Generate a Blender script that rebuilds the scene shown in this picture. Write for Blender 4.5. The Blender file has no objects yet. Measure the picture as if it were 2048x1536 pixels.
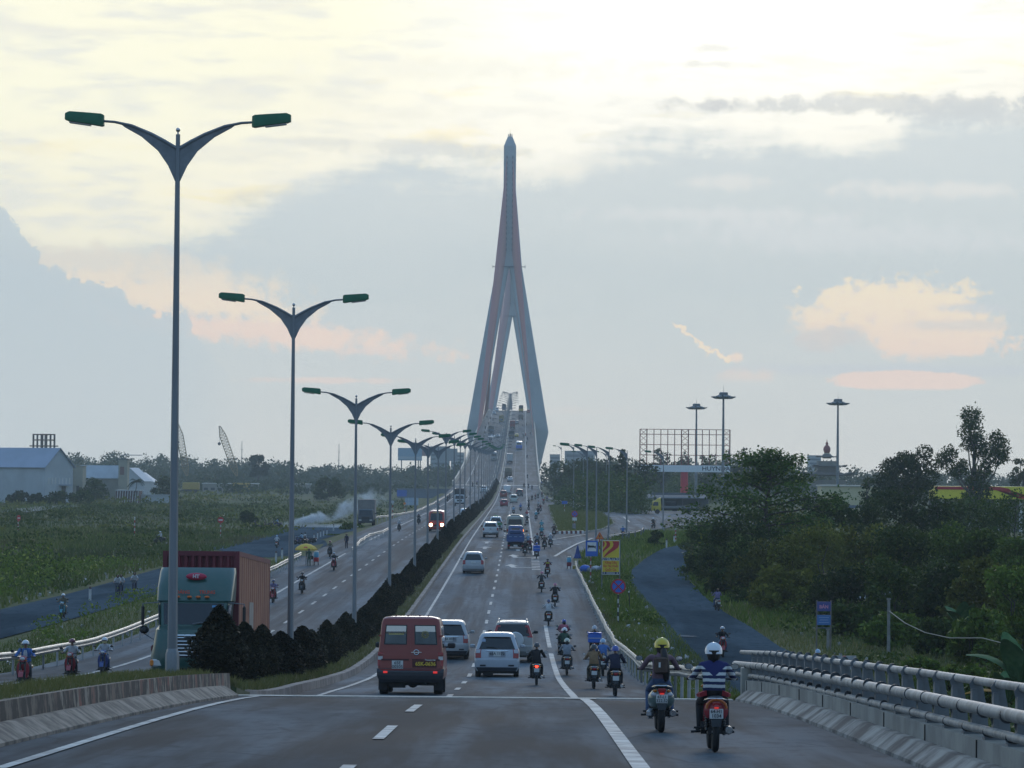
import bpy, bmesh, math, random
import numpy as np
from mathutils import Vector, Matrix
R = math.radians
rng = np.random.default_rng(7)
random.seed(7)
SC = bpy.context.scene
COL = SC.collection

# ------------------------------------------------------------------ camera
F = 7200.0                 # focal length in photograph pixels (2048 wide)
HC = 9.2                   # eye height above the fields
YAW, PITCH, ROLL = math.atan(24.5 / F), math.atan(172 / F), R(0.5)
_f = Vector((-math.sin(YAW) * math.cos(PITCH), math.cos(YAW) * math.cos(PITCH), math.sin(PITCH)))
_r0 = Vector((math.cos(YAW), math.sin(YAW), 0.0))
_u0 = _r0.cross(_f)
CR = _r0 * math.cos(ROLL) + _u0 * math.sin(ROLL)
CU = _u0 * math.cos(ROLL) - _r0 * math.sin(ROLL)
CAM = Vector((0, 0, HC))
cam_data = bpy.data.cameras.new("camera")
cam = bpy.data.objects.new("camera", cam_data)
COL.objects.link(cam)
cam_data.sensor_width = 36.0
cam_data.lens = F / 2048 * 36.0
cam_data.clip_start = 0.5
cam_data.clip_end = 20000
cam.matrix_world = Matrix(((CR.x, CU.x, -_f.x, CAM.x), (CR.y, CU.y, -_f.y, CAM.y), (CR.z, CU.z, -_f.z, CAM.z), (0, 0, 0, 1)))
SC.camera = cam

SC.view_settings.view_transform = 'Standard'
SC.view_settings.look = 'None'
SC.view_settings.exposure = 0.0
SC.view_settings.gamma = 1.0
SC.view_settings.use_curve_mapping = False
SC.cycles.use_denoising = True
SC.cycles.max_bounces = 6
SC.cycles.diffuse_bounces = 3
SC.cycles.glossy_bounces = 2
SC.cycles.transmission_bounces = 3
SC.cycles.volume_bounces = 1
SC.cycles.transparent_max_bounces = 12
SC.cycles.volume_max_steps = 256

def srgb(r, g, b):
    def c(v):
        v /= 255.0
        return v / 12.92 if v <= 0.04045 else ((v + 0.055) / 1.055) ** 2.4
    return (c(r), c(g), c(b))

# ------------------------------------------------------------------ node helper
class NT:
    def __init__(s, nt): s.nt = nt; s.n = nt.nodes; s.l = nt.links
    def new(s, t, **kw):
        n = s.n.new(t)
        for k, v in kw.items(): setattr(n, k, v)
        return n
    def put(s, sock, v):
        if isinstance(v, bpy.types.NodeSocket): s.l.new(v, sock)
        elif v is not None:
            if isinstance(v, (tuple, list)) and len(v) == 3 and sock.type == 'RGBA': v = (*v, 1)
            sock.default_value = v
    def m(s, op, a, b=None, c=None, clamp=False):
        n = s.new('ShaderNodeMath', operation=op, use_clamp=clamp)
        s.put(n.inputs[0], a)
        if b is not None: s.put(n.inputs[1], b)
        if c is not None: s.put(n.inputs[2], c)
        return n.outputs[0]
    def ss(s, x, a, b):
        n = s.new('ShaderNodeMapRange', interpolation_type='SMOOTHSTEP')
        s.put(n.inputs[0], x); s.put(n.inputs[1], a); s.put(n.inputs[2], b)
        return n.outputs[0]
    def mix(s, f, a, b, mode='MIX'):
        n = s.new('ShaderNodeMix', data_type='RGBA', blend_type=mode)
        s.put(n.inputs[0], f); s.put(n.inputs[6], a); s.put(n.inputs[7], b)
        return n.outputs[2]
    def noise(s, vec, scale, detail=4, rough=0.55, dist=0.0, w=None):
        n = s.new('ShaderNodeTexNoise')
        if w is not None: n.noise_dimensions = '4D'; n.inputs['W'].default_value = w
        s.put(n.inputs['Vector'], vec); n.inputs['Scale'].default_value = scale
        n.inputs['Detail'].default_value = detail; n.inputs['Roughness'].default_value = rough
        n.inputs['Distortion'].default_value = dist
        return n.outputs[0]
    def xyz(s, x, y, z):
        n = s.new('ShaderNodeCombineXYZ')
        for i, v in enumerate((x, y, z)): s.put(n.inputs[i], v)
        return n.outputs[0]
    def sep(s, v):
        n = s.new('ShaderNodeSeparateXYZ'); s.put(n.inputs[0], v)
        return n.outputs
    def scale(s, v, sx, sy, sz):
        n = s.new('ShaderNodeMapping'); s.put(n.inputs[0], v); n.inputs['Scale'].default_value = (sx, sy, sz)
        return n.outputs[0]
    def curve(s, x, pts, lo, hi):
        n = s.new('ShaderNodeFloatCurve'); s.put(n.inputs['Value'], x)
        c = n.mapping.curves[0]
        P = [(p[0], (p[1] - lo) / (hi - lo)) for p in pts]
        c.points[0].location = P[0]; c.points[1].location = P[-1]
        for p in P[1:-1]: c.points.new(*p)
        n.mapping.update()
        return s.m('MULTIPLY_ADD', n.outputs[0], hi - lo, lo)

# ------------------------------------------------------------------ sky (a world direction gives azimuth and elevation in degrees)
HAZE = 0.00016
SUN_AZ, SUN_EL = R(3.0), R(16.0)     # behind the high cloud, ahead of the road
def build_world():
    w = bpy.data.worlds.new("World"); SC.world = w; w.use_nodes = True
    t = NT(w.node_tree); t.n.clear()
    co = t.new('ShaderNodeTexCoord').outputs['Generated']
    x, y, z = t.sep(co)
    az = t.m('MULTIPLY', t.m('ARCTAN2', x, y), 57.2958)
    el = t.m('MULTIPLY', t.m('ARCSINE', z), 57.2958)
    K = 57.2958 / 7200.0                                     # degrees per photograph pixel
    A = lambda px: (px - 1047) * K
    E = lambda py: (940 - py) * K
    P = t.xyz(az, t.m('MULTIPLY', el, 1.0), 0.0)
    st = t.xyz(t.m('MULTIPLY', az, 0.30), t.m('MULTIPLY', el, 1.5), 0.0)    # streaky
    n_big = t.m('SUBTRACT', t.noise(P, 0.55, 6, 0.6), 0.5)
    n_str = t.m('SUBTRACT', t.noise(st, 1.1, 6, 0.62, 0.3), 0.5)
    n_fin = t.m('SUBTRACT', t.noise(P, 3.2, 8, 0.66), 0.5)
    n_st2 = t.m('SUBTRACT', t.noise(st, 2.6, 6, 0.6, 0.0, 4.0), 0.5)
    # blue-grey base
    g = t.new('ShaderNodeValToRGB'); r = g.color_ramp
    t.put(g.inputs[0], t.m('MULTIPLY_ADD', el, 0.1, 0.0, clamp=True))
    r.elements[0].position = 0.0; r.elements[0].color = (*srgb(197, 206, 209), 1)
    r.elements[1].position = 1.0; r.elements[1].color = (*srgb(205, 214, 217), 1)
    e = r.elements.new(0.28); e.color = (*srgb(193, 206, 210), 1)
    e = r.elements.new(0.5); e.color = (*srgb(200, 211, 215), 1)
    col = g.outputs[0]
    col = t.mix(t.m('MULTIPLY_ADD', n_str, 0.8, 0.45, clamp=True), col, t.mix(0.5, col, srgb(222, 225, 222)))
    # bright sunlit deck above
    u = t.m('MULTIPLY_ADD', az, 1 / 18.0, 0.5, clamp=True)
    U = lambda px: A(px) / 18.0 + 0.5
    bnd = t.curve(u, [(0, E(560)), (U(0), E(500)), (U(130), E(520)), (U(330), E(500)), (U(480), E(455)), (U(610), E(395)), (U(760), E(345)),
                      (U(950), E(352)), (U(1100), E(345)), (U(1250), E(292)), (U(1500), E(285)), (U(1720), E(300)), (U(1850), E(235)), (U(2048), E(225)), (1, E(210))], -2, 12)
    bb = t.m('SUBTRACT', el, bnd)
    bb = t.m('ADD', bb, t.m('ADD', t.m('MULTIPLY', n_str, 1.7), t.m('MULTIPLY', n_fin, 0.7)))
    br = t.ss(bb, -0.30, 0.42)
    warm = t.mix(t.ss(az, -7.5, 1.5), srgb(255, 249, 222), srgb(255, 252, 238))
    hi = t.mix(t.ss(bb, 0.3, 2.6), warm, t.mix(t.ss(az, -3, 4), srgb(255, 252, 226), (1.25, 1.23, 1.12)))
    hi = t.mix(t.ss(n_st2, -0.04, 0.16), hi, t.mix(0.75, hi, srgb(228, 230, 224)))
    hi = t.mix(t.ss(n_str, 0.0, 0.20), hi, t.mix(0.7, hi, srgb(234, 233, 222)))
    hi = t.mix(t.m('MULTIPLY', t.ss(n_str, -0.04, -0.18), t.ss(bb, 2.4, 0.4)), hi, t.mix(0.6, hi, srgb(255, 239, 190)))
    glow = t.m('MULTIPLY', t.ss(el, 3.5, 8.0), t.ss(t.m('ABSOLUTE', t.m('SUBTRACT', az, 3.0)), 7.0, 1.0))
    hi = t.mix(t.m('MULTIPLY', glow, 0.55), hi, (1.25, 1.23, 1.14))
    col = t.mix(br, col, hi)
    def ell(px, py, rx, ry, soft=0.35, dist=1.0, tilt=0.0):
        dx = t.m('MULTIPLY_ADD', az, 1.0, -A(px)); dy = t.m('MULTIPLY_ADD', el, 1.0, -E(py))
        if tilt: dy = t.m('MULTIPLY_ADD', dx, tilt, dy)
        a = t.m('POWER', t.m('ABSOLUTE', t.m('MULTIPLY', dx, 1 / (rx * K))), 2.0)
        b = t.m('POWER', t.m('ABSOLUTE', t.m('MULTIPLY', dy, 1 / (ry * K))), 2.0)
        d = t.m('SQRT', t.m('ADD', a, b))
        d = t.m('ADD', d, t.m('MULTIPLY', t.m('ADD', t.m('MULTIPLY', n_fin, 2.3), t.m('MULTIPLY', n_str, 1.2)), dist))
        return t.ss(d, 1 + soft, 1 - soft)
    def lay(mask, c, k):
        nonlocal col
        col = t.mix(t.m('MULTIPLY', mask, k), col, c)
    # pink and cream clouds
    lay(ell(520, 668, 300, 26, 0.55, 1.3, 0.09), srgb(243, 219, 204), 0.95)
    lay(ell(370, 598, 200, 36, 0.5, 1.2, 0.12), srgb(249, 230, 206), 0.95)
    lay(ell(250, 545, 230, 36, 0.6, 1.2, 0.10), srgb(240, 228, 209), 0.7)
    lay(ell(660, 764, 130, 6, 0.6, 1.0), srgb(232, 214, 206), 0.7)
    lay(ell(735, 705, 60, 8, 0.7, 1.0), srgb(232, 216, 208), 0.6)
    lay(ell(960, 820, 220, 8, 0.6, 1.0), srgb(214, 212, 210), 0.4)
    # big grey cumulus on the left with a crisp edge
    cum = t.curve(u, [(0, E(330)), (U(-60), E(380)), (U(0), E(425)), (U(40), E(470)), (U(75), E(515)), (U(130), E(540)), (U(200), E(560)), (U(245), E(590)),
                      (U(270), E(625)), (U(370), E(650)), (U(470), E(760)), (U(900), E(900)), (1, E(950))], -2, 12)
    cm = t.m('ADD', t.m('SUBTRACT', cum, el), t.m('ADD', t.m('MULTIPLY', n_fin, 1.1), t.m('MULTIPLY', n_big, 0.9)))
    lay(t.m('MULTIPLY', t.ss(cm, -0.02, 0.07), t.ss(az, A(520), A(330))), srgb(193, 206, 212), 0.92)
    # cream cumulus on the right
    c1 = t.m('MAXIMUM', ell(1800, 612, 165, 56, 0.22, 1.1), ell(1850, 665, 130, 52, 0.25, 1.1))
    c1 = t.m('MAXIMUM', c1, ell(1640, 640, 60, 32, 0.5, 1.3))
    lay(t.m('MULTIPLY', c1, t.ss(el, E(735), E(690))), t.mix(t.ss(el, E(720), E(560)), srgb(242, 219, 203), srgb(253, 235, 205)), 0.95)
    lay(ell(1655, 672, 66, 26, 0.4, 1.3), srgb(208, 207, 206), 0.85)
    lay(ell(1950, 610, 60, 10, 0.5, 1.5), srgb(205, 212, 216), 0.8)
    lay(ell(1905, 645, 90, 9, 0.6, 1.5), srgb(214, 212, 208), 0.7)
    lay(t.m('MULTIPLY', t.ss(n_fin, 0.02, 0.14), ell(1790, 640, 170, 90, 0.3, 1.0)), srgb(225, 214, 206), 0.45)
    lay(ell(1800, 735, 330, 12, 0.5, 0.7), srgb(196, 206, 213), 0.8)
    band = t.m('MULTIPLY', ell(1800, 757, 150, 22, 0.12, 0.35), t.ss(el, E(778), E(768)))
    lay(band, srgb(238, 215, 204), 0.85)
    # bright rims
    rim = t.curve(u, [(0, E(600)), (U(1330), E(636)), (U(1350), E(648)), (U(1385), E(683)), (U(1430), E(705)), (U(1480), E(716)), (1, E(760))], -2, 12)
    rd = t.m('ABSOLUTE', t.m('ADD', t.m('SUBTRACT', el, rim), t.m('MULTIPLY', n_fin, 0.75)))
    lay(t.m('MULTIPLY', t.ss(rd, 0.055, 0.012), t.m('MULTIPLY', t.ss(az, A(1338), A(1352)), t.ss(az, A(1488), A(1475)))), srgb(249, 229, 203), 0.95)
    lay(ell(1470, 710, 13, 9, 0.6, 1.0), srgb(240, 220, 205), 0.8)
    lay(t.m('MULTIPLY', ell(1495, 752, 52, 16, 0.6, 1.4), t.ss(el, E(770), E(745))), srgb(226, 214, 207), 0.7)
    # light wisps and dark streaks
    lay(ell(1880, 377, 140, 15, 0.7, 1.6), srgb(226, 227, 224), 0.8)
    lay(ell(1450, 362, 60, 14, 0.7, 1.6), srgb(226, 227, 224), 0.7)
    lay(ell(1420, 428, 210, 13, 0.8, 1.8), srgb(219, 223, 224), 0.7)
    lay(ell(1720, 470, 330, 26, 0.8, 2.0), srgb(217, 222, 224), 0.6)
    lay(ell(1840, 208, 420, 16, 0.6, 1.7), srgb(205, 209, 209), 0.8)
    lay(ell(1980, 226, 160, 22, 0.6, 1.7), srgb(203, 209, 211), 0.7)
    lay(ell(1418, 209, 38, 8, 0.5, 1.0), srgb(206, 209, 209), 0.8)
    lay(ell(1420, 128, 60, 7, 0.6, 1.4), srgb(232, 232, 226), 0.7)
    lay(ell(1425, 96, 45, 8, 0.6, 1.4), srgb(232, 232, 226), 0.7)
    lay(ell(800, 298, 130, 12, 0.7, 1.6), srgb(226, 226, 216), 0.6)
    lay(ell(625, 287, 70, 8, 0.7, 1.4), srgb(224, 225, 217), 0.6)
    lay(ell(920, 140, 250, 22, 0.8, 1.6), srgb(243, 242, 230), 0.6)
    lay(ell(870, 305, 130, 10, 0.7, 1.6), srgb(214, 219, 219), 0.5)
    # the rest of the dome: darker overcast behind the viewer, grey below the horizon
    back = t.ss(y, 0.75, -0.2)
    col = t.mix(back, col, t.mix(t.ss(el, 0, 60), srgb(146, 168, 192), srgb(122, 160, 204)))
    top = t.ss(el, 10.9, 21)
    col = t.mix(top, col, srgb(128, 168, 212))
    col = t.mix(t.ss(el, -0.2, -6), col, srgb(120, 128, 130))
    sky = t.new('ShaderNodeTexSky', sky_type='NISHITA', sun_disc=False, sun_elevation=SUN_EL, sun_rotation=SUN_AZ)
    b1 = t.new('ShaderNodeBackground'); t.put(b1.inputs[0], sky.outputs[0]); b1.inputs[1].default_value = 0.08
    b2 = t.new('ShaderNodeBackground'); t.put(b2.inputs[0], col); b2.inputs[1].default_value = 1.14
    mx = t.new('ShaderNodeMixShader'); mx.inputs[0].default_value = 0.97
    t.l.new(b1.outputs[0], mx.inputs[1]); t.l.new(b2.outputs[0], mx.inputs[2])
    out = t.new('ShaderNodeOutputWorld'); t.l.new(mx.outputs[0], out.inputs[0])
build_world()

sun_d = bpy.data.lights.new("sun", 'SUN'); sun_d.energy = 0.5; sun_d.angle = R(14); sun_d.color = (1.0, 0.96, 0.91)
sun = bpy.data.objects.new("sun", sun_d); COL.objects.link(sun)
_sd = Vector((math.sin(SUN_AZ) * math.cos(SUN_EL), math.cos(SUN_AZ) * math.cos(SUN_EL), math.sin(SUN_EL)))
sun.rotation_euler = _sd.to_track_quat('Z', 'Y').to_euler()

# ------------------------------------------------------------------ materials
_M = {}
def mat(name, col, rough=0.6, metal=0.0, spec=0.5, var=0.0, vscale=3.0, coat=0.0, emit=None, estr=0.0, bump=0.0, bscale=20.0, col2=None, alpha=None):
    if name in _M: return _M[name]
    m = bpy.data.materials.new(name); m.use_nodes = True; _M[name] = m
    t = NT(m.node_tree); b = t.n['Principled BSDF']
    b.inputs['Roughness'].default_value = rough; b.inputs['Metallic'].default_value = metal
    b.inputs['Specular IOR Level'].default_value = spec; b.inputs['Coat Weight'].default_value = coat
    co = t.new('ShaderNodeTexCoord').outputs['Object']
    c2 = col2 if col2 else tuple(c * (1 - var) for c in col)
    if var or col2:
        n = t.noise(co, vscale, 5, 0.6)
        t.put(b.inputs['Base Color'], t.mix(t.ss(n, 0.35, 0.65), col, c2))
    else:
        b.inputs['Base Color'].default_value = (*col, 1)
    if emit: b.inputs['Emission Color'].default_value = (*emit, 1); b.inputs['Emission Strength'].default_value = estr
    if bump:
        bn = t.new('ShaderNodeBump'); bn.inputs['Strength'].default_value = bump; bn.inputs['Distance'].default_value = 0.02
        t.put(bn.inputs['Height'], t.noise(co, bscale, 5, 0.6)); t.l.new(bn.outputs[0], b.inputs['Normal'])
    return m

def paint(name, rgb, dirt=0.25):
    """vehicle paint: colour, clear coat, a veil of road dust that is thicker in blotches"""
    if name in _M: return _M[name]
    m = bpy.data.materials.new(name); m.use_nodes = True; _M[name] = m
    t = NT(m.node_tree); b = t.n['Principled BSDF']
    co = t.new('ShaderNodeTexCoord').outputs['Object']
    n = t.noise(co, 2.2, 6, 0.65); z = t.sep(co)[2]
    d = t.m('MULTIPLY', t.m('ADD', t.ss(n, 0.4, 0.75), t.m('MULTIPLY', t.ss(z, 1.1, 0.2), 0.6)), dirt, clamp=True)
    t.put(b.inputs['Base Color'], t.mix(d, rgb, (0.17, 0.15, 0.125)))
    t.put(b.inputs['Roughness'], t.m('MULTIPLY_ADD', d, 0.5, 0.28))
    b.inputs['Coat Weight'].default_value = 0.4; b.inputs['Coat Roughness'].default_value = 0.12
    return m

# ------------------------------------------------------------------ mesh builder
class MB:
    def __init__(s): s.v = []; s.f = []; s.mi = []; s.cur = 0
    def add(s, vs, fs):
        o = len(s.v); s.v.extend([tuple(p) for p in vs]); s.f.extend([tuple(i + o for i in f) for f in fs]); s.mi.extend([s.cur] * len(fs))
        return s
    def box(s, c, d, rot=None, taper=1.0):
        hx, hy, hz = d[0] / 2, d[1] / 2, d[2] / 2
        vs = []
        for z, k in ((-hz, 1.0), (hz, taper)):
            for x, y in ((-hx, -hy), (hx, -hy), (hx, hy), (-hx, hy)): vs.append(Vector((x * k, y * k, z)))
        if rot is not None: vs = [rot @ v for v in vs]
        vs = [v + Vector(c) for v in vs]
        return s.add(vs, [(3, 2, 1, 0), (4, 5, 6, 7), (0, 1, 5, 4), (1, 2, 6, 5), (2, 3, 7, 6), (3, 0, 4, 7)])
    def rbox(s, c, d, r=0.05):
        """box with chamfered edges"""
        hx, hy, hz = d[0] / 2, d[1] / 2, d[2] / 2
        rings = []
        for z, k in ((-hz, r), (-hz + r, 0), (hz - r, 0), (hz, r)):
            a, b = hx - k, hy - k; q = r
            rings.append([(c[0] + x, c[1] + y, c[2] + z) for x, y in ((-a + q, -b), (a - q, -b), (a, -b + q), (a, b - q), (a - q, b), (-a + q, b), (-a, b - q), (-a, -b + q))])
        return s.loft(rings)
    def cyl(s, a, b, r1, r2=None, n=10, caps=True):
        a, b = Vector(a), Vector(b); r2 = r1 if r2 is None else r2
        d = (b - a).normalized(); u = d.orthogonal().normalized(); w = d.cross(u)
        vs = []
        for p, r in ((a, r1), (b, r2)):
            for i in range(n):
                t = 2 * math.pi * i / n; vs.append(p + (u * math.cos(t) + w * math.sin(t)) * r)
        fs = [(i, (i + 1) % n, n + (i + 1) % n, n + i) for i in range(n)]
        if caps: fs += [tuple(range(n - 1, -1, -1)), tuple(range(n, 2 * n))]
        return s.add(vs, fs)
    def tube(s, pts, r, n=8, closed=False):
        pts = [Vector(p) for p in pts]; rs = r if isinstance(r, (list, tuple)) else [r] * len(pts)
        rings = []; u = None
        for i, p in enumerate(pts):
            d = (pts[min(i + 1, len(pts) - 1)] - pts[max(i - 1, 0)]).normalized()
            u = d.orthogonal().normalized() if u is None else (u - d * u.dot(d)).normalized()
            w = d.cross(u)
            rings.append([p + (u * math.cos(2 * math.pi * k / n) + w * math.sin(2 * math.pi * k / n)) * rs[i] for k in range(n)])
        return s.loft(rings)
    def loft(s, rings, caps=True, loop=True):
        n = len(rings[0]); vs = [p for r in rings for p in r]; fs = []
        for j in range(len(rings) - 1):
            for i in range(n if loop else n - 1):
                k = (i + 1) % n
                fs.append((j * n + i, j * n + k, (j + 1) * n + k, (j + 1) * n + i))
        if caps: fs += [tuple(range(n - 1, -1, -1)), tuple(range((len(rings) - 1) * n, len(rings) * n))]
        return s.add(vs, fs)
    def lathe(s, prof, c=(0, 0, 0), axis='Z', n=20):
        rings = []
        for r, h in prof:
            ring = []
            for i in range(n):
                a = 2 * math.pi * i / n; x, y = r * math.cos(a), r * math.sin(a)
                p = {'Z': (x, y, h), 'X': (h, x, y), 'Y': (y, h, x)}[axis]
                ring.append((c[0] + p[0], c[1] + p[1], c[2] + p[2]))
            rings.append(ring)
        return s.loft(rings)
    def ball(s, c, r, n=12, m=8):
        r = r if isinstance(r, (tuple, list)) else (r, r, r)
        rings = []
        for j in range(m + 1):
            a = -math.pi / 2 + math.pi * j / m; k = max(math.cos(a), 0.01)
            rings.append([(c[0] + r[0] * k * math.cos(2 * math.pi * i / n), c[1] + r[1] * k * math.sin(2 * math.pi * i / n), c[2] + r[2] * math.sin(a)) for i in range(n)])
        return s.loft(rings)
    def prism(s, poly, a, b, axis='Y'):
        """poly: 2D outline extruded from a to b along an axis"""
        def p3(p, h): return {'Y': (p[0], h, p[1]), 'X': (h, p[0], p[1]), 'Z': (p[0], p[1], h)}[axis]
        n = len(poly); vs = [p3(p, a) for p in poly] + [p3(p, b) for p in poly]
        fs = [tuple(range(n - 1, -1, -1)), tuple(range(n, 2 * n))] + [(i, (i + 1) % n, n + (i + 1) % n, n + i) for i in range(n)]
        return s.add(vs, fs)
    def torus(s, c, R0, r, axis='X', n=24, m=8, sx=1.0):
        rings = []
        for i in range(n + 1):
            a = 2 * math.pi * i / n
            ring = []
            for j in range(m):
                b = 2 * math.pi * j / m; q = R0 + r * math.cos(b); h = r * sx * math.sin(b)
                x, y = q * math.cos(a), q * math.sin(a)
                p = {'X': (h, x, y), 'Y': (x, h, y), 'Z': (x, y, h)}[axis]
                ring.append((c[0] + p[0], c[1] + p[1], c[2] + p[2]))
            rings.append(ring)
        return s.loft(rings, caps=False)
    def quad(s, a, b, c, d): return s.add([a, b, c, d], [(0, 1, 2, 3)])
    def mesh(s, name, mats, smooth=None):
        me = bpy.data.meshes.new(name); me.from_pydata(s.v, [], s.f)
        for m in (mats if isinstance(mats, (list, tuple)) else [mats]): me.materials.append(m)
        if any(s.mi): me.polygons.foreach_set('material_index', s.mi)
        bm = bmesh.new(); bm.from_mesh(me); bmesh.ops.recalc_face_normals(bm, faces=bm.faces); bm.to_mesh(me); bm.free()
        if smooth is not None:
            me.polygons.foreach_set('use_smooth', [True] * len(me.polygons))
            try: me.set_sharp_from_angle(angle=R(smooth))
            except Exception: pass
        me.update()
        return me
    def obj(s, name, mats, parent=None, smooth=None):
        return link(name, s.mesh(name, mats, smooth), parent)

def link(name, me, parent=None):
    o = bpy.data.objects.new(name, me); COL.objects.link(o)
    if parent is not None: o.parent = parent
    return o
def tag(o, label=None, cat=None, group=None, kind=None):
    if label: o['label'] = label
    if cat: o['category'] = cat
    if group: o['group'] = group
    if kind: o['kind'] = kind
    return o
def thing(name, label, cat, loc=(0, 0, 0), rz=0.0, group=None):
    o = bpy.data.objects.new(name, None); COL.objects.link(o)
    o.location = loc; o.rotation_euler = (0, 0, rz); o.empty_display_size = 0.2
    return tag(o, label, cat, group)
_KIDS = {}
def kids(o): return [c for c in o.children]
def dup(root, loc=None, rz=None, label=None, group=None):
    def cp(o, parent):
        c = o.copy(); COL.objects.link(c)
        if parent is not None:
            c.parent = parent; c.matrix_parent_inverse = o.matrix_parent_inverse.copy()
        for ch in kids(o): cp(ch, c)
        return c
    r = cp(root, None)
    if loc is not None: r.location = loc
    if rz is not None: r.rotation_euler = (0, 0, rz)
    if label: r['label'] = label
    if group: r['group'] = group
    return r
def raw_mesh(name, verts, faces, mats, uniform=4):
    """fast mesh from numpy arrays, all faces with the same number of corners"""
    me = bpy.data.meshes.new(name); n = len(verts); nf = len(faces)
    me.vertices.add(n); me.vertices.foreach_set('co', np.asarray(verts, np.float32).ravel())
    me.loops.add(nf * uniform); me.loops.foreach_set('vertex_index', np.asarray(faces, np.int32).ravel())
    me.polygons.add(nf); me.polygons.foreach_set('loop_start', np.arange(0, nf * uniform, uniform, dtype=np.int32))
    me.polygons.foreach_set('loop_total', np.full(nf, uniform, np.int32))
    for m in (mats if isinstance(mats, (list, tuple)) else [mats]): me.materials.append(m)
    me.update(calc_edges=True); me.validate()
    return me
def text_mesh(body, size, mt, name='lettering', extrude=0.002, align='CENTER', shear=0.0, bold=0.0, sx=1.0):
    cu = bpy.data.curves.new(name, 'FONT'); cu.body = body; cu.size = size; cu.extrude = extrude
    cu.align_x = align; cu.align_y = 'CENTER'; cu.shear = shear; cu.offset = bold; cu.resolution_u = 2
    o = bpy.data.objects.new(name, cu); COL.objects.link(o)
    dg = bpy.context.evaluated_depsgraph_get()
    me = bpy.data.meshes.new_from_object(o.evaluated_get(dg))
    bpy.data.objects.remove(o); bpy.data.curves.remove(cu)
    if sx != 1.0: me.transform(Matrix.Diagonal((sx, 1, 1, 1)))
    me.materials.clear(); me.materials.append(mt)
    return me
def text_on(parent, body, size, mt, loc, facing='back', **kw):
    """lettering standing upright; facing 'back' reads from -Y, 'front' from +Y"""
    me = text_mesh(body, size, mt, **kw)
    o = link('lettering', me, parent); o.location = loc
    o.rotation_euler = {'back': (R(90), 0, 0), 'front': (R(90), 0, R(180)), 'left': (R(90), 0, R(-90)), 'right': (R(90), 0, R(90))}[facing]
    return o

# ------------------------------------------------------------------ where things stand
K = F / 4950.0
_prof = [(-60, 1.83), (20, -3.05), (59, -5.43), (62, -5.80), (67, -6.25), (74, -6.70), (85, -7.42), (100, -8.25), (115, -8.66), (135, -8.84), (165, -8.70), (200, -8.42),
         (286, -7.88), (400, -7.75), (526, -7.50), (620, -6.6), (726, -4.4), (892, 3.2), (1092, 16.8), (1180, 22.2), (1260, 26.8), (1330, 30.4),
         (1402, 33.5), (1455, 34.8), (1530, 35.6), (1650, 34.8), (1800, 31.0), (2000, 23.5), (2300, 11.5), (2600, 3), (3000, -8.0), (3600, -8.5)]
_py = np.array([p[0] * K for p in _prof]); _pz = np.array([p[1] + HC for p in _prof])
_dl = np.diff(_pz) / np.diff(_py)
_ms = np.concatenate(([_dl[0]], [(0 if a * b <= 0 else 2 * a * b / (a + b)) if a * b > 0 else 0 for a, b in zip(_dl[:-1], _dl[1:])], [_dl[-1]]))
def road_z(y):
    y = np.asarray(y, float); i = np.clip(np.searchsorted(_py, y) - 1, 0, len(_py) - 2)
    h = _py[i + 1] - _py[i]; t = (y - _py[i]) / h
    h00 = 2 * t**3 - 3 * t**2 + 1; h10 = t**3 - 2 * t**2 + t; h01 = -2 * t**3 + 3 * t**2; h11 = t**3 - t**2
    return h00 * _pz[i] + h10 * h * _ms[i] + h01 * _pz[i + 1] + h11 * h * _ms[i + 1]
def rz1(y): return float(road_z(y))
def slope(y): return (rz1(y + 1) - rz1(y - 1)) / 2
JOINT, FARJ = 59 * K, 722 * K
XC, XL, XR = -7.9, -20.3, 4.6
def sm(t): t = np.clip(t, 0, 1); return t * t * (3 - 2 * t)
def ground_z(x, y):
    x = np.asarray(x, float); y = np.asarray(y, float)
    zr = road_z(y) - 0.12
    s = np.maximum(np.maximum(XL - 0.9 - x, x - (XR + 0.9)), 0)
    on = ((y > JOINT - 0.3) & (y < 650 * K)).astype(float)
    h = zr * (1 - sm(s / 5.5)) * on
    wy = sm((y - 215 * K) / (45 * K)) * (1 - sm((y - 560 * K) / (60 * K)))
    wx = 1 - sm((x - 60) / 30)
    h = np.maximum(h, np.where(x > 0, (zr + 0.02) * wy * wx, 0))
    return h
def gz(x, y): return float(ground_z(x, y))
def ray(u, v):
    d = _f + CR * ((u - 1024) / F) + CU * ((768 - v) / F)
    return d / d.y
def at(u, v, y):
    return CAM + ray(u, v) * y
_ys = np.concatenate((np.arange(25, 400, 0.5), np.arange(400, 2200, 1.0)))
def hit(u, v, fn):
    d = ray(u, v); z = HC + d.z * _ys; s = z - fn(d.x * _ys, _ys)
    k = np.nonzero(s < 0)[0]
    if not len(k): return at(u, v, 2000)
    i = k[0]
    if i == 0: y = _ys[0]
    else: y = _ys[i - 1] + (_ys[i] - _ys[i - 1]) * s[i - 1] / (s[i - 1] - s[i])
    return Vector((d.x * y, y, float(fn(d.x * y, y))))
def on_road(u, v): return hit(u, v, lambda x, y: road_z(y) + 0.0 * x)
def on_ground(u, v): return hit(u, v, ground_z)
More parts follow.
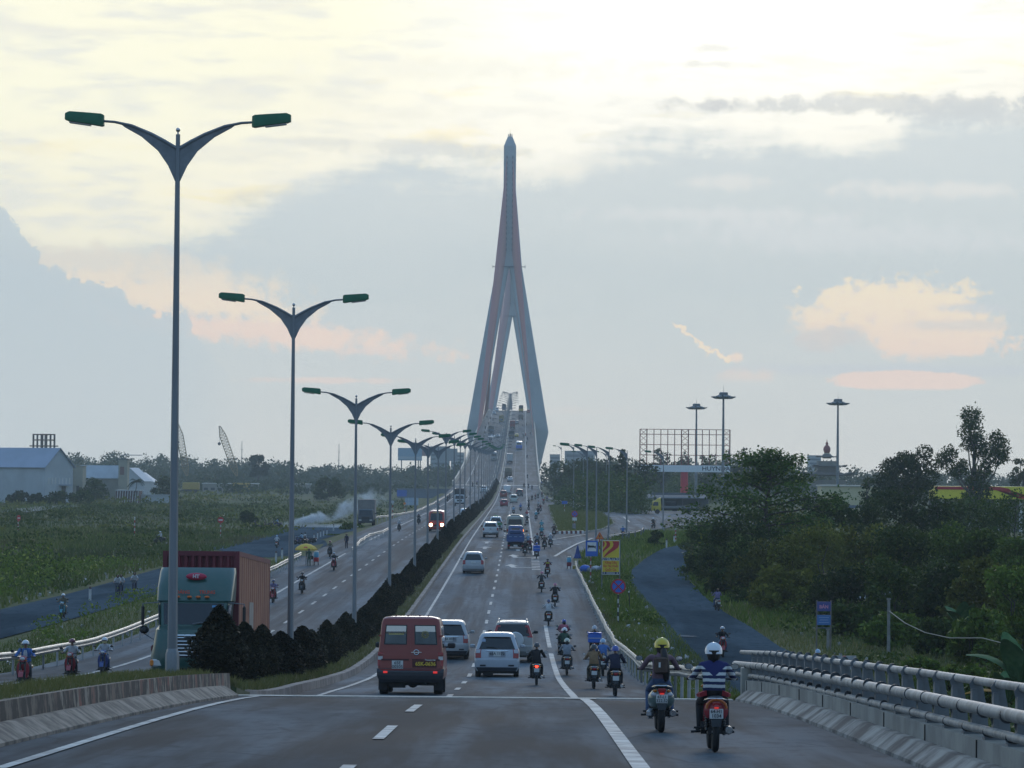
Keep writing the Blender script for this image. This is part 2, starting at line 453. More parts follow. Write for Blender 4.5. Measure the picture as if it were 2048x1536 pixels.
# ------------------------------------------------------------------ ground, roads
def ground_mat():
    m = bpy.data.materials.new("meadow_soil"); m.use_nodes = True
    t = NT(m.node_tree); b = t.n['Principled BSDF']; b.inputs['Roughness'].default_value = 0.95; b.inputs['Specular IOR Level'].default_value = 0.1
    co = t.new('ShaderNodeTexCoord').outputs['Object']
    n1 = t.noise(t.scale(co, 1, 0.45, 1), 0.02, 5, 0.6); n2 = t.noise(t.scale(co, 1, 0.5, 1), 0.13, 6, 0.65); n3 = t.noise(t.scale(co, 1, 0.4, 1), 1.1, 5, 0.7)
    c = t.mix(t.ss(n1, 0.4, 0.62), (0.055, 0.085, 0.024), (0.10, 0.105, 0.042))
    c = t.mix(t.ss(n2, 0.5, 0.66), c, (0.038, 0.066, 0.018))
    c = t.mix(t.ss(n3, 0.42, 0.7), c, (0.12, 0.11, 0.055))
    t.put(b.inputs['Base Color'], c)
    bp = t.new('ShaderNodeBump'); bp.inputs['Strength'].default_value = 0.8; bp.inputs['Distance'].default_value = 0.25
    t.put(bp.inputs['Height'], n3); t.l.new(bp.outputs[0], b.inputs['Normal'])
    return m
def asphalt_mat(name, base=0.085, spec=0.18, streak=True):
    m = bpy.data.materials.new(name); m.use_nodes = True
    t = NT(m.node_tree); b = t.n['Principled BSDF']
    co = t.new('ShaderNodeTexCoord').outputs['Object']
    s1 = t.noise(t.scale(co, 0.75, 0.012, 1), 1.0, 4, 0.6)          # long wheel tracks
    s2 = t.noise(t.scale(co, 0.33, 0.05, 1), 1.0, 5, 0.6)           # patches and resurfacing
    s3 = t.noise(t.scale(co, 1.0, 0.35, 1), 2.2, 6, 0.7)
    s4 = t.noise(co, 40, 3, 0.6)
    lo = (base * 0.40, base * 0.51, base * 0.60); md = (base * 0.78, base * 1.0, base * 1.18); hi = (base * 1.42, base * 1.76, base * 2.0)
    c = t.mix(t.ss(s1, 0.38, 0.62), lo, hi) if streak else t.mix(t.ss(s2, 0.3, 0.7), md, hi)
    c = t.mix(t.m('MULTIPLY', t.ss(s2, 0.50, 0.60), 0.6), c, md)
    big = t.noise(t.scale(co, 0.14, 0.018, 1), 1.0, 3, 0.55)
    c = t.mix(t.m('MULTIPLY', t.ss(big, 0.53, 0.60), 0.5), c, lo); c = t.mix(t.m('MULTIPLY', t.ss(big, 0.46, 0.38), 0.35), c, hi)
    crk = t.new('ShaderNodeTexVoronoi', feature='DISTANCE_TO_EDGE'); t.put(crk.inputs['Vector'], t.mix(0.12, co, t.xyz(s3, s4, 0.0), 'ADD')); crk.inputs['Scale'].default_value = 0.22
    c = t.mix(t.m('MULTIPLY', t.ss(crk.outputs['Distance'], 0.012, 0.004), 0.5), c, lo)
    c = t.mix(t.m('MULTIPLY', t.ss(s3, 0.50, 0.70), 0.65), c, lo)
    c = t.mix(t.m('MULTIPLY', t.ss(s4, 0.45, 0.8), 0.25), c, hi)
    t.put(b.inputs['Base Color'], c)
    t.put(b.inputs['Roughness'], t.m('MULTIPLY_ADD', s2, 0.2, 0.72)); b.inputs['Specular IOR Level'].default_value = spec
    bp = t.new('ShaderNodeBump'); bp.inputs['Strength'].default_value = 0.25; bp.inputs['Distance'].default_value = 0.01
    t.put(bp.inputs['Height'], s4); t.l.new(bp.outputs[0], b.inputs['Normal'])
    return m
GROUND = ground_mat()
ASPH = asphalt_mat("worn_asphalt", 0.098, 0.05); ASPH_DECK = asphalt_mat("bridge_asphalt", 0.070, 0.035); ASPH_SIDE = asphalt_mat("side_road_asphalt", 0.078, 0.0, streak=False)
ASPH_FAR = asphalt_mat("far_deck_asphalt", 0.066)
CONC = mat("weathered_concrete", (0.30, 0.29, 0.265), 0.85, var=0.35, vscale=1.6, bump=0.3, bscale=14)
CONC_P = mat("pylon_concrete", (0.50, 0.52, 0.51), 0.85, var=0.12, vscale=0.12)
LINE = mat("road_paint_white", (0.52, 0.53, 0.50), 0.7, spec=0.2, col2=(0.24, 0.25, 0.25), vscale=1.4)
GALV = mat("galvanised_steel", (0.42, 0.44, 0.45), 0.42, 0.75, var=0.2, vscale=5)
STEEL_D = mat("dull_grey_steel", (0.16, 0.175, 0.19), 0.55, 0.3, var=0.2)
BLACK = mat("black_plastic", (0.012, 0.012, 0.013), 0.5)
RUBBER = mat("tyre_rubber", (0.016, 0.016, 0.016), 0.8)
CHROME = mat("chrome", (0.6, 0.6, 0.6), 0.15, 1.0)
WHITE = mat("white_paint", (0.72, 0.72, 0.70), 0.45, var=0.15)
REDP = mat("red_sign_paint", (0.50, 0.025, 0.03), 0.45, var=0.15)
BLUEP = mat("blue_sign_paint", (0.03, 0.13, 0.52), 0.45, var=0.1)

YS = np.unique(np.concatenate((np.arange(-80, JOINT - 1, 8), [JOINT - 0.4, JOINT - 0.2, JOINT + 0.7, JOINT + 1.5, JOINT + 3], np.arange(JOINT + 4.5, 210, 1.5), np.arange(210, 620, 6),
                               np.arange(620, 1060, 12), np.arange(1060, 2200, 30), np.arange(2200, 3001, 100))))
XS = np.unique(np.concatenate((-np.geomspace(70, 1500, 24), np.arange(-68, -34, 3.0), np.arange(-34, 24, 0.9), np.arange(24, 70, 3.0), np.geomspace(72, 1500, 24))))
def sheet(name, xs, ys, zf, m, kind='structure', parent=None):
    X, Y = np.meshgrid(xs, ys); Z = zf(X, Y)
    nx, ny = len(xs), len(ys)
    i = (np.arange(ny - 1)[:, None] * nx + np.arange(nx - 1)[None, :]).ravel()
    o = link(name, raw_mesh(name, np.stack((X, Y, Z), -1).reshape(-1, 3), np.stack((i, i + 1, i + nx + 1, i + nx), -1), m), parent)
    if kind: o['kind'] = kind
    return o
def relief(X, Y):
    far = sm((np.abs(X - XC) - 26) / 30) * sm((Y - 30) / 60)
    return ground_z(X, Y) + far * 0.22 * (np.sin(X * 0.21 + 1.3 * np.sin(Y * 0.05)) * np.sin(Y * 0.083 + 0.7) + 0.6 * np.sin(X * 0.53 + Y * 0.11)) - 0.25 * far
sheet('ground', XS, YS, relief, GROUND)

# main road, from the joint of the near bridge to the joint of the big bridge
ry = YS[(YS > JOINT + 0.6) & (YS < FARJ)]; ry = np.concatenate(([JOINT + 0.5], ry, [FARJ]))
lanes = np.linspace(XL, XR, 14)
sheet('main_road', lanes, ry, lambda X, Y: road_z(Y), ASPH)
dy = np.concatenate((np.arange(-40, JOINT - 1, 3.0), [JOINT - 0.25, JOINT]))
def slab(name, x0, x1, ys, th, m, mside, kind='structure'):
    mb = MB(); rings = []
    for y in ys:
        z = rz1(y); rings.append([(x0, y, z), (x1, y, z), (x1, y, z - th), (x0, y, z - th)])
    mb.loft(rings); mb.mi = [0 if i < 1 else 1 for i in range(len(mb.f))]
    mb.mi = [0 if (k % 4 == 0 and k < 4 * (len(ys) - 1)) else 1 for k in range(len(mb.f))]
    o = mb.obj(name, [m, mside]); o['kind'] = kind
    return o
slab('near_bridge_deck', XL - 0.6, 6.0, dy, 0.9, ASPH_DECK, CONC)
mb = MB(); mb.loft([[(x, y, rz1(JOINT - 0.3) + 0.014), (x, y, rz1(JOINT - 0.3) - 0.5)] for x in (XL, 5.0) for y in (JOINT,)], caps=False, loop=False)
mb = MB(); mb.loft([[(XL, JOINT - 0.55, rz1(JOINT - 0.55) + 0.02), (5.0, JOINT - 0.55, rz1(JOINT - 0.55) + 0.02), (5.0, JOINT - 0.55, rz1(JOINT) - 0.4), (XL, JOINT - 0.55, rz1(JOINT) - 0.4)], [(XL, JOINT + 0.1, rz1(JOINT) + 0.025), (5.0, JOINT + 0.1, rz1(JOINT) + 0.025), (5.0, JOINT + 0.1, rz1(JOINT) - 0.4), (XL, JOINT + 0.1, rz1(JOINT) - 0.4)]])
JM = mat("expansion_joint_concrete", (0.62, 0.58, 0.50), 0.8, var=0.3, vscale=4)
o = mb.obj('expansion_joint', JM); o['kind'] = 'structure'
# abutment under the joint
mb = MB(); mb.box(((XL + 5) / 2 - 0.3, JOINT + 0.15, rz1(JOINT) / 2 - 1.0), (27.0, 0.4, rz1(JOINT) + 0.6)); o = mb.obj('abutment', CONC); o['kind'] = 'structure'
# far bridge deck
fy = np.concatenate((np.arange(FARJ, 2500, 25), np.arange(2500, 2990, 70)))
slab('bridge_road', XL - 0.5, XR + 0.5, fy, 2.6, ASPH_FAR, CONC)
mb = MB(); mb.box(((XL + XR) / 2, FARJ + 1.0, rz1(FARJ) + 0.012), (24.4, 5.0, 0.05), Matrix.Rotation(math.atan(slope(FARJ)), 3, 'X')); o = mb.obj('bridge_expansion_joint', JM); o['kind'] = 'structure'

# side roads and paved areas drawn as outlines on the ground
def poly_sheet(name, pts, lift, m, step=3.0):
    """triangulated outline, subdivided so that it follows the ground"""
    bm = bmesh.new(); bm.faces.new([bm.verts.new((p[0], p[1], 0)) for p in pts])
    ys = [p[1] for p in pts]; xs = [p[0] for p in pts]
    for lo, hi, ax, st in ((min(ys), max(ys), 1, step * 2), (min(xs), max(xs), 0, step)):
        v = lo + st
        while v < hi:
            co = (v, 0, 0) if ax == 0 else (0, v, 0); no = (1, 0, 0) if ax == 0 else (0, 1, 0)
            bmesh.ops.bisect_plane(bm, geom=bm.verts[:] + bm.edges[:] + bm.faces[:], plane_co=co, plane_no=no); v += st
    for v in bm.verts: v.co.z = float(ground_z(v.co.x, v.co.y)) + lift
    bmesh.ops.triangulate(bm, faces=bm.faces[:])
    bmesh.ops.recalc_face_normals(bm, faces=bm.faces)
    if sum(f.normal.z for f in bm.faces) < 0: bmesh.ops.reverse_faces(bm, faces=bm.faces[:])
    me = bpy.data.meshes.new(name); bm.to_mesh(me); bm.free(); me.materials.append(m)
    o = link(name, me); o['kind'] = 'structure'
    return o
def P2(u, v):
    p = on_ground(u, v); return (p.x, p.y)
def ribbon(name, pts, w, lift, m):
    """road of a given width along a centre line of (x, y), following the ground"""
    P = [];
    pts = [np.array(p, float) for p in pts]
    for a, b in zip(pts[:-1], pts[1:]):
        n = max(2, int(np.linalg.norm(b - a) / 4))
        for i in range(n): P.append(a + (b - a) * i / n)
    P.append(pts[-1]); P = np.array(P)
    for _ in range(6): P[1:-1] = (P[:-2] + 2 * P[1:-1] + P[2:]) / 4
    d = np.gradient(P, axis=0); d /= np.linalg.norm(d, axis=1)[:, None]; nrm = np.stack((d[:, 1], -d[:, 0]), -1)
    cols = np.linspace(-0.5, 0.5, 7); W = np.interp(np.linspace(0, 1, len(P)), np.linspace(0, 1, len(w)), w) if isinstance(w, (list, tuple)) else np.full(len(P), w)
    V = []
    for i in range(len(P)):
        for c in cols:
            q = P[i] + nrm[i] * c * W[i] + 0.0
            V.append((q[0], q[1], gz(*q) + lift + 0.08 * (0.25 - c * c)))
    n = len(cols); i = (np.arange(len(P) - 1)[:, None] * n + np.arange(n - 1)[None, :]).ravel()
    o = link(name, raw_mesh(name, np.array(V), np.stack((i, i + 1, i + n + 1, i + n), -1), m)); o['kind'] = 'structure'
    return o
# frontage road on the left, its junction, and the track across the fields
LF = [(-33.0, 120), (-30.5, 200), (-29.3, 260), (-29.5, 330), (-29.8, 400), (-29.8, 470)]
ribbon('left_side_road', LF, 6.4, 0.06, ASPH_SIDE)
poly_sheet('left_junction', [P2(395, 1082), P2(500, 1074), P2(560, 1055), P2(600, 1052.5), P2(714, 1052.5), P2(708, 1062), P2(640, 1080), P2(655, 1090), P2(700, 1094), (XL - 0.2, 430), (XL - 0.2, 375), P2(640, 1133), P2(588, 1118), P2(566, 1112), P2(520, 1112), P2(430, 1100)], 0.035, ASPH_SIDE)
TRACK = mat("gravel_track", (0.13, 0.125, 0.115), 0.95, var=0.45, vscale=0.9)
ribbon('dirt_track', [P2(240, 1087), P2(330, 1086), P2(440, 1086)], 9.0, 0.05, TRACK)
ribbon('field_path', [P2(0, 1026), P2(60, 1019), P2(132, 1012)], [8, 8, 8], 0.06, mat("pale_earth", (0.24, 0.235, 0.215), 0.95, var=0.3, vscale=0.5))
# right frontage road and the slip road with its grass island
rl = [P2(1380, 1088), P2(1330, 1097), P2(1290, 1119), P2(1264, 1140), P2(1259, 1165), P2(1272, 1195), P2(1302, 1235), P2(1334, 1280), (6.9, 170), (6.6, 120), (6.6, 60)]
rr = [(15.5, 60), (15.3, 140), P2(1560, 1296), P2(1500, 1255), P2(1452, 1228), P2(1405, 1192), P2(1384, 1165), P2(1374, 1140), P2(1388, 1112), P2(1430, 1096), P2(1460, 1086)]
poly_sheet('right_side_road', rl + rr, 0.06, ASPH_SIDE)
slip = [(XR - 0.1, 330), P2(1150, 1112), P2(1200, 1085), P2(1300, 1062), P2(1345, 1055), P2(1420, 1062), P2(1560, 1062), P2(1560, 1022), P2(1420, 1024), P2(1300, 1022), P2(1200, 1014), P2(1120, 1004), P2(1096, 998), (XR - 0.1, 830)]
poly_sheet('slip_road', slip, 0.07, ASPH)
isl = [P2(1096, 1013), P2(1130, 1010), P2(1180, 1014), P2(1205, 1028), P2(1222, 1040), P2(1230, 1050), P2(1205, 1062), P2(1168, 1068), P2(1113, 1069)]
GRASSY = mat("island_grass_soil", (0.13, 0.16, 0.05), 0.95, spec=0.1, col2=(0.19, 0.18, 0.075), vscale=0.25)
poly_sheet('traffic_island', isl, 0.22, GRASSY)
mb = MB()
for a, b in zip(isl, isl[1:] + isl[:1]):
    n = max(1, int(math.dist(a, b) / 1.0))
    if b == isl[-1] or a == isl[-2]: n = 12
    for i in range(n):
        p = [a[0] + (b[0] - a[0]) * i / n, a[1] + (b[1] - a[1]) * i / n]; q = [a[0] + (b[0] - a[0]) * (i + 1) / n, a[1] + (b[1] - a[1]) * (i + 1) / n]
        zz = gz(*p); striped = a == isl[-2]
        mb.cur = (1 + i % 2) if striped else 0
        d = Vector((q[0] - p[0], q[1] - p[1], 0)); nn = Vector((d.y, -d.x, 0)).normalized() * 0.28
        P_, Q_ = Vector((p[0], p[1], zz)), Vector((q[0], q[1], gz(*q)))
        h = Vector((0, 0, 0.30 if not striped else 0.42)); k = d * (0.35 / max(n, 1) if striped else 0) * 2
        mb.loft([[P_, P_ + nn, P_ + nn + h + k, P_ + h + k], [Q_, Q_ + nn, Q_ + nn + h + k, Q_ + h + k]])
o = mb.obj('island_kerb', [CONC, WHITE, mat("faded_dark_red", (0.16, 0.035, 0.03), 0.7, var=0.3)]); o['kind'] = 'structure'

# ------------------------------------------------------------------ markings
mk = MB()
def strip(x0, x1, y0, y1, lift=0.016, step=6.0):
    n = max(1, int((y1 - y0) / step)); rings = []
    for i in range(n + 1):
        y = y0 + (y1 - y0) * i / n; z = rz1(y) + lift
        a = x0(y) if callable(x0) else x0; b = x1(y) if callable(x1) else x1
        rings.append([(a, y, z), (b, y, z)])
    mk.loft(rings, caps=False, loop=False)
ln = lambda f, w: ((lambda y: f(y) - w / 2), (lambda y: f(y) + w / 2))
left_line = lambda y: np.interp(y, [0, JOINT, JOINT + 4, 300, 700, 1100], [-6.15, -6.15, -5.8, -5.75, -6.2, -6.45])
dash_line = lambda y: np.interp(y, [0, 300, 800, 1100], [-2.1, -2.05, -2.6, -2.95])
right_line = lambda y: np.interp(y, [0, JOINT, JOINT + 3, 170, 250, 330, 600, 1100], [1.47, 1.47, 1.55, 1.38, 1.25, 1.05, 0.95, 0.8])
a, b = ln(left_line, 0.16); strip(a, b, 5, JOINT - 0.3); strip(a, b, JOINT + 1, 2700)
a, b = ln(right_line, 0.22); strip(a, b, 5, JOINT - 0.3); strip(a, b, JOINT + 1, 171)
a, b = ln(right_line, 0.20); strip(a, b, 178, 205); strip(a, b, 345, 2700)
a, b = ln(lambda y: 1.2, 0.17)
for i in range(9): strip(0.78, 1.5, 302 + i * 4.3, 303.7 + i * 4.3)
strip(-6.4, -5.4, JOINT - 1.6, JOINT - 0.3); strip(1.0, 1.75, JOINT - 1.6, JOINT - 0.3)
dash = ln(dash_line, 0.17)
y = 52.7 - 14.5
while y < 1800:
    strip(*dash, y, y + (6.0 if y < 80 else 4.6), step=2.0)
    y += 14.5 if y < 60 else 13.1
    if 79 < y < 84: y = 102.0
# left carriageway
llr = lambda y: np.interp(y, [0, 1100], [-9.85, -9.6]); lld = lambda y: -13.5; lll = lambda y: np.interp(y, [0, 300, 1100], [-16.9, -17.0, -16.9])
a, b = ln(llr, 0.16); strip(a, b, JOINT + 1, 2700)
a, b = ln(lll, 0.2); strip(a, b, JOINT + 1, 345); strip(a, b, 372, 440); strip(a, b, 480, 2700)
y = 100.0
while y < 1700: strip(-13.6, -13.43, y, y + 4.6); y += 13.1
# arrows
def arrow(x, y, L, w, side=0):
    z = lambda yy: rz1(yy) + 0.016
    mk.add([(x - w * .12, y, z(y)), (x + w * .12, y, z(y)), (x + w * .12, y + L * .6, z(y + L * .6)), (x - w * .12, y + L * .6, z(y + L * .6))], [(0, 1, 2, 3)])
    if side: 
        yy = y + L * .6
        mk.add([(x, yy, z(yy)), (x + side * w * .7, yy + L * .05, z(yy)), (x + side * w * .7, yy - L * .15, z(yy)), (x + side * w * 1.5, yy + L * .12, z(yy)), (x + side * w * .7, yy + L * .4, z(yy)), (x + side * w * .7, yy + L * .2, z(yy)), (x, yy + L * .2, z(yy))], [(0, 1, 2, 3, 4, 5, 6)])
    else:
        mk.add([(x - w * .5, y + L * .6, z(y + L * .6)), (x + w * .5, y + L * .6, z(y + L * .6)), (x, y + L, z(y + L))], [(0, 1, 2)])
for u, v in ((973, 1087), (969, 1098), (1036, 1102)):
    p = on_road(u, v); arrow(p.x, p.y, 9, 1.5)
def turn_arrow(u, v):
    p = on_road(u, v); y = p.y; z = lambda yy: rz1(yy) + 0.016
    for (x0, y0, x1, y1) in ((p.x - 0.9, y - 1.0, p.x + 1.2, y - 0.1),): mk.add([(x0, y0, z(y0)), (x1, y0, z(y0)), (x1, y1, z(y1)), (x0, y1, z(y1))], [(0, 1, 2, 3)])
    mk.add([(p.x - 0.4, y - 1, z(y)), (p.x - 0.9, y - 1, z(y)), (p.x - 1.15, y + 4.0, z(y + 4)), (p.x - 1.5, y + 3.2, z(y + 3.2)), (p.x - 1.0, y + 9, z(y + 9)), (p.x - 0.3, y + 3.6, z(y + 3.6)), (p.x - 0.7, y + 4.0, z(y + 4))], [(0, 1, 2, 3, 4, 5, 6)])
turn_arrow(1046, 1115); turn_arrow(1044, 1135)
# slip road lines, following the paved plateau
def gline(pts, w):
    P = [P2(*p) for p in pts]; rings = []
    for i in range(len(P) - 1):
        a, b = Vector((*P[i], 0)), Vector((*P[i + 1], 0)); n = max(1, int((b - a).length / 5)); d = (b - a).normalized(); nn = Vector((d.y, -d.x, 0)) * w / 2
        for j in range(n + (i == len(P) - 2)):
            q = a + (b - a) * j / n
            rings.append([(q.x - nn.x, q.y - nn.y, gz(q.x, q.y) + 0.15), (q.x + nn.x, q.y + nn.y, gz(q.x, q.y) + 0.15)])
    mk.loft(rings, caps=False, loop=False)
gline([(1109, 1116), (1130, 1103), (1155, 1090), (1185, 1079)], 0.3)
gline([(1104, 1082), (1140, 1076), (1172, 1071)], 0.25)
gline([(1215, 1076), (1250, 1070), (1290, 1064)], 0.25)
for u, v in ((1259, 1048), (1268, 1046), (1275, 1051), (1262, 1058), (1272, 1040), (1237, 1033), (1230, 1027), (1115, 1092), (1070, 1088)): gline([(u - 5, v), (u + 5, v)], 1.4)
for u, v in ((1250, 1038), (1256, 1043)): gline([(u - 3, v - 3), (u + 3, v + 3)], 0.25)
gline([(1360, 1277), (1392, 1278)], 0.5)
o = mk.obj('road_markings', LINE); o['kind'] = 'structure'

# ------------------------------------------------------------------ median strip
gm = bpy.data.materials.new("median_grass_soil"); gm.use_nodes = True
t = NT(gm.node_tree); b_ = t.n['Principled BSDF']; b_.inputs['Roughness'].default_value = 0.95; co = t.new('ShaderNodeTexCoord').outputs['Object']
t.put(b_.inputs['Base Color'], t.mix(t.ss(t.noise(co, 1.3, 6, 0.7), 0.4, 0.65), (0.055, 0.075, 0.025), (0.12, 0.10, 0.05)))
def long_loft(name, prof, ys, m, zf=rz1, kind='structure', parent=None, smooth=None):
    mb = MB(); mb.loft([[((p[0](y) if callable(p[0]) else p[0]), y, zf(y) + p[1]) for p in prof] for y in ys])
    o = mb.obj(name, m, parent, smooth)
    if kind: o['kind'] = kind
    return o
my = ry[(ry > JOINT + 0.8)]
my = np.concatenate(([JOINT + 0.8], my[:-1], [FARJ - 3]))
long_loft('median_earth', [(-9.0, 0), (-9.0, 0.18), (-8.6, 0.26), (-7.2, 0.26), (-6.85, 0.2), (-6.85, 0)], my, gm)
KERB = mat("kerb_concrete", (0.30, 0.25, 0.22), 0.9, col2=(0.17, 0.14, 0.125), vscale=1.1)
edge = lambda y: np.interp(y, [JOINT, JOINT + 6, JOINT + 16], [-7.3, -6.75, -6.62])
long_loft('median_kerb', [(lambda y: edge(y) - 0.25, -0.02), (lambda y: edge(y) - 0.25, 0.27), (lambda y: edge(y) - 0.02, 0.25), (edge, -0.02)], my, KERB)
long_loft('median_kerb', [(-9.25, -0.02), (-9.23, 0.25), (-9.02, 0.27), (-9.02, -0.02)], my, KERB)
# old striped barrier of the near bridge (faded red and white paint, dirt running down)
bm_ = bpy.data.materials.new("striped_barrier_concrete"); bm_.use_nodes = True
t = NT(bm_.node_tree); b_ = t.n['Principled BSDF']; b_.inputs['Roughness'].default_value = 0.9; co = t.new('ShaderNodeTexCoord').outputs['Object']
x_, y_, z_ = t.sep(co)
fr = t.m('FRACT', t.m('MULTIPLY', y_, 0.72)); st_ = t.m('GREATER_THAN', fr, 0.5)
wear = t.noise(t.xyz(t.m('MULTIPLY', y_, 2.2), 0.0, t.m('MULTIPLY', z_, 1.1)), 1.0, 6, 0.72); big = t.noise(t.xyz(t.m('MULTIPLY', y_, 0.12), 0.0, 0.0), 1.0, 3)
pc = t.mix(st_, (0.26, 0.09, 0.065), (0.36, 0.31, 0.25))
cc = t.mix(t.ss(wear, 0.42, 0.54), (0.21, 0.165, 0.125), (0.06, 0.05, 0.042))
t.put(b_.inputs['Base Color'], t.mix(t.m('MULTIPLY', t.ss(wear, 0.52, 0.42), t.ss(big, 0.40, 0.6)), cc, pc))
by = np.concatenate((np.arange(-10, JOINT - 0.5, 2.9), [JOINT - 0.35]))
tx = lambda y: np.interp(y, [40, JOINT], [-7.2, -6.45])
bar = thing('barrier', 'weathered concrete bridge barrier with faded red and white stripes along the grassy median', 'barrier', (0, 0, 0))
long_loft('wall', [(lambda y: tx(y) - 0.75, -0.1), (lambda y: tx(y) - 0.72, 0.52), (lambda y: tx(y) - 0.47, 0.54), (lambda y: tx(y) - 0.42, -0.1)], by, bm_, kind=None, parent=bar)
long_loft('foot', [(lambda y: tx(y) - 0.42, -0.05), (lambda y: tx(y) - 0.41, 0.26), (lambda y: tx(y) - 0.30, 0.25), (lambda y: tx(y), 0.05), (lambda y: tx(y), -0.05)], by[:-1], mat("barrier_foot_concrete", (0.30, 0.25, 0.20), 0.9, col2=(0.09, 0.078, 0.066), vscale=2.1, bump=0.4), kind=None, parent=bar)
long_loft('median_soil', [(-9.4, 0), (-9.4, 0.30), (lambda y: tx(y) - 1.6, 0.50), (lambda y: tx(y) - 0.76, 0.50), (lambda y: tx(y) - 0.76, 0)], by, gm)

# ------------------------------------------------------------------ rails
def beam_rail(label, pts, n_post, h=0.75, wob=0.06, group='corrugated guard rails', seed=0, m=None):
    """W-section guard rail on posts; pts are ground points in order"""
    r_ = random.Random(seed); pts = [Vector(p) for p in pts]
    Q = []
    for a, b in zip(pts[:-1], pts[1:]):
        n = max(1, int((b - a).length / 4.0))
        for i in range(n): Q.append(a + (b - a) * i / n)
    Q.append(pts[-1])
    root = thing('guard_rail', label, 'guard rail', tuple(pts[0]), 0, group); o0 = pts[0]
    prof = [(0.0, -0.155), (0.035, -0.13), (0.07, -0.085), (0.07, -0.06), (0.0, -0.015), (0.0, 0.015), (0.07, 0.06), (0.07, 0.085), (0.035, 0.13), (0.0, 0.155)]
    rings = []; w1 = 0; w2 = 0
    for i, p in enumerate(Q):
        d = (Q[min(i + 1, len(Q) - 1)] - Q[max(i - 1, 0)]); nn = Vector((d.y, -d.x, 0)).normalized()
        w1 = 0.6 * w1 + r_.uniform(-wob, wob); w2 = 0.6 * w2 + r_.uniform(-wob, wob) * 0.7
        side = nn if (p.x < XC) else -nn
        rings.append([p - o0 + side * (a + w1 + 0.06) + Vector((0, 0, h + z + w2)) for a, z in prof] + [p - o0 + side * (a + w1 + 0.052) + Vector((0, 0, h + z + w2)) for a, z in reversed(prof)])
    mb = MB(); mb.loft(rings); mb.obj('beam', m or RAILM, root, 40)
    L = len(Q)
    pm = MB(); pm.cyl((0, 0, -0.2), (0, 0, h + 0.10), 0.048, 0.048, 8); pme = pm.mesh('post', GALV)
    for k in range(n_post):
        i = int(round(k * (L - 1) / max(1, n_post - 1))); po = link('post', pme, root); po.location = Q[i] - o0
        rf = None
    return root
RAILM = mat("guard_rail_zinc", (0.46, 0.45, 0.41), 0.5, 0.45, col2=(0.30, 0.27, 0.23), vscale=1.8)
def rail_px(px, h=0.75, fn=None):
    out = []
    for u, v in px:
        p = hit(u, v, lambda x, y: (road_z(y) if fn is None else fn(x, y)) + h + 0.1 + 0 * x); out.append((p.x, p.y, p.z - h - 0.1))
    return out
rx = lambda y: (4.45, y, rz1(y) - 0.1)
beam_rail('long battered guard rail along the right road shoulder beside the littered verge', [rx(JOINT + 1.5), rx(130), rx(170), rx(220), rx(285), (4.5, 303, rz1(303) - 0.1)], 60, wob=0.045, seed=1)
beam_rail('pale guard rail curving from the big bridge towards the slip road', rail_px([(1077, 968), (1080, 980), (1088, 991), (1104, 998), (1128, 1003), (1160, 1009), (1194, 1013)]), 40, wob=0.1, seed=2)
lx = lambda y: (-19.5, y, rz1(y) - 0.1)
beam_rail('guard rail on the left behind the three oncoming riders and the container truck', [lx(JOINT + 2), lx(125), lx(160), lx(220), lx(280), (-19.9, 322, rz1(322) - 0.1)], 60, wob=0.05, seed=3)
beam_rail('short guard rail on the left between the standing man and the parked grey truck', rail_px([(704, 1095), (714, 1084), (738, 1067), (762, 1062), (782, 1052)]), 24, wob=0.08, seed=4)
beam_rail('long guard rail running up beside the oncoming lanes to the big bridge', rail_px([(745, 1035), (782, 1029), (830, 1022), (862, 1008), (890, 993), (912, 976)]), 60, wob=0.05, seed=5)

# parapet and pipe railing of the near bridge, right side
par = thing('bridge_railing', 'silver three pipe bridge railing on a pale concrete parapet at right', 'railing', (0, 0, 0))
py_ = np.concatenate((np.arange(-8, JOINT - 1, 4.0), [JOINT + 0.2]))
PARC = mat("parapet_concrete", (0.36, 0.345, 0.30), 0.85, col2=(0.24, 0.23, 0.205), vscale=0.9, bump=0.2)
long_loft('parapet', [(5.33, -0.1), (5.33, 0.47), (5.76, 0.47), (5.76, -0.1)], py_, PARC, kind=None, parent=par)
long_loft('foot', [(4.96, -0.05), (4.98, 0.05), (5.22, 0.24), (5.32, 0.25), (5.32, -0.05)], py_[:-1], mat("stained_kerb_concrete", (0.36, 0.34, 0.30), 0.9, col2=(0.075, 0.07, 0.065), vscale=1.0, bump=0.5), kind=None, parent=par)
for y in np.arange(26, JOINT, 5.4): mb = MB(); mb.box((5.325, y, rz1(y) + 0.2), (0.02, 0.04, 0.52)); mb.obj('joint_gap', BLACK, par)
PIPE = mat("aluminium_pipe", (0.40, 0.40, 0.385), 0.6, 0.35, col2=(0.25, 0.245, 0.23), vscale=3.5)
ky = [y for y in np.arange(-6, JOINT + 1, 2.0)]
for (x, h, r) in ((5.56, 1.10, 0.052), (5.40, 0.80, 0.078), (5.44, 0.55, 0.053)):
    mb = MB(); mb.tube([(x, y, rz1(min(y, JOINT)) + h - max(0, y - JOINT) * 0.042) for y in [-8, 20, 50, 80, JOINT + 5.5]], r, 14); mb.obj('pipe', PIPE, par, 40)
pm = MB(); pm.prism([(5.42, 0.47), (5.70, 0.47), (5.68, 0.75), (5.62, 1.08), (5.52, 1.16), (5.46, 1.08), (5.50, 0.9), (5.46, 0.7), (5.50, 0.6), (5.46, 0.52)], -0.008, 0.008)
pm.prism([(5.485, 0.47), (5.55, 0.47), (5.55, 1.02), (5.485, 1.02)], -0.09, 0.09); pm.box((5.53, 0, 0.485), (0.3, 0.24, 0.03))
pm.cur = 1
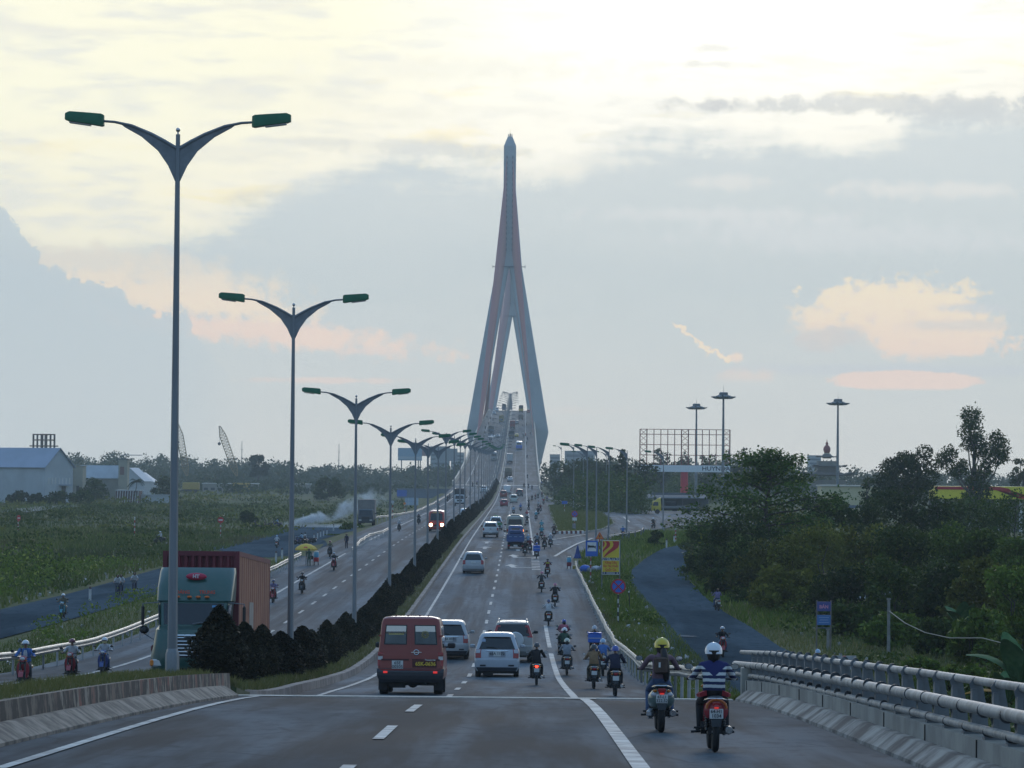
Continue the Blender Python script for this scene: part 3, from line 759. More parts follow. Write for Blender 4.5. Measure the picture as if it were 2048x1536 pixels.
for (x, h, r) in ((5.56, 1.10, 0.052), (5.40, 0.80, 0.078), (5.44, 0.55, 0.053)): pm.cyl((x, 0.10, h), (x, 0.15, h), r * 1.13, None, 14)
pme = pm.mesh('post', [mat("cast_post_grey", (0.20, 0.215, 0.225), 0.5, 0.4, var=0.2), mat("dark_collar", (0.07, 0.075, 0.08), 0.6, 0.4)], 40)
for y in ky:
    if y > 12: po = link('post', pme, par); po.location = (0, y, rz1(y))
# broken wall stub at the end of the parapet
mb = MB(); mb.box((5.5, JOINT + 0.5, rz1(JOINT) + 0.25), (0.5, 0.5, 1.0)); mb.obj('end_block', PARC, par)

# ------------------------------------------------------------------ far bridge: parapets, barrier, piers
br = thing('road_bridge', 'long concrete bridge deck climbing to the pylon with pale parapets', 'bridge', (XC, FARJ, 0))
br_loc = Vector((XC, FARJ, 0))
CREAM = mat("cream_parapet_paint", (0.52, 0.47, 0.38), 0.7, col2=(0.40, 0.33, 0.26), vscale=0.15)
def child_loft(name, prof, m, ys=fy):
    mb = MB(); mb.loft([[(p[0] - XC, y - FARJ, rz1(y) + p[1]) for p in prof] for y in ys]); return mb.obj(name, m, br)
child_loft('parapet', [(XL - 0.55, -0.3), (XL - 0.55, 1.15), (XL - 0.1, 1.15), (XL + 0.1, -0.02)], CREAM)
child_loft('parapet', [(XR + 0.55, -0.3), (XR + 0.55, 1.05), (XR + 0.2, 1.05), (XR + 0.02, -0.02)], CREAM)
child_loft('median_barrier', [(-7.25, -0.02), (-7.1, 0.75), (-6.95, 0.75), (-6.8, -0.02)], CREAM)
child_loft('median_barrier', [(-9.0, -0.02), (-8.85, 0.75), (-8.7, 0.75), (-8.55, -0.02)], CREAM)
for y in list(np.arange(FARJ + 30, 1680, 60)) + list(np.arange(2330, 2900, 70)):
    mb = MB(); z = rz1(y) - 2.8
    if z > 2:
        mb.loft([[(x - XC, y - FARJ + q, h) for x, q in ((XC - w, -1.5), (XC + w, -1.5), (XC + w, 1.5), (XC - w, 1.5))] for h, w in ((-1, 6), (z - 2, 6), (z, 11.5))])
        mb.obj('pier', CONC_P, br)

# ------------------------------------------------------------------ pylons with stay cables
CABLE = mat("orange_red_cable_sheath", (0.42, 0.16, 0.135), 0.5)
PX = 1716 / 7200.0
hz = lambda v: (940 - v) * PX + HC
def pylon(y0, label, name='bridge_pylon'):
    cx = -7.75
    root = thing(name, label, 'bridge tower', (cx, y0, 0))
    T = 3.6
    leg_prof = [(0, 13.2), (hz(864.5), 19.5), (hz(536), 6.2)]
    def out_x(z): return np.interp(z, [p[0] for p in leg_prof], [p[1] for p in leg_prof])
    for s in (-1, 1):
        mb = MB(); rings = []
        for z in (-2, 10, 20, hz(864.5), 60, 85, hz(536)):
            xo = out_x(z); xi = xo - np.interp(z, [0, 27, 100, 112], [6.4, 6.3, 6.0, 6.17]); t_ = np.interp(z, [0, 27, 110], [4.6, 4.4, T]); c = 0.5
            rings.append([(s * xo, -t_ + c, z), (s * (xo - c), -t_, z), (s * (xi + c), -t_, z), (s * xi, -t_ + c, z), (s * xi, t_ - c, z), (s * (xi + c), t_, z), (s * (xo - c), t_, z), (s * xo, t_ - c, z)])
        mb.loft(rings); mb.obj('leg', CONC_P, root)
    mb = MB(); rings = []
    for v, w in ((536, 6.19), (452, 18.7 * PX), (379, 12.3 * PX), (292, 12.3 * PX), (273, 4.8 * PX)):
        z = hz(v) + (0.01 if v == 536 else 0); t_ = T if v > 280 else 2.2; c = 0.5
        rings.append([(w, -t_ + c, z), (w - c, -t_, z), (-w + c, -t_, z), (-w, -t_ + c, z), (-w, t_ - c, z), (-w + c, t_, z), (w - c, t_, z), (w, t_ - c, z)])
    mb.loft(rings); mb.obj('shaft', CONC_P, root)
    mb = MB()
    for s in (-1, 1): mb.box((s * 0.85, 0, hz(271)), (0.45, 3.0, 1.6))
    mb.obj('cap', CONC_P, root)
    mb = MB(); mb.cyl((0, 0, hz(273)), (0, 0, hz(266)), 0.35, 0.3, 8); mb.cyl((0, 0, hz(266)), (0, 0, hz(256)), 0.07, 0.04, 6); mb.obj('lightning_rod', STEEL_D, root)
    mb = MB()
    mb.box((0, -T - 0.25, hz(534)), (12.6, 0.5, 0.35))
    for s in (-1, 1):
        mb.box((s * 6.9, -T + 0.8, hz(534)), (1.6, 0.5, 0.3)); mb.box((s * 7.7, -T + 0.8, hz(534)), (0.25, 0.5, 1.5))
    mb.obj('access_platform', STEEL_D, root)
    for s in (-1, 1):
        mb = MB()
        for i in range(18): mb.box((s * 1.36, -T - 0.15, 114 + i * 2.6), (0.35, 0.4, 1.2))
        mb.obj('anchor_row', STEEL_D, root)
    mb = MB(); mb.box((0, 0, rz1(y0) - 5.2), (27.5, 5.5, 4.5)); mb.obj('cross_beam', CONC_P, root)
    d = 1 if y0 < 2000 else -1
    for s in (-1, 1):
        for fan in (-1, 1):
            for i in range(18):
                side = fan == -d
                yy = (30 + i * 10.0) if side else (28 + i * 13.6)
                yd = y0 + fan * yy; xd = s * 11.85 + (XL + XR) / 2 - cx
                mb = MB(); mb.cyl((s * 1.36, fan * T * 0.9, 114 + i * 2.6), (xd, fan * yy, rz1(yd) + 1.2), 0.115, None, 5, caps=False)
                mb.obj('stay_cable', CABLE, root)
    return root
pylon(1716, 'nearer tall concrete A-shaped bridge pylon with red stay cables')
pylon(2266, 'farther concrete bridge pylon seen between the legs of the nearer one')
# ------------------------------------------------------------------ leaves
def leaf_mat(name, c1, c2, c3=None, trans=0.25, field=False):
    if name in _M: return _M[name]
    m = bpy.data.materials.new(name); m.use_nodes = True; _M[name] = m
    t = NT(m.node_tree); b = t.n['Principled BSDF']; out = t.n['Material Output']
    g = t.new('ShaderNodeNewGeometry'); oi = t.new('ShaderNodeObjectInfo')
    co = t.new('ShaderNodeTexCoord').outputs['Object']
    n = t.noise(co, 0.5, 3, 0.6)
    c = t.mix(t.m('ADD', t.m('MULTIPLY', g.outputs['Random Per Island'], 0.6), t.m('MULTIPLY', t.ss(n, 0.35, 0.65), 0.4)), c1, c2)
    if c3: c = t.mix(t.ss(g.outputs['Random Per Island'], 0.90, 0.97), c, c3)
    if field: c = t.mix(t.m('MULTIPLY', t.ss(t.noise(t.scale(co, 1, 0.4, 1), 0.045, 4, 0.6), 0.46, 0.62), 0.75), c, (0.105, 0.088, 0.045)); c = t.mix(t.m('MULTIPLY', t.ss(t.noise(t.scale(co, 1, 0.4, 1), 0.03, 3, 0.6, w=3.0), 0.5, 0.62), 0.6), c, (0.035, 0.062, 0.016))
    c = t.mix(1.0, c, t.xyz(*[t.m('MULTIPLY_ADD', oi.outputs['Random'], 0.75, 0.65)] * 3), 'MULTIPLY')
    t.put(b.inputs['Base Color'], c); b.inputs['Roughness'].default_value = 0.55; b.inputs['Specular IOR Level'].default_value = 0.10
    tr = t.new('ShaderNodeBsdfTranslucent'); t.put(tr.inputs[0], c)
    mx = t.new('ShaderNodeMixShader'); mx.inputs[0].default_value = trans
    t.l.new(b.outputs[0], mx.inputs[1]); t.l.new(tr.outputs[0], mx.inputs[2]); t.l.new(mx.outputs[0], out.inputs['Surface'])
    return m
LEAF_D = leaf_mat("dark_leaves", (0.026, 0.046, 0.008), (0.064, 0.094, 0.016), (0.11, 0.14, 0.028))
LEAF_M = leaf_mat("mid_green_leaves", (0.046, 0.078, 0.010), (0.105, 0.145, 0.020), (0.19, 0.22, 0.04))
LEAF_O = leaf_mat("olive_leaves", (0.066, 0.074, 0.010), (0.135, 0.138, 0.020), (0.20, 0.19, 0.035))
LEAF_L = leaf_mat("fresh_leaves", (0.064, 0.105, 0.012), (0.135, 0.185, 0.028), (0.24, 0.26, 0.055))
LEAF_B = leaf_mat("blackish_conifer_leaves", (0.017, 0.017, 0.009), (0.048, 0.044, 0.024), (0.09, 0.07, 0.035), trans=0.05)  # backlit darkness of the hedge is put into the leaf colour
LEAF_F = leaf_mat("far_tree_leaves", (0.030, 0.046, 0.014), (0.062, 0.082, 0.022))
LEAF_A = leaf_mat("almond_leaves", (0.034, 0.066, 0.010), (0.080, 0.130, 0.020), (0.17, 0.20, 0.035))
BARK = mat("bark", (0.085, 0.07, 0.055), 0.9, var=0.4, vscale=4)
BARK_L = mat("pale_bark", (0.20, 0.18, 0.155), 0.9, var=0.4, vscale=3)
def leaves(centers, radii, n, size, seed=0, shell=0.55, flat=0.0, aspect=0.55, squash=1.0):
    """leaf quads filling clusters; returns verts (n*4, 3)"""
    r = np.random.default_rng(seed); C_ = np.asarray(centers, float); Rd = np.asarray(radii, float)
    if Rd.ndim == 1: Rd = np.repeat(Rd[:, None], 3, 1)
    w = (Rd.prod(1)) ** (2 / 3); k = r.choice(len(C_), n, p=w / w.sum())
    d = r.normal(size=(n, 3)); d /= np.linalg.norm(d, axis=1)[:, None]
    rad = shell + (1 - shell) * r.random(n) ** 0.6; rad *= 1 + 0.16 * r.normal(size=n)
    p = C_[k] + d * Rd[k] * rad[:, None]
    a = r.normal(size=(n, 3)); a[:, 2] *= (1 - flat); a /= np.linalg.norm(a, axis=1)[:, None]
    b = np.cross(a, r.normal(size=(n, 3)) + np.array([0, 0, flat * 3])); b /= np.linalg.norm(b, axis=1)[:, None] + 1e-9
    s = size * (0.6 + 0.8 * r.random(n))[:, None]
    a = a * s * 0.5; b = b * s * 0.5 * aspect
    return np.stack((p - a, p - b * 1.0, p + a, p + b), 1).reshape(-1, 3)
def leaf_obj(name, V, m, parent=None, z0=None):
    if z0 is not None: V = V.copy(); V[:, 2] = np.maximum(V[:, 2], z0)
    f = np.arange(len(V)).reshape(-1, 4)
    return link(name, raw_mesh(name, V, f, m), parent)
def limb(mb, a, b, r0, r1, bend=0.1, seed=0):
    q = random.Random(seed); a, b = Vector(a), Vector(b); L = (b - a).length; pts = []
    for i in range(6):
        t = i / 5; pts.append(a.lerp(b, t) + Vector((q.uniform(-1, 1), q.uniform(-1, 1), q.uniform(-.4, .4))) * L * bend * math.sin(math.pi * t) * 0.6)
    mb.tube(pts, [r0 + (r1 - r0) * i / 5 for i in range(6)], 7)
def tree(name, label, cat, x, y, h, w, kind='round', m=None, seed=0, n=None, leaf=None, group=None, z=None, bark=None):
    q = np.random.default_rng(seed + 100); z = gz(x, y) if z is None else z
    root = thing(name, label, cat, (x, y, z), 0, group)
    r = w / 2; mb = MB(); cl = []; rd = []
    leaf = leaf or max(0.16, y / 7200 * 5.0)
    if kind == 'round':
        ch = h * 0.72; cz = h - ch / 2
        for i in range(26):
            d = q.normal(size=3); d /= np.linalg.norm(d); k = 0.45 + 0.5 * q.random()
            c = np.array([d[0] * r * k, d[1] * r * k, cz + d[2] * ch / 2 * k * 0.95]); s = r * (0.20 + 0.18 * q.random())
            cl.append(c); rd.append((s * 1.15, s * 1.15, s * 0.85))
        limb(mb, (0, 0, -0.3), (q.normal() * .2, 0, h * 0.5), h * 0.028, h * 0.016, 0.08, seed)
        for c in cl[:9]: limb(mb, (0, 0, h * (0.25 + 0.2 * q.random())), c, h * 0.012, h * 0.004, 0.15, seed + int(c[0] * 10))
    elif kind == 'bush':
        for i in range(26):
            a = q.random() * 6.28; k = q.random() ** 0.5; zz = h * (0.1 + 0.84 * q.random()); kk = math.sqrt(max(0.05, 1 - (zz / h) ** 2.2))
            s = min(r, h) * (0.13 + 0.20 * q.random() ** 1.5); cl.append(np.array([math.cos(a) * r * k * kk * 0.95, math.sin(a) * r * k * kk * 0.9, zz])); rd.append((s * 1.2, s * 1.2, s))
        for c in cl[:6]: limb(mb, (0, 0, -0.2), c, h * 0.014, h * 0.004, 0.15, seed)
    elif kind == 'layered':     # tropical almond: flat tiers of big leaves on near-horizontal boughs
        limb(mb, (0, 0, -0.3), (0.2, 0, h * 0.97), h * 0.024, h * 0.006, 0.04, seed)
        for i in range(34):
            zz = h * (0.10 + 0.86 * (i / 33)); k = float(np.interp(i / 33, [0, .15, .5, .78, 1], [.55, .95, 1.0, .62, .15])); a = i * 2.4 + q.random()
            L = r * k * (0.7 + 0.45 * q.random()); e = np.array([math.cos(a) * L, math.sin(a) * L, zz + q.random() * 0.6])
            limb(mb, (0, 0, zz - 0.5), e, h * 0.008, h * 0.003, 0.1, seed + i)
            for t_ in (0.35, 0.6, 0.85, 1.05):
                c = e * t_ + np.array([0, 0, zz * (1 - t_)]); c[:2] += q.normal(size=2) * r * 0.07; s = r * (0.13 + 0.09 * q.random()); cl.append(c); rd.append((s * 1.3, s * 1.3, s * 0.50))
    elif kind == 'sparse':      # tall open crown in separate masses
        for (px, pz, s) in ((0.0, .90, .26), (-.05, .78, .30), (.15, .70, .22), (.62, .72, .24), (.78, .64, .24), (.55, .58, .26), (-.62, .60, .22), (-.80, .55, .20), (-.45, .48, .24), (-.2, .52, .16), (.3, .48, .22), (.05, .40, .22), (.25, .32, .26), (-.05, .26, .2), (.15, .62, .18), (.42, .66, .16), (-.1, .68, .18), (.85, .58, .14), (.1, .2, .28)):
            c = np.array([px * r, q.normal() * r * 0.2, pz * h]); cl.append(c); s *= r * 1.16; rd.append((s, s, s * 0.95)); limb(mb, (r * 0.08, 0, h * max(0.1, pz - 0.32)), c, h * 0.009, h * 0.004, 0.12, seed + int(pz * 100))
        limb(mb, (0, 0, -0.3), (0.08 * r, 0, h * 0.72), h * 0.02, h * 0.008, 0.05, seed)
    elif kind == 'cone':
        for i in range(26):
            t_ = i / 25; a = i * 2.39; zz = h * (0.1 + 0.88 * t_); L = r * (1 - t_) ** 0.8 * (0.6 + 0.4 * q.random())
            s = r * (0.34 - 0.2 * t_); cl.append(np.array([math.cos(a) * L, math.sin(a) * L, zz])); rd.append((s * 1.3, s * 1.3, s * 0.6))
        limb(mb, (0, 0, -0.3), (0, 0, h * 0.95), h * 0.02, h * 0.004, 0.03, seed)
    n = n or int(min(9000, max(500, 9.0 * w * h / leaf ** 2 * 0.55)))
    V = leaves(cl, rd, n, leaf, seed, shell=0.62 if kind in ('bush', 'round') else 0.35, flat=0.5 if kind == 'layered' else 0.0)
    leaf_obj('crown', V, m or LEAF_D, root, 0.02)
    mb.obj('trunk', bark or BARK, root, 60)
    return root
def tree_px(name, label, cat, u, d, vtop, wpx, kind='round', m=None, seed=0, **kw):
    p = at(u, vtop, d); z = gz(p.x, d)
    return tree(name, label, cat, p.x, d, p.z - z, wpx * d / F, kind, m, seed, **kw)

# ------------------------------------------------------------------ lamps
LGREY = mat("lamp_post_grey_paint", (0.24, 0.255, 0.265), 0.5, 0.2, var=0.3, vscale=1.5)
LGREEN = mat("lamp_head_green", (0.015, 0.13, 0.055), 0.4, var=0.15)
LENS = mat("lamp_lens", (0.45, 0.45, 0.42), 0.25)
def lamp_meshes():
    D = {}
    mb = MB(); mb.cyl((0, 0, 0), (0, 0, 1), 0.118, 0.05, 8); D['pole'] = mb.mesh('pole', LGREY, 30)
    mb = MB(); mb.cyl((0, 0, -.02), (0, 0, .08), 0.02, None, 8); mb.ball((0, 0, 0.1), 0.052, 12, 8); D['finial'] = mb.mesh('finial', mat("finial_steel", (0.5, 0.5, 0.5), 0.25, 0.9), 60)
    mb = MB(); up = [(.03, -.32), (.3, -.16), (.6, 0), (1.06, .19), (1.44, .27), (1.74, .29)]
    mb.tube([(x, 0, z) for x, z in up], [.045, .043, .04, .036, .03, .028], 8)
    top = [(.03, -.34), (.3, -.18), (.6, -.02), (1.06, .165), (1.3, .22)]; low = [(1.21, .15), (.83, -.06), (.45, -.38), (.22, -.71), (.05, -1.08)]
    mb.prism(top + low, -0.012, 0.012, 'Y'); D['arm'] = mb.mesh('arm', LGREY, 40)
    mb = MB()
    mb.loft([[(x, -w, z0), (x, w, z0), (x, w, z0 + .1), (x, w * .6, z1), (x, -w * .6, z1), (x, -w, z0 + .1)] for x, w, z0, z1 in ((1.68, .10, .18, .42), (1.74, .16, .17, .45), (2.0, .17, .215, .47), (2.46, .16, .275, .50), (2.56, .11, .31, .46))])
    D['lamp_head'] = mb.mesh('lamp_head', LGREEN, 30)
    mb = MB(); mb.loft([[(x, -w, z), (x, w, z), (x, w, z - .03), (x, -w, z - .03)] for x, w, z in ((1.98, .12, .205), (2.46, .12, .268))]); D['lens'] = mb.mesh('lens', LENS)
    mb = MB(); mb.lathe([(0.16, 0), (0.16, 0.5), (0.125, 0.62), (0.11, 0.64)], n=8); D['base'] = mb.mesh('base', LGREY, 30)
    return D
LM = lamp_meshes()
def street_lamp(label, x, y, z, H, arms=(1, -1), rz=0.0, group=None, s=1.0, name='street_lamp'):
    root = thing(name, label, 'street lamp', (x, y, z), rz, group)
    o = link('pole', LM['pole'], root); o.scale = (s, s, H)
    link('base', LM['base'], root)
    o = link('finial', LM['finial'], root); o.location = (0, 0, H)
    for a in arms:
        for k in ('arm', 'lamp_head'):
            o = link(k, LM[k], root); o.location = (0, 0, H); o.rotation_euler = (0, 0, 0 if a > 0 else math.pi)
            if k == 'lamp_head': l_ = link('lens', LM['lens'], o)
    return root
tops = {0: 250, 1: 600, 2: 783, 3: 843, 4: 868, 5: 879, 6: 884}
ds = [56, 84.5, 116.5, 147, 181, 205, 229, 252, 282, 309, 334, 368, 403, 438]
while ds[-1] < 700: ds.append(ds[-1] + 28.0)
names_ = ['tallest double arm street lamp, its foot in the grass behind the striped barrier', 'double arm street lamp rising between the first black bushes and the container truck',
          'third double arm street lamp, between the parked grey truck and the red van', 'fourth double arm street lamp, its left head crossing the third lamp post']
for i, d in enumerate(ds):
    y = d * K; zb = rz1(y) + (0.46 if i == 0 else 0.22)
    H = (HC + (940 - 10 - tops[i]) * y / F - zb - 0.15) if i in tops else 11.4
    if i in tops: x = at(1047 - 7.9 * F / y, tops[i], y).x
    street_lamp(names_[i] if i < 4 else 'green headed double arm street lamp in the receding row along the hedge', -7.9, y, zb, H, group='double arm street lamps on the median')
BL = {}
mb = MB(); mb.cyl((0, 0, 0), (0, 0, 9.6), 0.12, 0.07, 6); BL['pole'] = mb.mesh('pole', LGREY)
mb = MB(); mb.tube([(0, 0, 8.6), (1.2, 0, 9.5), (3.1, 0, 10.0)], [0.11, 0.10, 0.09], 6); BL['arm'] = mb.mesh('arm', LGREY)
mb = MB(); mb.rbox((3.7, 0, 10.05), (1.2, 0.4, 0.26), 0.07); BL['lamp_head'] = mb.mesh('lamp_head', STEEL_D)
for i in range(30):
    y = FARJ + 25 + i * 46
    root = thing('street_lamp', 'grey double arm street lamp in the tight far row on the bridge deck', 'street lamp', (-7.9, y, rz1(y) + 0.7), 0, 'street lamps along the bridge deck')
    for k in ('pole', 'arm', 'arm', 'lamp_head', 'lamp_head'):
        o = link(k, BL[k], root)
        if [c.name for c in root.children if c.data == BL[k]].__len__() > 1: o.rotation_euler = (0, 0, math.pi)
rl_ = [(1173, 1122, 893, 'single arm street lamp standing beside the blue bed sign'), (1192, 1082, 894, 'single arm street lamp behind the orange warning triangle'), (1217, 1077, 897, 'single arm street lamp at the near corner of the grass island'),
       (1253, 1078, 900, 'single arm street lamp beside the rider with a lit brake light'), (1326, 1061, 906, 'single arm street lamp in front of the yellow truck'), (1147, 1019, 891, 'single arm street lamp at the far edge of the grass island'),
       (1166, 1012, 905, 'thin single arm street lamp before the dark trees'), (1122, 1003, 893, 'far single arm street lamp where the pale rail leaves the bridge'), (1212, 1008, 905, 'thin single arm street lamp beyond the slip road')]
for u, v, vt, lb in rl_:
    p = on_ground(u, v); H = HC + ray(u, vt).z * p.y - p.z - 0.1
    street_lamp(lb, p.x, p.y, p.z - 0.05, H, arms=(-1,), rz=0.05 if u < 1200 else -0.1, group='single arm street lamps on the right')
# high masts
def high_mast(label, u, vt, d):
    p = at(u, vt, d); z = gz(p.x, d); H = p.z - z
    root = thing('high_mast_light', label, 'floodlight mast', (p.x, d, z), 0, 'floodlight masts')
    mb = MB(); mb.cyl((0, 0, 0), (0, 0, H), 0.42, 0.20, 12); mb.obj('mast', LGREY, root, 40)
    mb = MB(); mb.torus((0, 0, H - 0.5), 1.35, 0.09, 'Z', 20, 6)
    for k in range(6): a = k * math.pi / 3; mb.cyl((0, 0, H - 0.5), (1.35 * math.cos(a), 1.35 * math.sin(a), H - 0.5), 0.05, None, 6)
    mb.rbox((0, 0, H + 0.1), (1.9, 1.9, 1.0), 0.15)
    mb.obj('ring', STEEL_D, root)
    fm = MB(); fm.loft([[(x, -0.42, z0), (x, 0.42, z0), (x, 0.42, z1), (x, -0.42, z1)] for x, z0, z1 in ((1.2, -0.55, 0.35), (1.9, -0.5, 0.05), (2.75, -0.12, 0.02))]); fme = fm.mesh('floodlight', LGREY)
    for k in range(8): f_ = link('floodlight', fme, root); f_.location = (0, 0, H - 0.35); f_.rotation_euler = (0, 0, k * math.pi / 4 + 0.2)
    mb = MB(); mb.cyl((0, 0, H), (0, 0, H + 2.2), 0.04, 0.02, 6); mb.obj('lightning_rod', STEEL_D, root)
high_mast('tallest grey floodlight mast rising above the billboard lattice', 1447, 790, 800)
high_mast('grey floodlight mast standing left of the tallest one, behind the billboard lattice', 1393, 812, 930)
high_mast('grey floodlight mast standing alone right of the pagoda', 1676, 803, 840)

# ------------------------------------------------------------------ median bushes
bme = []
for s_ in range(6):
    q = np.random.default_rng(s_); n = 7000; u_ = q.random(n) ** 0.8; z = 0.10 + 1.75 * u_; lump = 1 + 0.10 * np.sin(7 * q.random() + z * 6 + s_); prof = np.interp(u_, [0, .1, .25, .5, .75, .9, .97, 1], [.30, .45, .51, .45, .30, .155, .07, .015])
    a = q.random(n) * 6.283; rr_ = prof * lump * (0.50 + 0.60 * q.random(n) ** 0.6) * (1 + 0.07 * np.sin(a * 3 + z * 4 + s_ * 2)); c = np.stack((np.cos(a) * rr_, np.sin(a) * rr_, z), -1)
    V = leaves(c, np.full(n, 0.03), n, 0.085, s_, aspect=0.45); V[:, 2] = np.maximum(V[:, 2], 0.06)
    core = MB(); core.lathe([(0.02, 0.15), (0.34, 0.3), (0.38, 0.7), (0.28, 1.1), (0.13, 1.5), (0.02, 1.7)], n=12)
    cv = np.array(core.v); F4 = [f for f in core.f if len(f) == 4]
    V2 = np.concatenate((V, cv)); F2 = np.concatenate((np.arange(len(V)).reshape(-1, 4), np.array(F4) + len(V)))
    tm = MB(); tm.cyl((0, 0, -0.1), (0, 0, 0.6), 0.05, 0.04, 7)
    bme.append((raw_mesh('foliage', V2, F2, LEAF_B), tm.mesh('stem', BARK)))
y = 95.5; i = 0
while y < FARJ - 8:
    z = rz1(y) + 0.22; s = random.uniform(0.74, 1.10); h = 1.10 if i == 0 else random.uniform(0.74, 1.06)
    root = thing('conical_bush', 'largest blackish conical bush, at the hedge end in front of the container truck' if i == 0 else 'blackish clipped conical bush in the median hedge row', 'bush', (-7.95 + random.uniform(-.12, .12), y, z), random.uniform(0, 6), 'clipped bushes of the median hedge')
    root.scale = (s * (1.75 if i == 0 else 1.5), s * (1.75 if i == 0 else 1.5), h * 1.1); fo, st_ = bme[(i * 7 + i // 3) % 6]; link('foliage', fo, root); link('stem', st_, root)
    y += random.uniform(7.6, 8.9) if i > 0 else 8.0; i += 1
    if y > 500: y -= 1.6

# ------------------------------------------------------------------ grass, weeds and shrubs that nobody could count
def blades(name, P, h, w, m, seed=0, lean=0.35):
    """grass blades: thin bent quads at points P (n,3)"""
    r = np.random.default_rng(seed); n = len(P); a = r.random(n) * 6.283; hh = h * (0.5 + r.random(n)); ww = w * (0.6 + 0.8 * r.random(n))
    dx = np.stack((np.cos(a), np.sin(a), 0 * a), -1); ln_ = r.normal(size=(n, 3)) * lean; ln_[:, 2] = 1; tip = ln_ * hh[:, None]
    V = np.stack((P - dx * ww[:, None] / 2, P + dx * ww[:, None] / 2, P + tip * 0.6 + dx * ww[:, None] * 0.35, P + tip), 1).reshape(-1, 3)
    o = link(name, raw_mesh(name, V, np.arange(4 * n).reshape(-1, 4), m)); o['kind'] = 'stuff'
    return o
GRASS = leaf_mat("grass_blades", (0.075, 0.115, 0.018), (0.155, 0.185, 0.042), (0.26, 0.23, 0.10), 0.3, True)
GRASS_Y = leaf_mat("dry_grass_blades", (0.085, 0.105, 0.03), (0.17, 0.155, 0.06), (0.20, 0.17, 0.09), 0.3)
r_ = np.random.default_rng(5)
def pts_box(n, x0, x1, y0, y1, zf, bias=1.6):
    y = y0 + (y1 - y0) * r_.random(n) ** bias; x = x0 + (x1 - x0) * r_.random(n); return np.stack((x, y, zf(x, y)), -1)
q = np.concatenate((pts_box(16000, -9.3, -7.2, 40, JOINT, lambda x, y: road_z(y) + 0.40, 0.9), pts_box(7000, -8.6, -7.2, 40, JOINT, lambda x, y: road_z(y) + 0.47, 0.9))); q = q[q[:, 0] < np.interp(q[:, 1], [40, JOINT], [-7.2, -6.45]) - 0.80]
blades('grass', q, 0.14, 0.02, GRASS_Y, 1)
blades('grass', pts_box(26000, -8.95, -6.9, JOINT + 1, 420, lambda x, y: road_z(y) + 0.22, 1.8), 0.22, 0.035, GRASS_Y, 2)
vz = lambda x, y: ground_z(x, y)
blades('grass', np.concatenate((pts_box(26000, 5.0, 8.6, JOINT + 1, 330, vz, 1.5), pts_box(5000, 4.5, 5.6, JOINT + 1, 300, vz, 1.5), pts_box(16000, -26.6, -20.3, 84, 330, vz, 1.5), pts_box(26000, 15.6, 34, 105, 290, vz, 1.2))), 0.22, 0.05, GRASS, 3)
isP = np.array(isl); 
def inside(x, y, poly):
    c = np.zeros(len(x), bool); j = len(poly) - 1
    for i in range(len(poly)):
        xi, yi = poly[i]; xj, yj = poly[j]; c ^= ((yi > y) != (yj > y)) & (x < (xj - xi) * (y - yi) / (yj - yi + 1e-9) + xi); j = i
    return c
q = pts_box(26000, isP[:, 0].min(), isP[:, 0].max(), isP[:, 1].min(), isP[:, 1].max(), lambda x, y: ground_z(x, y) + 0.2, 1.0); q = q[inside(q[:, 0], q[:, 1], isl)]
blades('grass', q, 0.22, 0.10, leaf_mat("island_grass_blades", (0.12, 0.155, 0.035), (0.21, 0.22, 0.065), (0.27, 0.23, 0.10), 0.3), 4)
# right bank between the shoulder, the slip road and the frontage road
frontage = rl + rr
q = pts_box(40000, 5.5, 34, 210, 470, vz, 1.0); q = q[~inside(q[:, 0], q[:, 1], frontage) & ~inside(q[:, 0], q[:, 1], slip)]
blades('grass', q, 0.42, 0.11, LEAF_L, 6)
q = pts_box(16000, 12.0, 22, 110, 250, vz, 1.0); q = q[~inside(q[:, 0], q[:, 1], frontage)]
blades('grass', q, 0.28, 0.06, GRASS_Y, 8)
def shrub_mass(name, zones, m, seed=0):
    """low thicket: (n, x0, x1, y0, y1, height, spread, leaf)"""
    r = np.random.default_rng(seed); out = []
    for n, x0, x1, y0, y1, h, s, lf, per in zones:
        y = y0 + (y1 - y0) * r.random(n) ** 1.3; x = x0 + (x1 - x0) * r.random(n)
        if x1 > 0: k = ~inside(x, y, frontage) & ~inside(x, y, slip); x, y = x[k], y[k]
        hh = h * (0.4 + 0.9 * r.random(len(x))) * (0.5 + 1.0 * (0.5 + 0.5 * np.sin(x * 0.13 + 2 * np.sin(y * 0.045))))
        c = np.stack((x, y, ground_z(x, y) + hh * 0.45), -1); rd = np.stack((s * (0.6 + 0.7 * r.random(len(x))), s * (0.6 + 0.7 * r.random(len(x))), hh * 0.55), -1)
        V = leaves(c, rd, per * len(x), lf, seed, shell=0.4); out.append(V)
    V = np.concatenate(out); gzv = ground_z(V[:, 0], V[:, 1]) - 0.1; V[:, 2] = np.maximum(V[:, 2], gzv)
    o = leaf_obj(name, V, m); o['kind'] = 'stuff'; return o
shrub_mass('shrubs', [(330, -78, -34.5, 172, 330, 1.9, 2.0, 0.30, 110), (200, -130, -60, 250, 420, 1.9, 2.6, 0.36, 70), (34, -27, -22, 92, 330, 0.9, 1.0, 0.2, 70)], LEAF_L, 11)
shrub_mass('shrubs', [(120, -90, -36, 190, 360, 2.0, 2.2, 0.30, 110), (260, -150, -36, 430, 800, 1.0, 3.2, 0.5, 45), (120, -90, -24, 600, 1000, 1.1, 3.5, 0.6, 40)], LEAF_M, 12)
shrub_mass('shrubs', [(300, -330, -60, 800, 1500, 1.6, 6.0, 1.0, 30), (160, -200, -24, 480, 1000, 0.7, 4.5, 0.6, 30)], LEAF_O, 13)
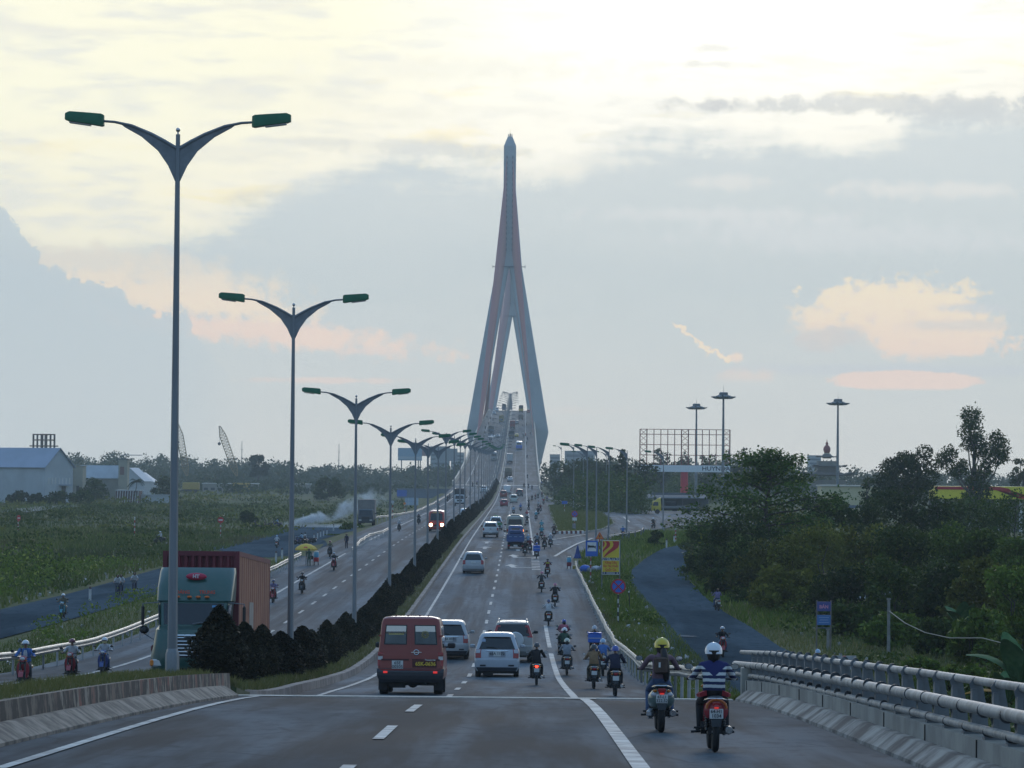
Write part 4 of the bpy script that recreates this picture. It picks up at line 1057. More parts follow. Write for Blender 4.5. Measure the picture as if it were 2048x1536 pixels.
shrub_mass('shrubs', [(150, 15.6, 34, 120, 300, 1.1, 1.2, 0.24, 90), (70, 12, 30, 300, 330, 0.8, 1.2, 0.3, 50)], LEAF_M, 14)
shrub_mass('shrubs', [(60, 5.4, 34, 250, 420, 0.8, 1.1, 0.25, 60), (60, 5.6, 9, 210, 300, 0.5, 0.6, 0.2, 60)], LEAF_L, 15)
blades('grass', np.concatenate((pts_box(60000, -120, -33.5, 175, 520, vz, 1.2), pts_box(30000, -200, -34, 400, 900, vz, 1.0))), 0.55, 0.16, GRASS, 7)
# litter on the verges
n = 420; a_ = pts_box(200, 4.9, 8.3, 92, 300, lambda x, y: ground_z(x, y) + 0.12, 1.3); b_ = pts_box(70, 15.6, 18, 140, 260, lambda x, y: ground_z(x, y) + 0.1, 1.0); c_ = pts_box(110, -36, -33.6, 150, 420, lambda x, y: ground_z(x, y) + 0.1, 1.0); d_ = pts_box(90, -26, -20.5, 90, 300, lambda x, y: ground_z(x, y) + 0.1, 1.0)
q = np.concatenate((a_, b_, c_, d_)); V = leaves(q, np.full(len(q), 0.05), len(q) * 2, 0.26, 3, flat=0.3, aspect=0.7)
o = leaf_obj('litter', V, mat("scraps_of_plastic", (0.50, 0.49, 0.47), 0.6, col2=(0.30, 0.29, 0.28), vscale=1.0)); o['kind'] = 'stuff'

# ------------------------------------------------------------------ trees
def forest(name, spec, m, seed):
    """distant belt of trees reading as one mass: (n, x0, x1, y0, y1, h, w, leaf, per)"""
    r = np.random.default_rng(seed); out = []
    for n, x0, x1, y0, y1, h, w, lf, per in spec:
        x = x0 + (x1 - x0) * r.random(n); y = y0 + (y1 - y0) * r.random(n); H = h * (0.6 + 0.6 * r.random(n)) * (0.9 + 0.2 * np.sin(x * 0.02)); W = w * (0.6 + 0.8 * r.random(n))
        cs, rs = [], []
        for k in range(4):
            cs.append(np.stack((x + r.normal(size=n) * W * 0.22, y + r.normal(size=n) * W * 0.2, H * (0.28 + 0.17 * k)), -1)); q = W * (0.40 - 0.06 * k); rs.append(np.stack((q, q, H * (0.27 - 0.02 * k)), -1))
        out.append(leaves(np.concatenate(cs), np.concatenate(rs), per * n, lf, seed, shell=0.3))
    o = leaf_obj(name, np.concatenate(out), m, None, -0.3); o['kind'] = 'stuff'; return o
forest('far_woods', [(330, -460, -25, 1750, 2300, 14.5, 16, 1.7, 230), (120, -330, -60, 1480, 1750, 9.5, 13, 1.5, 170), (60, -190, -40, 1250, 1500, 6.0, 11, 1.2, 140)], LEAF_F, 21)
forest('far_woods', [(260, 10, 480, 1350, 2100, 13.5, 15, 1.6, 210), (30, 14, 30, 1000, 1300, 11.5, 11, 1.1, 230), (50, 30, 150, 1210, 1400, 11.5, 11, 1.1, 230)], LEAF_F, 22)
forest('far_woods', [(50, 11, 22, 640, 900, 9.0, 6.5, 0.6, 420), (20, 96, 150, 560, 900, 7.0, 8, 0.7, 300), (20, 24, 52, 960, 1100, 9.0, 8, .8, 300)], LEAF_D, 23)

RT = 'trees and shrubs on the right'
tree_px('almond_tree', 'big dark almond tree with tiered boughs hanging over the right side road', 'tree', 1535, 292, 903, 330, 'layered', LEAF_A, 1, n=15000, leaf=0.31)
tree_px('broadleaf_tree', 'dark round crowned tree right of the pagoda', 'tree', 1812, 480, 886, 135, 'round', LEAF_D, 2, n=8000, leaf=0.38)
tree_px('tall_tree', 'tall tree with an open ragged crown before the red and yellow canopy', 'tree', 1944, 500, 808, 152, 'sparse', LEAF_D, 3, n=9000, leaf=0.36, bark=BARK_L)
tree_px('broadleaf_tree', 'narrow dark tree before the yellow walled building', 'tree', 1738, 430, 944, 52, 'round', LEAF_D, 4)
tree_px('broadleaf_tree', 'slender greyish tree cut by the right edge of the photo', 'tree', 2042, 620, 897, 42, 'round', LEAF_F, 5)
tree_px('fir_tree', 'dark layered fir shaped tree behind the street lamps', 'tree', 1245, 780, 899, 62, 'cone', LEAF_D, 6, n=5000)
for i, (u, d, vt, w, kd) in enumerate(((1118, 900, 912, 55, 'round'), (1150, 850, 915, 45, 'round'), (1185, 950, 905, 50, 'round'), (1215, 900, 908, 42, 'round'), (1290, 800, 915, 60, 'round'), (1325, 1000, 886, 46, 'round'), (1365, 1050, 905, 48, 'round'), (1410, 950, 904, 40, 'round'), (1490, 900, 893, 56, 'round'), (1530, 850, 912, 50, 'round'))):
    tree_px('broadleaf_tree', 'hazy green tree in the belt behind the slip road and the billboard', 'tree', u, d, vt, w, kd, LEAF_F, 30 + i, group='trees behind the slip road')
rows = [(1418, 318, 1062, 95, LEAF_D), (1432, 300, 1100, 90, LEAF_D), (1398, 335, 1048, 70, LEAF_M), (1462, 272, 1150, 90, LEAF_O), (1482, 285, 1030, 170, LEAF_D), (1565, 300, 1000, 180, LEAF_O), (1645, 310, 985, 180, LEAF_D), (1720, 320, 990, 150, LEAF_D), (1800, 330, 985, 170, LEAF_D), (1880, 330, 996, 190, LEAF_D), (1965, 340, 998, 190, LEAF_D), (2040, 330, 996, 190, LEAF_D),
        (1470, 268, 1105, 120, LEAF_D), (1535, 265, 1085, 170, LEAF_O), (1625, 262, 1060, 180, LEAF_O), (1715, 268, 1050, 190, LEAF_O), (1800, 260, 1060, 180, LEAF_M), (1890, 265, 1045, 190, LEAF_M), (1975, 255, 1060, 180, LEAF_M), (2045, 250, 1075, 160, LEAF_L),
        (1505, 250, 1180, 130, LEAF_D), (1590, 235, 1145, 180, LEAF_O), (1690, 225, 1140, 190, LEAF_D), (1790, 220, 1130, 180, LEAF_M), (1880, 212, 1135, 180, LEAF_D), (1965, 208, 1120, 170, LEAF_O), (2040, 200, 1130, 160, LEAF_L),
        (1700, 200, 1215, 130, LEAF_D), (1790, 188, 1230, 150, LEAF_M), (1880, 180, 1240, 150, LEAF_D), (1970, 172, 1225, 150, LEAF_M), (2050, 165, 1240, 140, LEAF_L),
        (1760, 165, 1330, 110, LEAF_M), (1850, 155, 1325, 120, LEAF_L), (1930, 145, 1330, 110, LEAF_M), (2010, 135, 1345, 130, LEAF_M)]
kinds_ = {id(LEAF_D): 'dark green', id(LEAF_O): 'olive brown', id(LEAF_M): 'mid green', id(LEAF_L): 'fresh green'}
for i, (u, d, vt, w, m_) in enumerate(rows):
    nm = kinds_[id(m_)]
    tree_px('shrub', nm + ' bushy shrub in the dense thicket right of the side road', 'shrub', u, d, vt, w, 'bush', m_, 60 + i, group=RT, n=4600, leaf=0.27 if i % 3 else 0.34)
# banana plants and palm
def banana(label, u, d, vtop, n=7, yellow=False, seed=0):
    p = at(u, vtop, d); z = gz(p.x, d); H = p.z - z; root = thing('banana_plant', label, 'banana plant', (p.x, d, z), 0)
    q = random.Random(seed); mb = MB(); mb.cyl((0, 0, -.1), (0, 0, H * 0.5), 0.12, 0.08, 8); mb.obj('stem', mat("banana_stem", (0.10, 0.11, 0.05), 0.7, var=0.3), root)
    for k in range(n):
        a = math.pi + .3 if yellow and k == n // 2 else k * 6.28 / n + q.uniform(-.3, .3); sp_ = 1.25 if yellow and k == n // 2 else q.uniform(0.35, 1.0); L = H * 0.60; pts = []
        for i in range(9):
            t = i / 8; o_ = L * sp_ * (0.12 * t + 0.62 * t * t); pts.append(Vector((math.cos(a) * o_, math.sin(a) * o_, H * 0.42 + L * (t - 0.55 * sp_ * t ** 2.4))))
        lf = MB(); rings = []
        for i, pt in enumerate(pts):
            t = i / 8; w = H * 0.105 * (0.12 if t < .15 else math.sin(math.pi * min(1, (t - .1) * 1.08)) ** 0.6 + .02); sd = Vector((-math.sin(a), math.cos(a), 0)) * w; dr_ = Vector((0, 0, -w * .25))
            rings.append([pt - sd + dr_, pt, pt + sd + dr_, pt + Vector((0, 0, -0.012))])
        lf.loft(rings)
        yl = yellow and k == n // 2
        l_ = lf.obj('leaf', mat("yellow_banana_leaf", (0.36, 0.17, 0.02), 0.8, spec=0.1, var=0.3) if yl else mat("banana_leaf", (0.055, 0.12, 0.045), 0.8, spec=0.1, col2=(0.10, 0.17, 0.07), vscale=3), root, 60)
        if yl: tag(l_, 'withered orange yellow leaf')
banana('banana plant with a tall upright leaf at the right edge of the photo', 2042, 118, 1235, 6, False, 3)
banana('banana plant with one withered orange leaf behind the pipe railing', 2015, 122, 1318, 7, True, 8)
banana('small banana plant among the shrubs above the railing', 1925, 175, 1185, 7, False, 5)
def palm(label, u, d, vtop, wpx, seed=0):
    p = at(u, vtop, d); z = gz(p.x, d); H = p.z - z; r = wpx * d / F / 2; root = thing('palm_tree', label, 'palm', (p.x, d, z), 0)
    mb = MB(); limb(mb, (0, 0, -.2), (0.2, 0, H * 0.75), 0.16, 0.10, 0.05, seed); mb.obj('trunk', BARK_L, root)
    q = np.random.default_rng(seed); out = []
    for k in range(16):
        a = k * 2.4; up = q.random() * 0.9
        for i in range(26):
            t = (i + 1) / 26; c = np.array([math.cos(a) * r * t, math.sin(a) * r * t, H * 0.75 + r * (up * 1.3 * t - 1.0 * t * t)])
            for s in (-1, 1):
                e = c + np.array([-math.sin(a) * s, math.cos(a) * s, -0.5]) * r * 0.30 * (1 - 0.5 * t); w = np.array([math.cos(a), math.sin(a), 0]) * r * 0.035
                out += [c - w, c + w, e + w * .3, e - w * .3]
    leaf_obj('fronds', np.array(out), LEAF_D, root)
palm('dark palm beside the shed roof on the left', 272, 905, 948, 34, 1)
palm('bushy dark palm below the red and yellow canopy', 1918, 440, 985, 60, 4)
tree_px('broadleaf_tree', 'single round tree top standing out of the far left woods', 'tree', 517, 1500, 908, 40, 'round', LEAF_F, 90, n=1800)
tree_px('broadleaf_tree', 'flat domed tree in the meadow behind the smoke', 'tree', 657, 1050, 955, 62, 'bush', LEAF_D, 91, n=2500)
tree_px('broadleaf_tree', 'small wind bent tree shading the parked motorbikes on the left', 'tree', 498, 590, 1022, 38, 'bush', LEAF_D, 92, n=1800)
tree_px('shrub', 'dark green bush on the verge before the parked grey truck', 'shrub', 706, 490, 1048, 70, 'bush', LEAF_M, 93, n=2500)
tree_px('shrub', 'low bush on the verge beside the standing man', 'shrub', 672, 455, 1070, 50, 'bush', LEAF_L, 94, n=1800)
tree_px('shrub', 'dark shrub at the corner of the slip road before the helmeted rider', 'shrub', 1312, 385, 1060, 34, 'bush', LEAF_D, 95, n=1800)
tree_px('shrub', 'grey green shrub by the striped pole on the right', 'shrub', 1395, 370, 1045, 70, 'bush', LEAF_M, 96, n=2500)
for i, (u, d, vt, w) in enumerate(((190, 980, 962, 66), (330, 980, 958, 60), (120, 860, 985, 70), (40, 880, 985, 60), (165, 850, 985, 60), (75, 860, 990, 40))):
    tree_px('shrub', 'dark shrub in the row before the left sheds', 'shrub', u, d, vt, w, 'bush', LEAF_D, 110 + i, n=1500, group='shrubs before the left sheds')
# ------------------------------------------------------------------ signs
YEL = mat("yellow_sign_paint", (0.72, 0.52, 0.03), 0.5, var=0.1)
NAVY = mat("navy_paint", (0.015, 0.025, 0.09), 0.5)
BLK = mat("black_paint", (0.015, 0.015, 0.015), 0.6)
ORG = mat("orange_sign_paint", (0.75, 0.22, 0.02), 0.5)
STRIPE_R = [mat("pole_red", (0.40, 0.04, 0.035), 0.6, var=0.3), mat("pole_white", (0.55, 0.55, 0.52), 0.6, var=0.3)]
STRIPE_B = [mat("pole_black", (0.02, 0.02, 0.02), 0.6), STRIPE_R[1]]
def striped(root, H, r=0.05, n=8, mats=STRIPE_R, z0=0.0, name='post'):
    mb = MB()
    for i in range(n): mb.cur = i % 2; mb.cyl((0, 0, z0 + (H - z0) * i / n), (0, 0, z0 + (H - z0) * (i + 1) / n), r, None, 8, caps=i in (0, n - 1))
    return mb.obj(name, mats, root, 40)
def disc(root, name, z, r, y, m, th=0.02, n=28, rim=None):
    mb = MB(); mb.cyl((0, y, z), (0, y + th, z), r, None, n); return mb.obj(name, m, root)
def anchor(u, v): 
    p = on_ground(u, v); return p, p.y / F     # foot of a thing and metres per photograph pixel there
def sgn(name, label, u, v, cat='sign', group=None, rz=0.0):
    p, s = anchor(u, v); return thing(name, label, cat, (p.x, p.y, p.z), rz, group), s
def no_stopping(label, u, v, vc, dpx, pole, group='no stopping signs', n=8):
    root, s = sgn('no_stopping_sign', label, u, v, 'road sign', group); H = (v - vc) * s; r = dpx * s / 2
    striped(root, H - r * 0.5, 0.045, n, pole)
    d = disc(root, 'disc', H, r, -0.09, REDP); disc(d, 'blue_field', H, r * 0.80, -0.096, BLUEP, 0.02)
    mb = MB()
    for a in (45, -45): mb.box((0, -0.1, H), (r * 1.66, 0.012, r * 0.17), Matrix.Rotation(R(a), 3, 'Y'))
    mb.obj('red_cross', REDP, d)
    return root, H, s
no_stopping('round blue no stopping sign with red cross on a black and white striped pole', 1236, 1250, 1173, 30, STRIPE_B)
root, H, s = no_stopping('faded round blue no stopping sign with white plates standing on the grass island', 1149, 1062, 1028, 13, STRIPE_R)
mb = MB(); mb.box((0, -0.1, H - 10 * s), (9 * s, 0.03, 6 * s)); mb.obj('plate', WHITE, root)
mb = MB(); mb.box((-1 * s, -0.08, 7.5 * s), (7 * s, 0.25, 15 * s)); mb.obj('pedestal', mat("grey_block", (0.25, 0.25, 0.27), 0.8, var=0.3), root)
# lodging sign
root, s = sgn('lodging_sign', 'blue rectangular sign showing a black bed on white, on a striped pole', 1181, 1166, 'road sign')
striped(root, (1166 - 1100) * s, 0.05, 9)
mb = MB(); mb.rbox((2 * s, -0.09, (1166 - 1097) * s), (24 * s, 0.03, 31 * s), 0.01); pn = mb.obj('panel', BLUEP, root)
mb = MB(); mb.box((2 * s, -0.112, (1166 - 1093.5) * s), (18 * s, 0.012, 18 * s)); mb.obj('white_field', WHITE, pn)
mb = MB(); z = (1166 - 1093.5) * s
mb.box((2 * s, -0.122, z - 0.5 * s), (14 * s, 0.01, 2.6 * s)); mb.box((-5.5 * s, -0.122, z), (1.3 * s, 0.01, 8 * s)); mb.box((9 * s, -0.122, z - 1 * s), (1.3 * s, 0.01, 6 * s)); mb.box((-3 * s, -0.122, z + 1.8 * s), (3 * s, 0.01, 2 * s)); mb.box((2.5 * s, -0.122, z + 1.4 * s), (8 * s, 0.01, 1.6 * s)); mb.obj('bed_symbol', BLK, pn)
# warning triangles
def triangle(label, u, v, vc, w, down=False, n=6):
    root, s = sgn('warning_sign', label, u, v, 'road sign', 'orange triangular signs'); H = (v - vc) * s; w *= s; k = -1 if down else 1
    striped(root, H, 0.045, n)
    tri = lambda q: [(-w / 2 * q, H - k * w * .43 * q), (w / 2 * q, H - k * w * .43 * q), (0, H + k * w * .43 * q)]
    mb = MB(); mb.prism(tri(1.0), -0.10, -0.07); p_ = mb.obj('panel', mat("warning_red", (0.55, 0.06, 0.02), 0.5), root)
    mb = MB(); mb.prism([(x, z - k * w * 0.02) for x, z in tri(0.74)], -0.115, -0.1); mb.obj('orange_field', ORG, p_)
    if not down: mb = MB(); mb.prism([(-w * .07, H - w * .22), (w * .07, H - w * .22), (w * .10, H - w * .05), (w * .03, H + w * .1), (-w * .03, H + w * .1), (-w * .10, H - w * .05)], -0.122, -0.115); mb.obj('symbol', mat("dark_red_symbol", (0.25, 0.03, 0.02), 0.5), p_)
triangle('orange warning triangle pointing up behind the blue bed sign', 1199, 1112, 1071, 17)
triangle('small orange triangle pointing down beyond the slip road', 1187, 1008, 995, 9, True, 3)
# petrol billboard
root, s = sgn('petrol_billboard', 'tall yellow and red petrol billboard on two thin steel posts', 1222, 1180, 'billboard')
for dx in (-18.5, 17): mb = MB(); mb.cyl((dx * s, 0, -1.0), (dx * s, 0, 101 * s), 0.045, None, 8); mb.obj('post', STEEL_D, root)
zb = lambda v: (1180 - v) * s
mb = MB(); mb.box((-1 * s, -0.08, zb(1115)), (33.5 * s, 0.08, 67 * s)); pn = mb.obj('panel', YEL, root)
fr = MB(); 
for x in (-18.1, 16.1): fr.box((x * s, -0.085, zb(1115)), (0.8 * s, 0.1, 68 * s))
for v in (1081.2, 1148.8): fr.box((-1 * s, -0.085, zb(v)), (33 * s, 0.1, 0.8 * s))
fr.obj('frame', WHITE, pn)
def swirl(pts_out, pts_in):
    mb = MB(); mb.prism([(x * s, zb(v)) for x, v in pts_out + pts_in[::-1]], -0.135, -0.121); return mb.obj('red_flame', REDP, pn)
swirl([(-2, 1082.6), (15.2, 1082.6), (15.4, 1089), (13, 1095), (7, 1100), (-1, 1105), (-8, 1110), (-15, 1115.5)], [(2, 1082.8), (4, 1088), (3, 1093), (-1, 1097.5), (-6, 1102), (-10, 1106.5), (-13, 1110.5), (-15.4, 1115)])
swirl([(-13, 1082.6), (-5.5, 1082.6), (-2.5, 1087), (-3, 1092), (-7, 1096.5), (-12, 1100), (-17.2, 1105.5)], [(-12.2, 1082.8), (-10, 1086), (-9.5, 1090), (-12, 1094), (-14.5, 1097), (-16, 1099), (-17.2, 1101)])
swirl([(-17.2, 1083), (-15, 1083), (-13.2, 1087), (-14, 1091), (-17.2, 1095)], [(-17.2, 1083.2), (-17.1, 1086), (-17.1, 1088), (-17.1, 1090), (-17.2, 1094)])
mb = MB(); mb.box((-1 * s, -0.125, zb(1118.3)), (33 * s, 0.012, 5.6 * s)); wb = mb.obj('white_band', WHITE, pn)
text_on(wb, 'NSH PETRO', 6.6 * s, NAVY, (-1 * s, -0.135, zb(1118.3)), bold=0.012, sx=0.95)
for tx_, v in (('Xăng Dầu', 1125.2), ('Đạt Tiêu Chuẩn', 1132.2), ('Quốc Gia', 1139.6)): text_on(pn, tx_, 6.6 * s, mat("red_lettering", (0.60, 0.06, 0.02), 0.5), (-1 * s, -0.13, zb(v)), bold=0.006, sx=0.85 if len(tx_) < 10 else 0.66)
mb = MB(); mb.box((-1 * s, -0.125, zb(1146)), (33 * s, 0.012, 4.4 * s)); nb = mb.obj('navy_band', NAVY, pn)
mb = MB(); mb.box((-1 * s, -0.134, zb(1146)), (17 * s, 0.01, 1.5 * s)); mb.box((-14 * s, -0.134, zb(1146)), (1.6 * s, 0.01, 2.8 * s)); mb.box((12 * s, -0.134, zb(1146)), (1.6 * s, 0.01, 2.8 * s)); mb.obj('white_print', WHITE, nb)
# stake, board, panel, posts on the right
root, s = sgn('stake', 'thin black stake standing in the litter beside the no stopping sign', 1258, 1219, 'stake'); mb = MB(); mb.tube([(0, 0, -.2), (0.02, 0, 16 * s), (-0.02, 0, 35 * s)], [0.05, 0.045, 0.03], 8); mb.obj('shaft', BLK, root); mb = MB(); mb.ball((-0.02, 0, 35 * s), 0.05, 8, 6); mb.obj('knob', WHITE, root)
def board(u, v):
    root, s = sgn('notice_board', 'tall frame with two blue notice boards under the trees', u, v, 'notice board')
    for dx in (-14, 14): mb = MB(); mb.cyl((dx * s, 0, -.2), (dx * s, 0, 103 * s), 0.04, None, 8); mb.obj('post', mat("rusty_pipe", (0.20, 0.17, 0.15), 0.7, var=0.3), root)
    mb = MB(); mb.cyl((-14 * s, 0, 48 * s), (14 * s, 0, 48 * s), 0.03, None, 6); mb.obj('crossbar', STEEL_D, root)
    mb = MB(); mb.box((0, -0.05, 91 * s), (27 * s, 0.03, 19 * s)); a = mb.obj('panel', mat("violet_blue_board", (0.07, 0.08, 0.25), 0.5), root); text_on(a, 'BÁN', 9 * s, mat("pink_lettering", (0.60, 0.25, 0.35), 0.5), (0, -0.07, 90 * s), bold=0.008)
    mb = MB(); mb.box((0, -0.05, 64 * s), (27 * s, 0.03, 20 * s)); a = mb.obj('panel', mat("sky_blue_board", (0.06, 0.17, 0.40), 0.5), root)
    mb = MB()
    for i in range(3): mb.box((0, -0.068, (69 - i * 5) * s), ((20 - 4 * (i % 2)) * s, 0.01, 1.2 * s))
    mb.obj('pale_print', mat("pale_blue_print", (0.25, 0.38, 0.55), 0.5), a)
board(1647, 1304)
root, s = sgn('hazard_marker', 'white panel with one red vertical stripe behind the pipe railing', 1688, 1362, 'panel')
mb = MB(); mb.box((0, 0, 37 * s), (48 * s, 0.05, 27 * s)); a = mb.obj('panel', mat("greyish_white_panel", (0.42, 0.42, 0.41), 0.6, var=0.25), root); mb = MB(); mb.box((0, -0.03, 37 * s), (7 * s, 0.012, 26.6 * s)); mb.obj('stripe', REDP, a)
for dx in (-18, 18): mb = MB(); mb.cyl((dx * s, 0.06, -.2), (dx * s, 0.06, 45 * s), 0.04, None, 8); mb.obj('post', STEEL_D, root)
def cpost(label, u, v, vt): 
    root, s = sgn('concrete_post', label, u, v, 'post'); mb = MB(); mb.box((0, 0, (v - vt) * s / 2 - .1), (0.16, 0.16, (v - vt) * s + .2), taper=0.8); mb.obj('shaft', CONC, root); mb = MB(); mb.box((0, 0, (v - vt) * s + .04), (0.2, 0.2, 0.08)); mb.obj('cap', CONC, root); return root, s
cp, s_ = cpost('grey concrete post holding a sagging rope among the shrubs', 1777, 1312, 1200)
cpost('short pale concrete post behind the notice boards', 1656, 1300, 1260)
root = thing('rope', 'pale rope sagging from the concrete post to the right through the shrubs', 'rope', cp.location); p0 = Vector(cp.location); mb = MB()
pts = [Vector(at(u, v, d)) - p0 for u, v, d in ((1778, 1222, cp.location.y - .1), (1810, 1246, 172), (1850, 1265, 165), (1900, 1276, 158), (1965, 1276, 150), (2000, 1285, 146), (2045, 1300, 140))]; mb.tube(pts, 0.022, 6); mb.obj('strand', mat("pale_rope", (0.30, 0.28, 0.22), 0.8), root); mb = MB(); mb.torus(pts[0], 0.09, 0.02, 'Z', 12, 6); mb.obj('knot', mat("pale_rope", (0.3, 0.28, 0.22), 0.8), root)
# small blue signs on the right
for lb, u, v, vc, w, h in (('flat blue direction sign at the tip of the grass island', 1129, 1027, 1005, 11, 6), ('square blue sign where the pale rail bends', 1121, 1002, 988, 8, 9), ('tiny blue sign beside the bridge rail end', 1083, 975, 965, 6, 4)):
    root, s = sgn('blue_sign', lb, u, v, 'road sign', 'small blue signs'); striped(root, (v - vc) * s, 0.05, 5); mb = MB(); mb.rbox((0, -0.1, (v - vc) * s), (w * s, 0.04, h * s), 0.01); mb.obj('panel', BLUEP, root)
# left side
def no_entry(label, u, v, vc, w, rz=0.0):
    root, s = sgn('no_entry_sign', label, u, v, 'road sign', 'red no entry signs', rz); H = (v - vc) * s; striped(root, H, 0.06, 8); r = w * s / 2
    d = disc(root, 'disc', H, r, -0.1, REDP); mb = MB(); mb.box((0, -0.11, H), (r * 1.3, 0.014, r * 0.36)); mb.obj('white_bar', WHITE, d)
no_entry('round red no entry sign in the meadow right of the tall lamp post', 441, 1078, 1040, 12.5)
no_entry('narrow red no entry sign turned aside at the left edge', 36, 1068, 1036, 12, R(58))
for lb, u, v, vt in (('red and white striped pole in the middle of the left meadow', 269, 1078, 1035), ('red and white striped pole behind the petrol billboard beside the slip road', 1351, 1087, 1056)):
    root, s = sgn('striped_pole', lb, u, v, 'pole'); striped(root, (v - vt) * s, 0.07, 8, name='shaft'); mb = MB(); mb.ball((0, 0, (v - vt) * s), 0.08, 8, 6); mb.obj('cap', WHITE, root)
root, s = sgn('striped_pole', 'plain whitish pole standing at the smoke', 606, 1053, 'pole'); mb = MB(); mb.cyl((0, 0, 0), (0, 0, 24 * s), 0.06, 0.05, 8); mb.obj('shaft', STRIPE_R[1], root); mb = MB(); mb.ball((0, 0, 24 * s), 0.07, 8, 6); mb.obj('cap', STRIPE_R[1], root)
root, s = sgn('information_board', 'wide white and blue information board left of the oncoming lanes', 823, 1026, 'sign')
mb = MB(); mb.box((0, -.1, 23 * s), (27 * s, 0.05, 15 * s)); a = mb.obj('panel', mat("pale_blue_panel", (0.36, 0.45, 0.52), 0.5), root); mb = MB()
for x in (-6, 3): mb.box((x * s, -.135, 23 * s), (0.5 * s, 0.01, 15 * s))
for z in (20, 26): mb.box((0, -.135, z * s), (27 * s, 0.01, 0.5 * s))
mb.obj('grid', WHITE, a)
for x in (-10, 10): mb = MB(); mb.cyl((x * s, 0, -.1), (x * s, 0, 28 * s), 0.06, None, 8); mb.obj('post', STEEL_D, root)
root, s = sgn('round_sign', 'small round whitish sign beyond the parked grey truck', 785, 1035, 'road sign'); striped(root, 30 * s, 0.06, 6); disc(root, 'disc', 31 * s, 3.2 * s, -.1, mat("pale_disc", (0.45, 0.47, 0.47), 0.5))
root, s = sgn('orange_sign', 'small orange round sign next to the information board', 809, 1026, 'road sign'); striped(root, 18 * s, 0.05, 4); disc(root, 'disc', 19 * s, 2.6 * s, -.1, ORG)
# white delineator posts
dm = MB(); dm.cyl((0, 0, -.1), (0, 0, 0.85), 0.09, 0.09, 8); dme = dm.mesh('shaft', mat("white_bollard", (0.55, 0.55, 0.53), 0.7, var=0.25)); cm = MB(); cm.cyl((0, 0, 0.85), (0, 0, 1.02), 0.092, 0.08, 8); cme = cm.mesh('cap', mat("dark_bollard_cap", (0.10, 0.06, 0.06), 0.6))
for lb, px in (('white marker post on the verge of the left side road opposite the lone rider', [(180, 1203)]), ('white marker post in the row beside the junction under the parked riders', [(635, 1079), (641, 1076), (647, 1074), (654, 1072), (628, 1083), (667, 1062)]), ('white marker post just above the back of the container', [(552, 1125), (564, 1118)]), ('white marker post at the bend of the right side road', [(1333, 1097), (1348, 1088)])):
    for u, v in px:
        p = on_ground(u, v); root = thing('marker_post', lb, 'marker post', p, 0, 'white marker posts'); link('shaft', dme, root); link('cap', cme, root)
# low wooden rail right of the warning triangle
root = thing('low_fence', 'low dark rail fence along the edge of the slip road', 'fence', on_ground(1216, 1087)); p0 = Vector(root.location); P = [on_ground(u, v) - p0 for u, v in ((1216, 1087), (1245, 1082), (1258, 1081), (1270, 1079), (1282, 1075), (1287, 1069))]
for p in P: mb = MB(); mb.box(p + Vector((0, 0, 0.45)), (0.16, 0.16, 1.1)); mb.obj('post', STEEL_D, root)
mb = MB(); mb.tube([p + Vector((0, 0, 0.85)) for p in P], 0.06, 6); mb.obj('rail', STEEL_D, root)

# ------------------------------------------------------------------ stalls on the verges
def parasol_open(label, u, v, vtop, wpx):
    root, s = sgn('parasol', label, u, v, 'parasol'); H = (v - vtop) * s; r = wpx * s / 2; mb = MB()
    mb.cyl((0, 0, 0), (0, 0, H), 0.035, None, 8); mb.obj('pole', STEEL_D, root)
    n = 8; apex = (0, 0, H); vs = []
    for k, (q, dz) in enumerate(((0.04, 0.0), (0.45, -0.10), (0.8, -0.32), (1.0, -0.55), (1.0, -0.72))):
        vs.append([(r * q * math.cos(2 * math.pi * i / n), r * q * math.sin(2 * math.pi * i / n), H + dz * r * 0.85) for i in range(n)])
    mb = MB(); mb.loft(vs, caps=False); cpy = mb.obj('canopy', mat("yellow_parasol_cloth", (0.70, 0.46, 0.06), 0.7, col2=(0.62, 0.36, 0.05), vscale=0.8), root)
    mb = MB(); mb.box((0, -r * 0.86, H - 0.33 * r), (r * 0.34, 0.03, r * 0.13), Matrix.Rotation(R(-35), 3, 'X')); mb.obj('red_print', mat("red_print", (0.65, 0.10, 0.05), 0.6), cpy)
    return root
parasol_open('open yellow parasol of the roadside stall on the left', 612, 1134, 1087, 44)
def jug_stand(label, u, v, h, w, cloth):
    root, s = sgn('drink_stand', label, u, v, 'drink stand', 'roadside drink stands'); 
    for x in (-.35, .35):
        for y in (-.3, .3): mb = MB(); mb.cyl((x * w * s, y * w * s, 0), (x * w * s * .8, y * w * s, h * .33 * s), 0.03, None, 6); mb.obj('leg', BLK, root)
    mb = MB(); mb.rbox((0, 0, h * .45 * s), (w * .85 * s, w * .8 * s, h * .28 * s), 0.03); mb.obj('box', cloth, root)
    mb = MB(); mb.lathe([(w * .38 * s, h * .59 * s), (w * .42 * s, h * .65 * s), (w * .42 * s, h * .88 * s), (w * .36 * s, h * .93 * s)], n=16); mb.obj('cooler', mat("pale_blue_cooler", (0.12, 0.36, 0.50), 0.4), root, 40)
    mb = MB(); mb.lathe([(w * .38 * s, h * .93 * s), (w * .40 * s, h * .97 * s), (w * .2 * s, h * s)], n=16); mb.obj('lid', mat("cream_lid", (0.55, 0.52, 0.40), 0.5), root, 40)
jug_stand('drink stand with a blue cooler on a red box beside the yellow parasol', 632.5, 1133, 31, 12, REDP)
jug_stand('drink stand with a blue cooler on dark red legs beside the folded blue parasol', 1138, 1141, 28, 11, mat("dark_red_box", (0.20, 0.02, 0.03), 0.6))
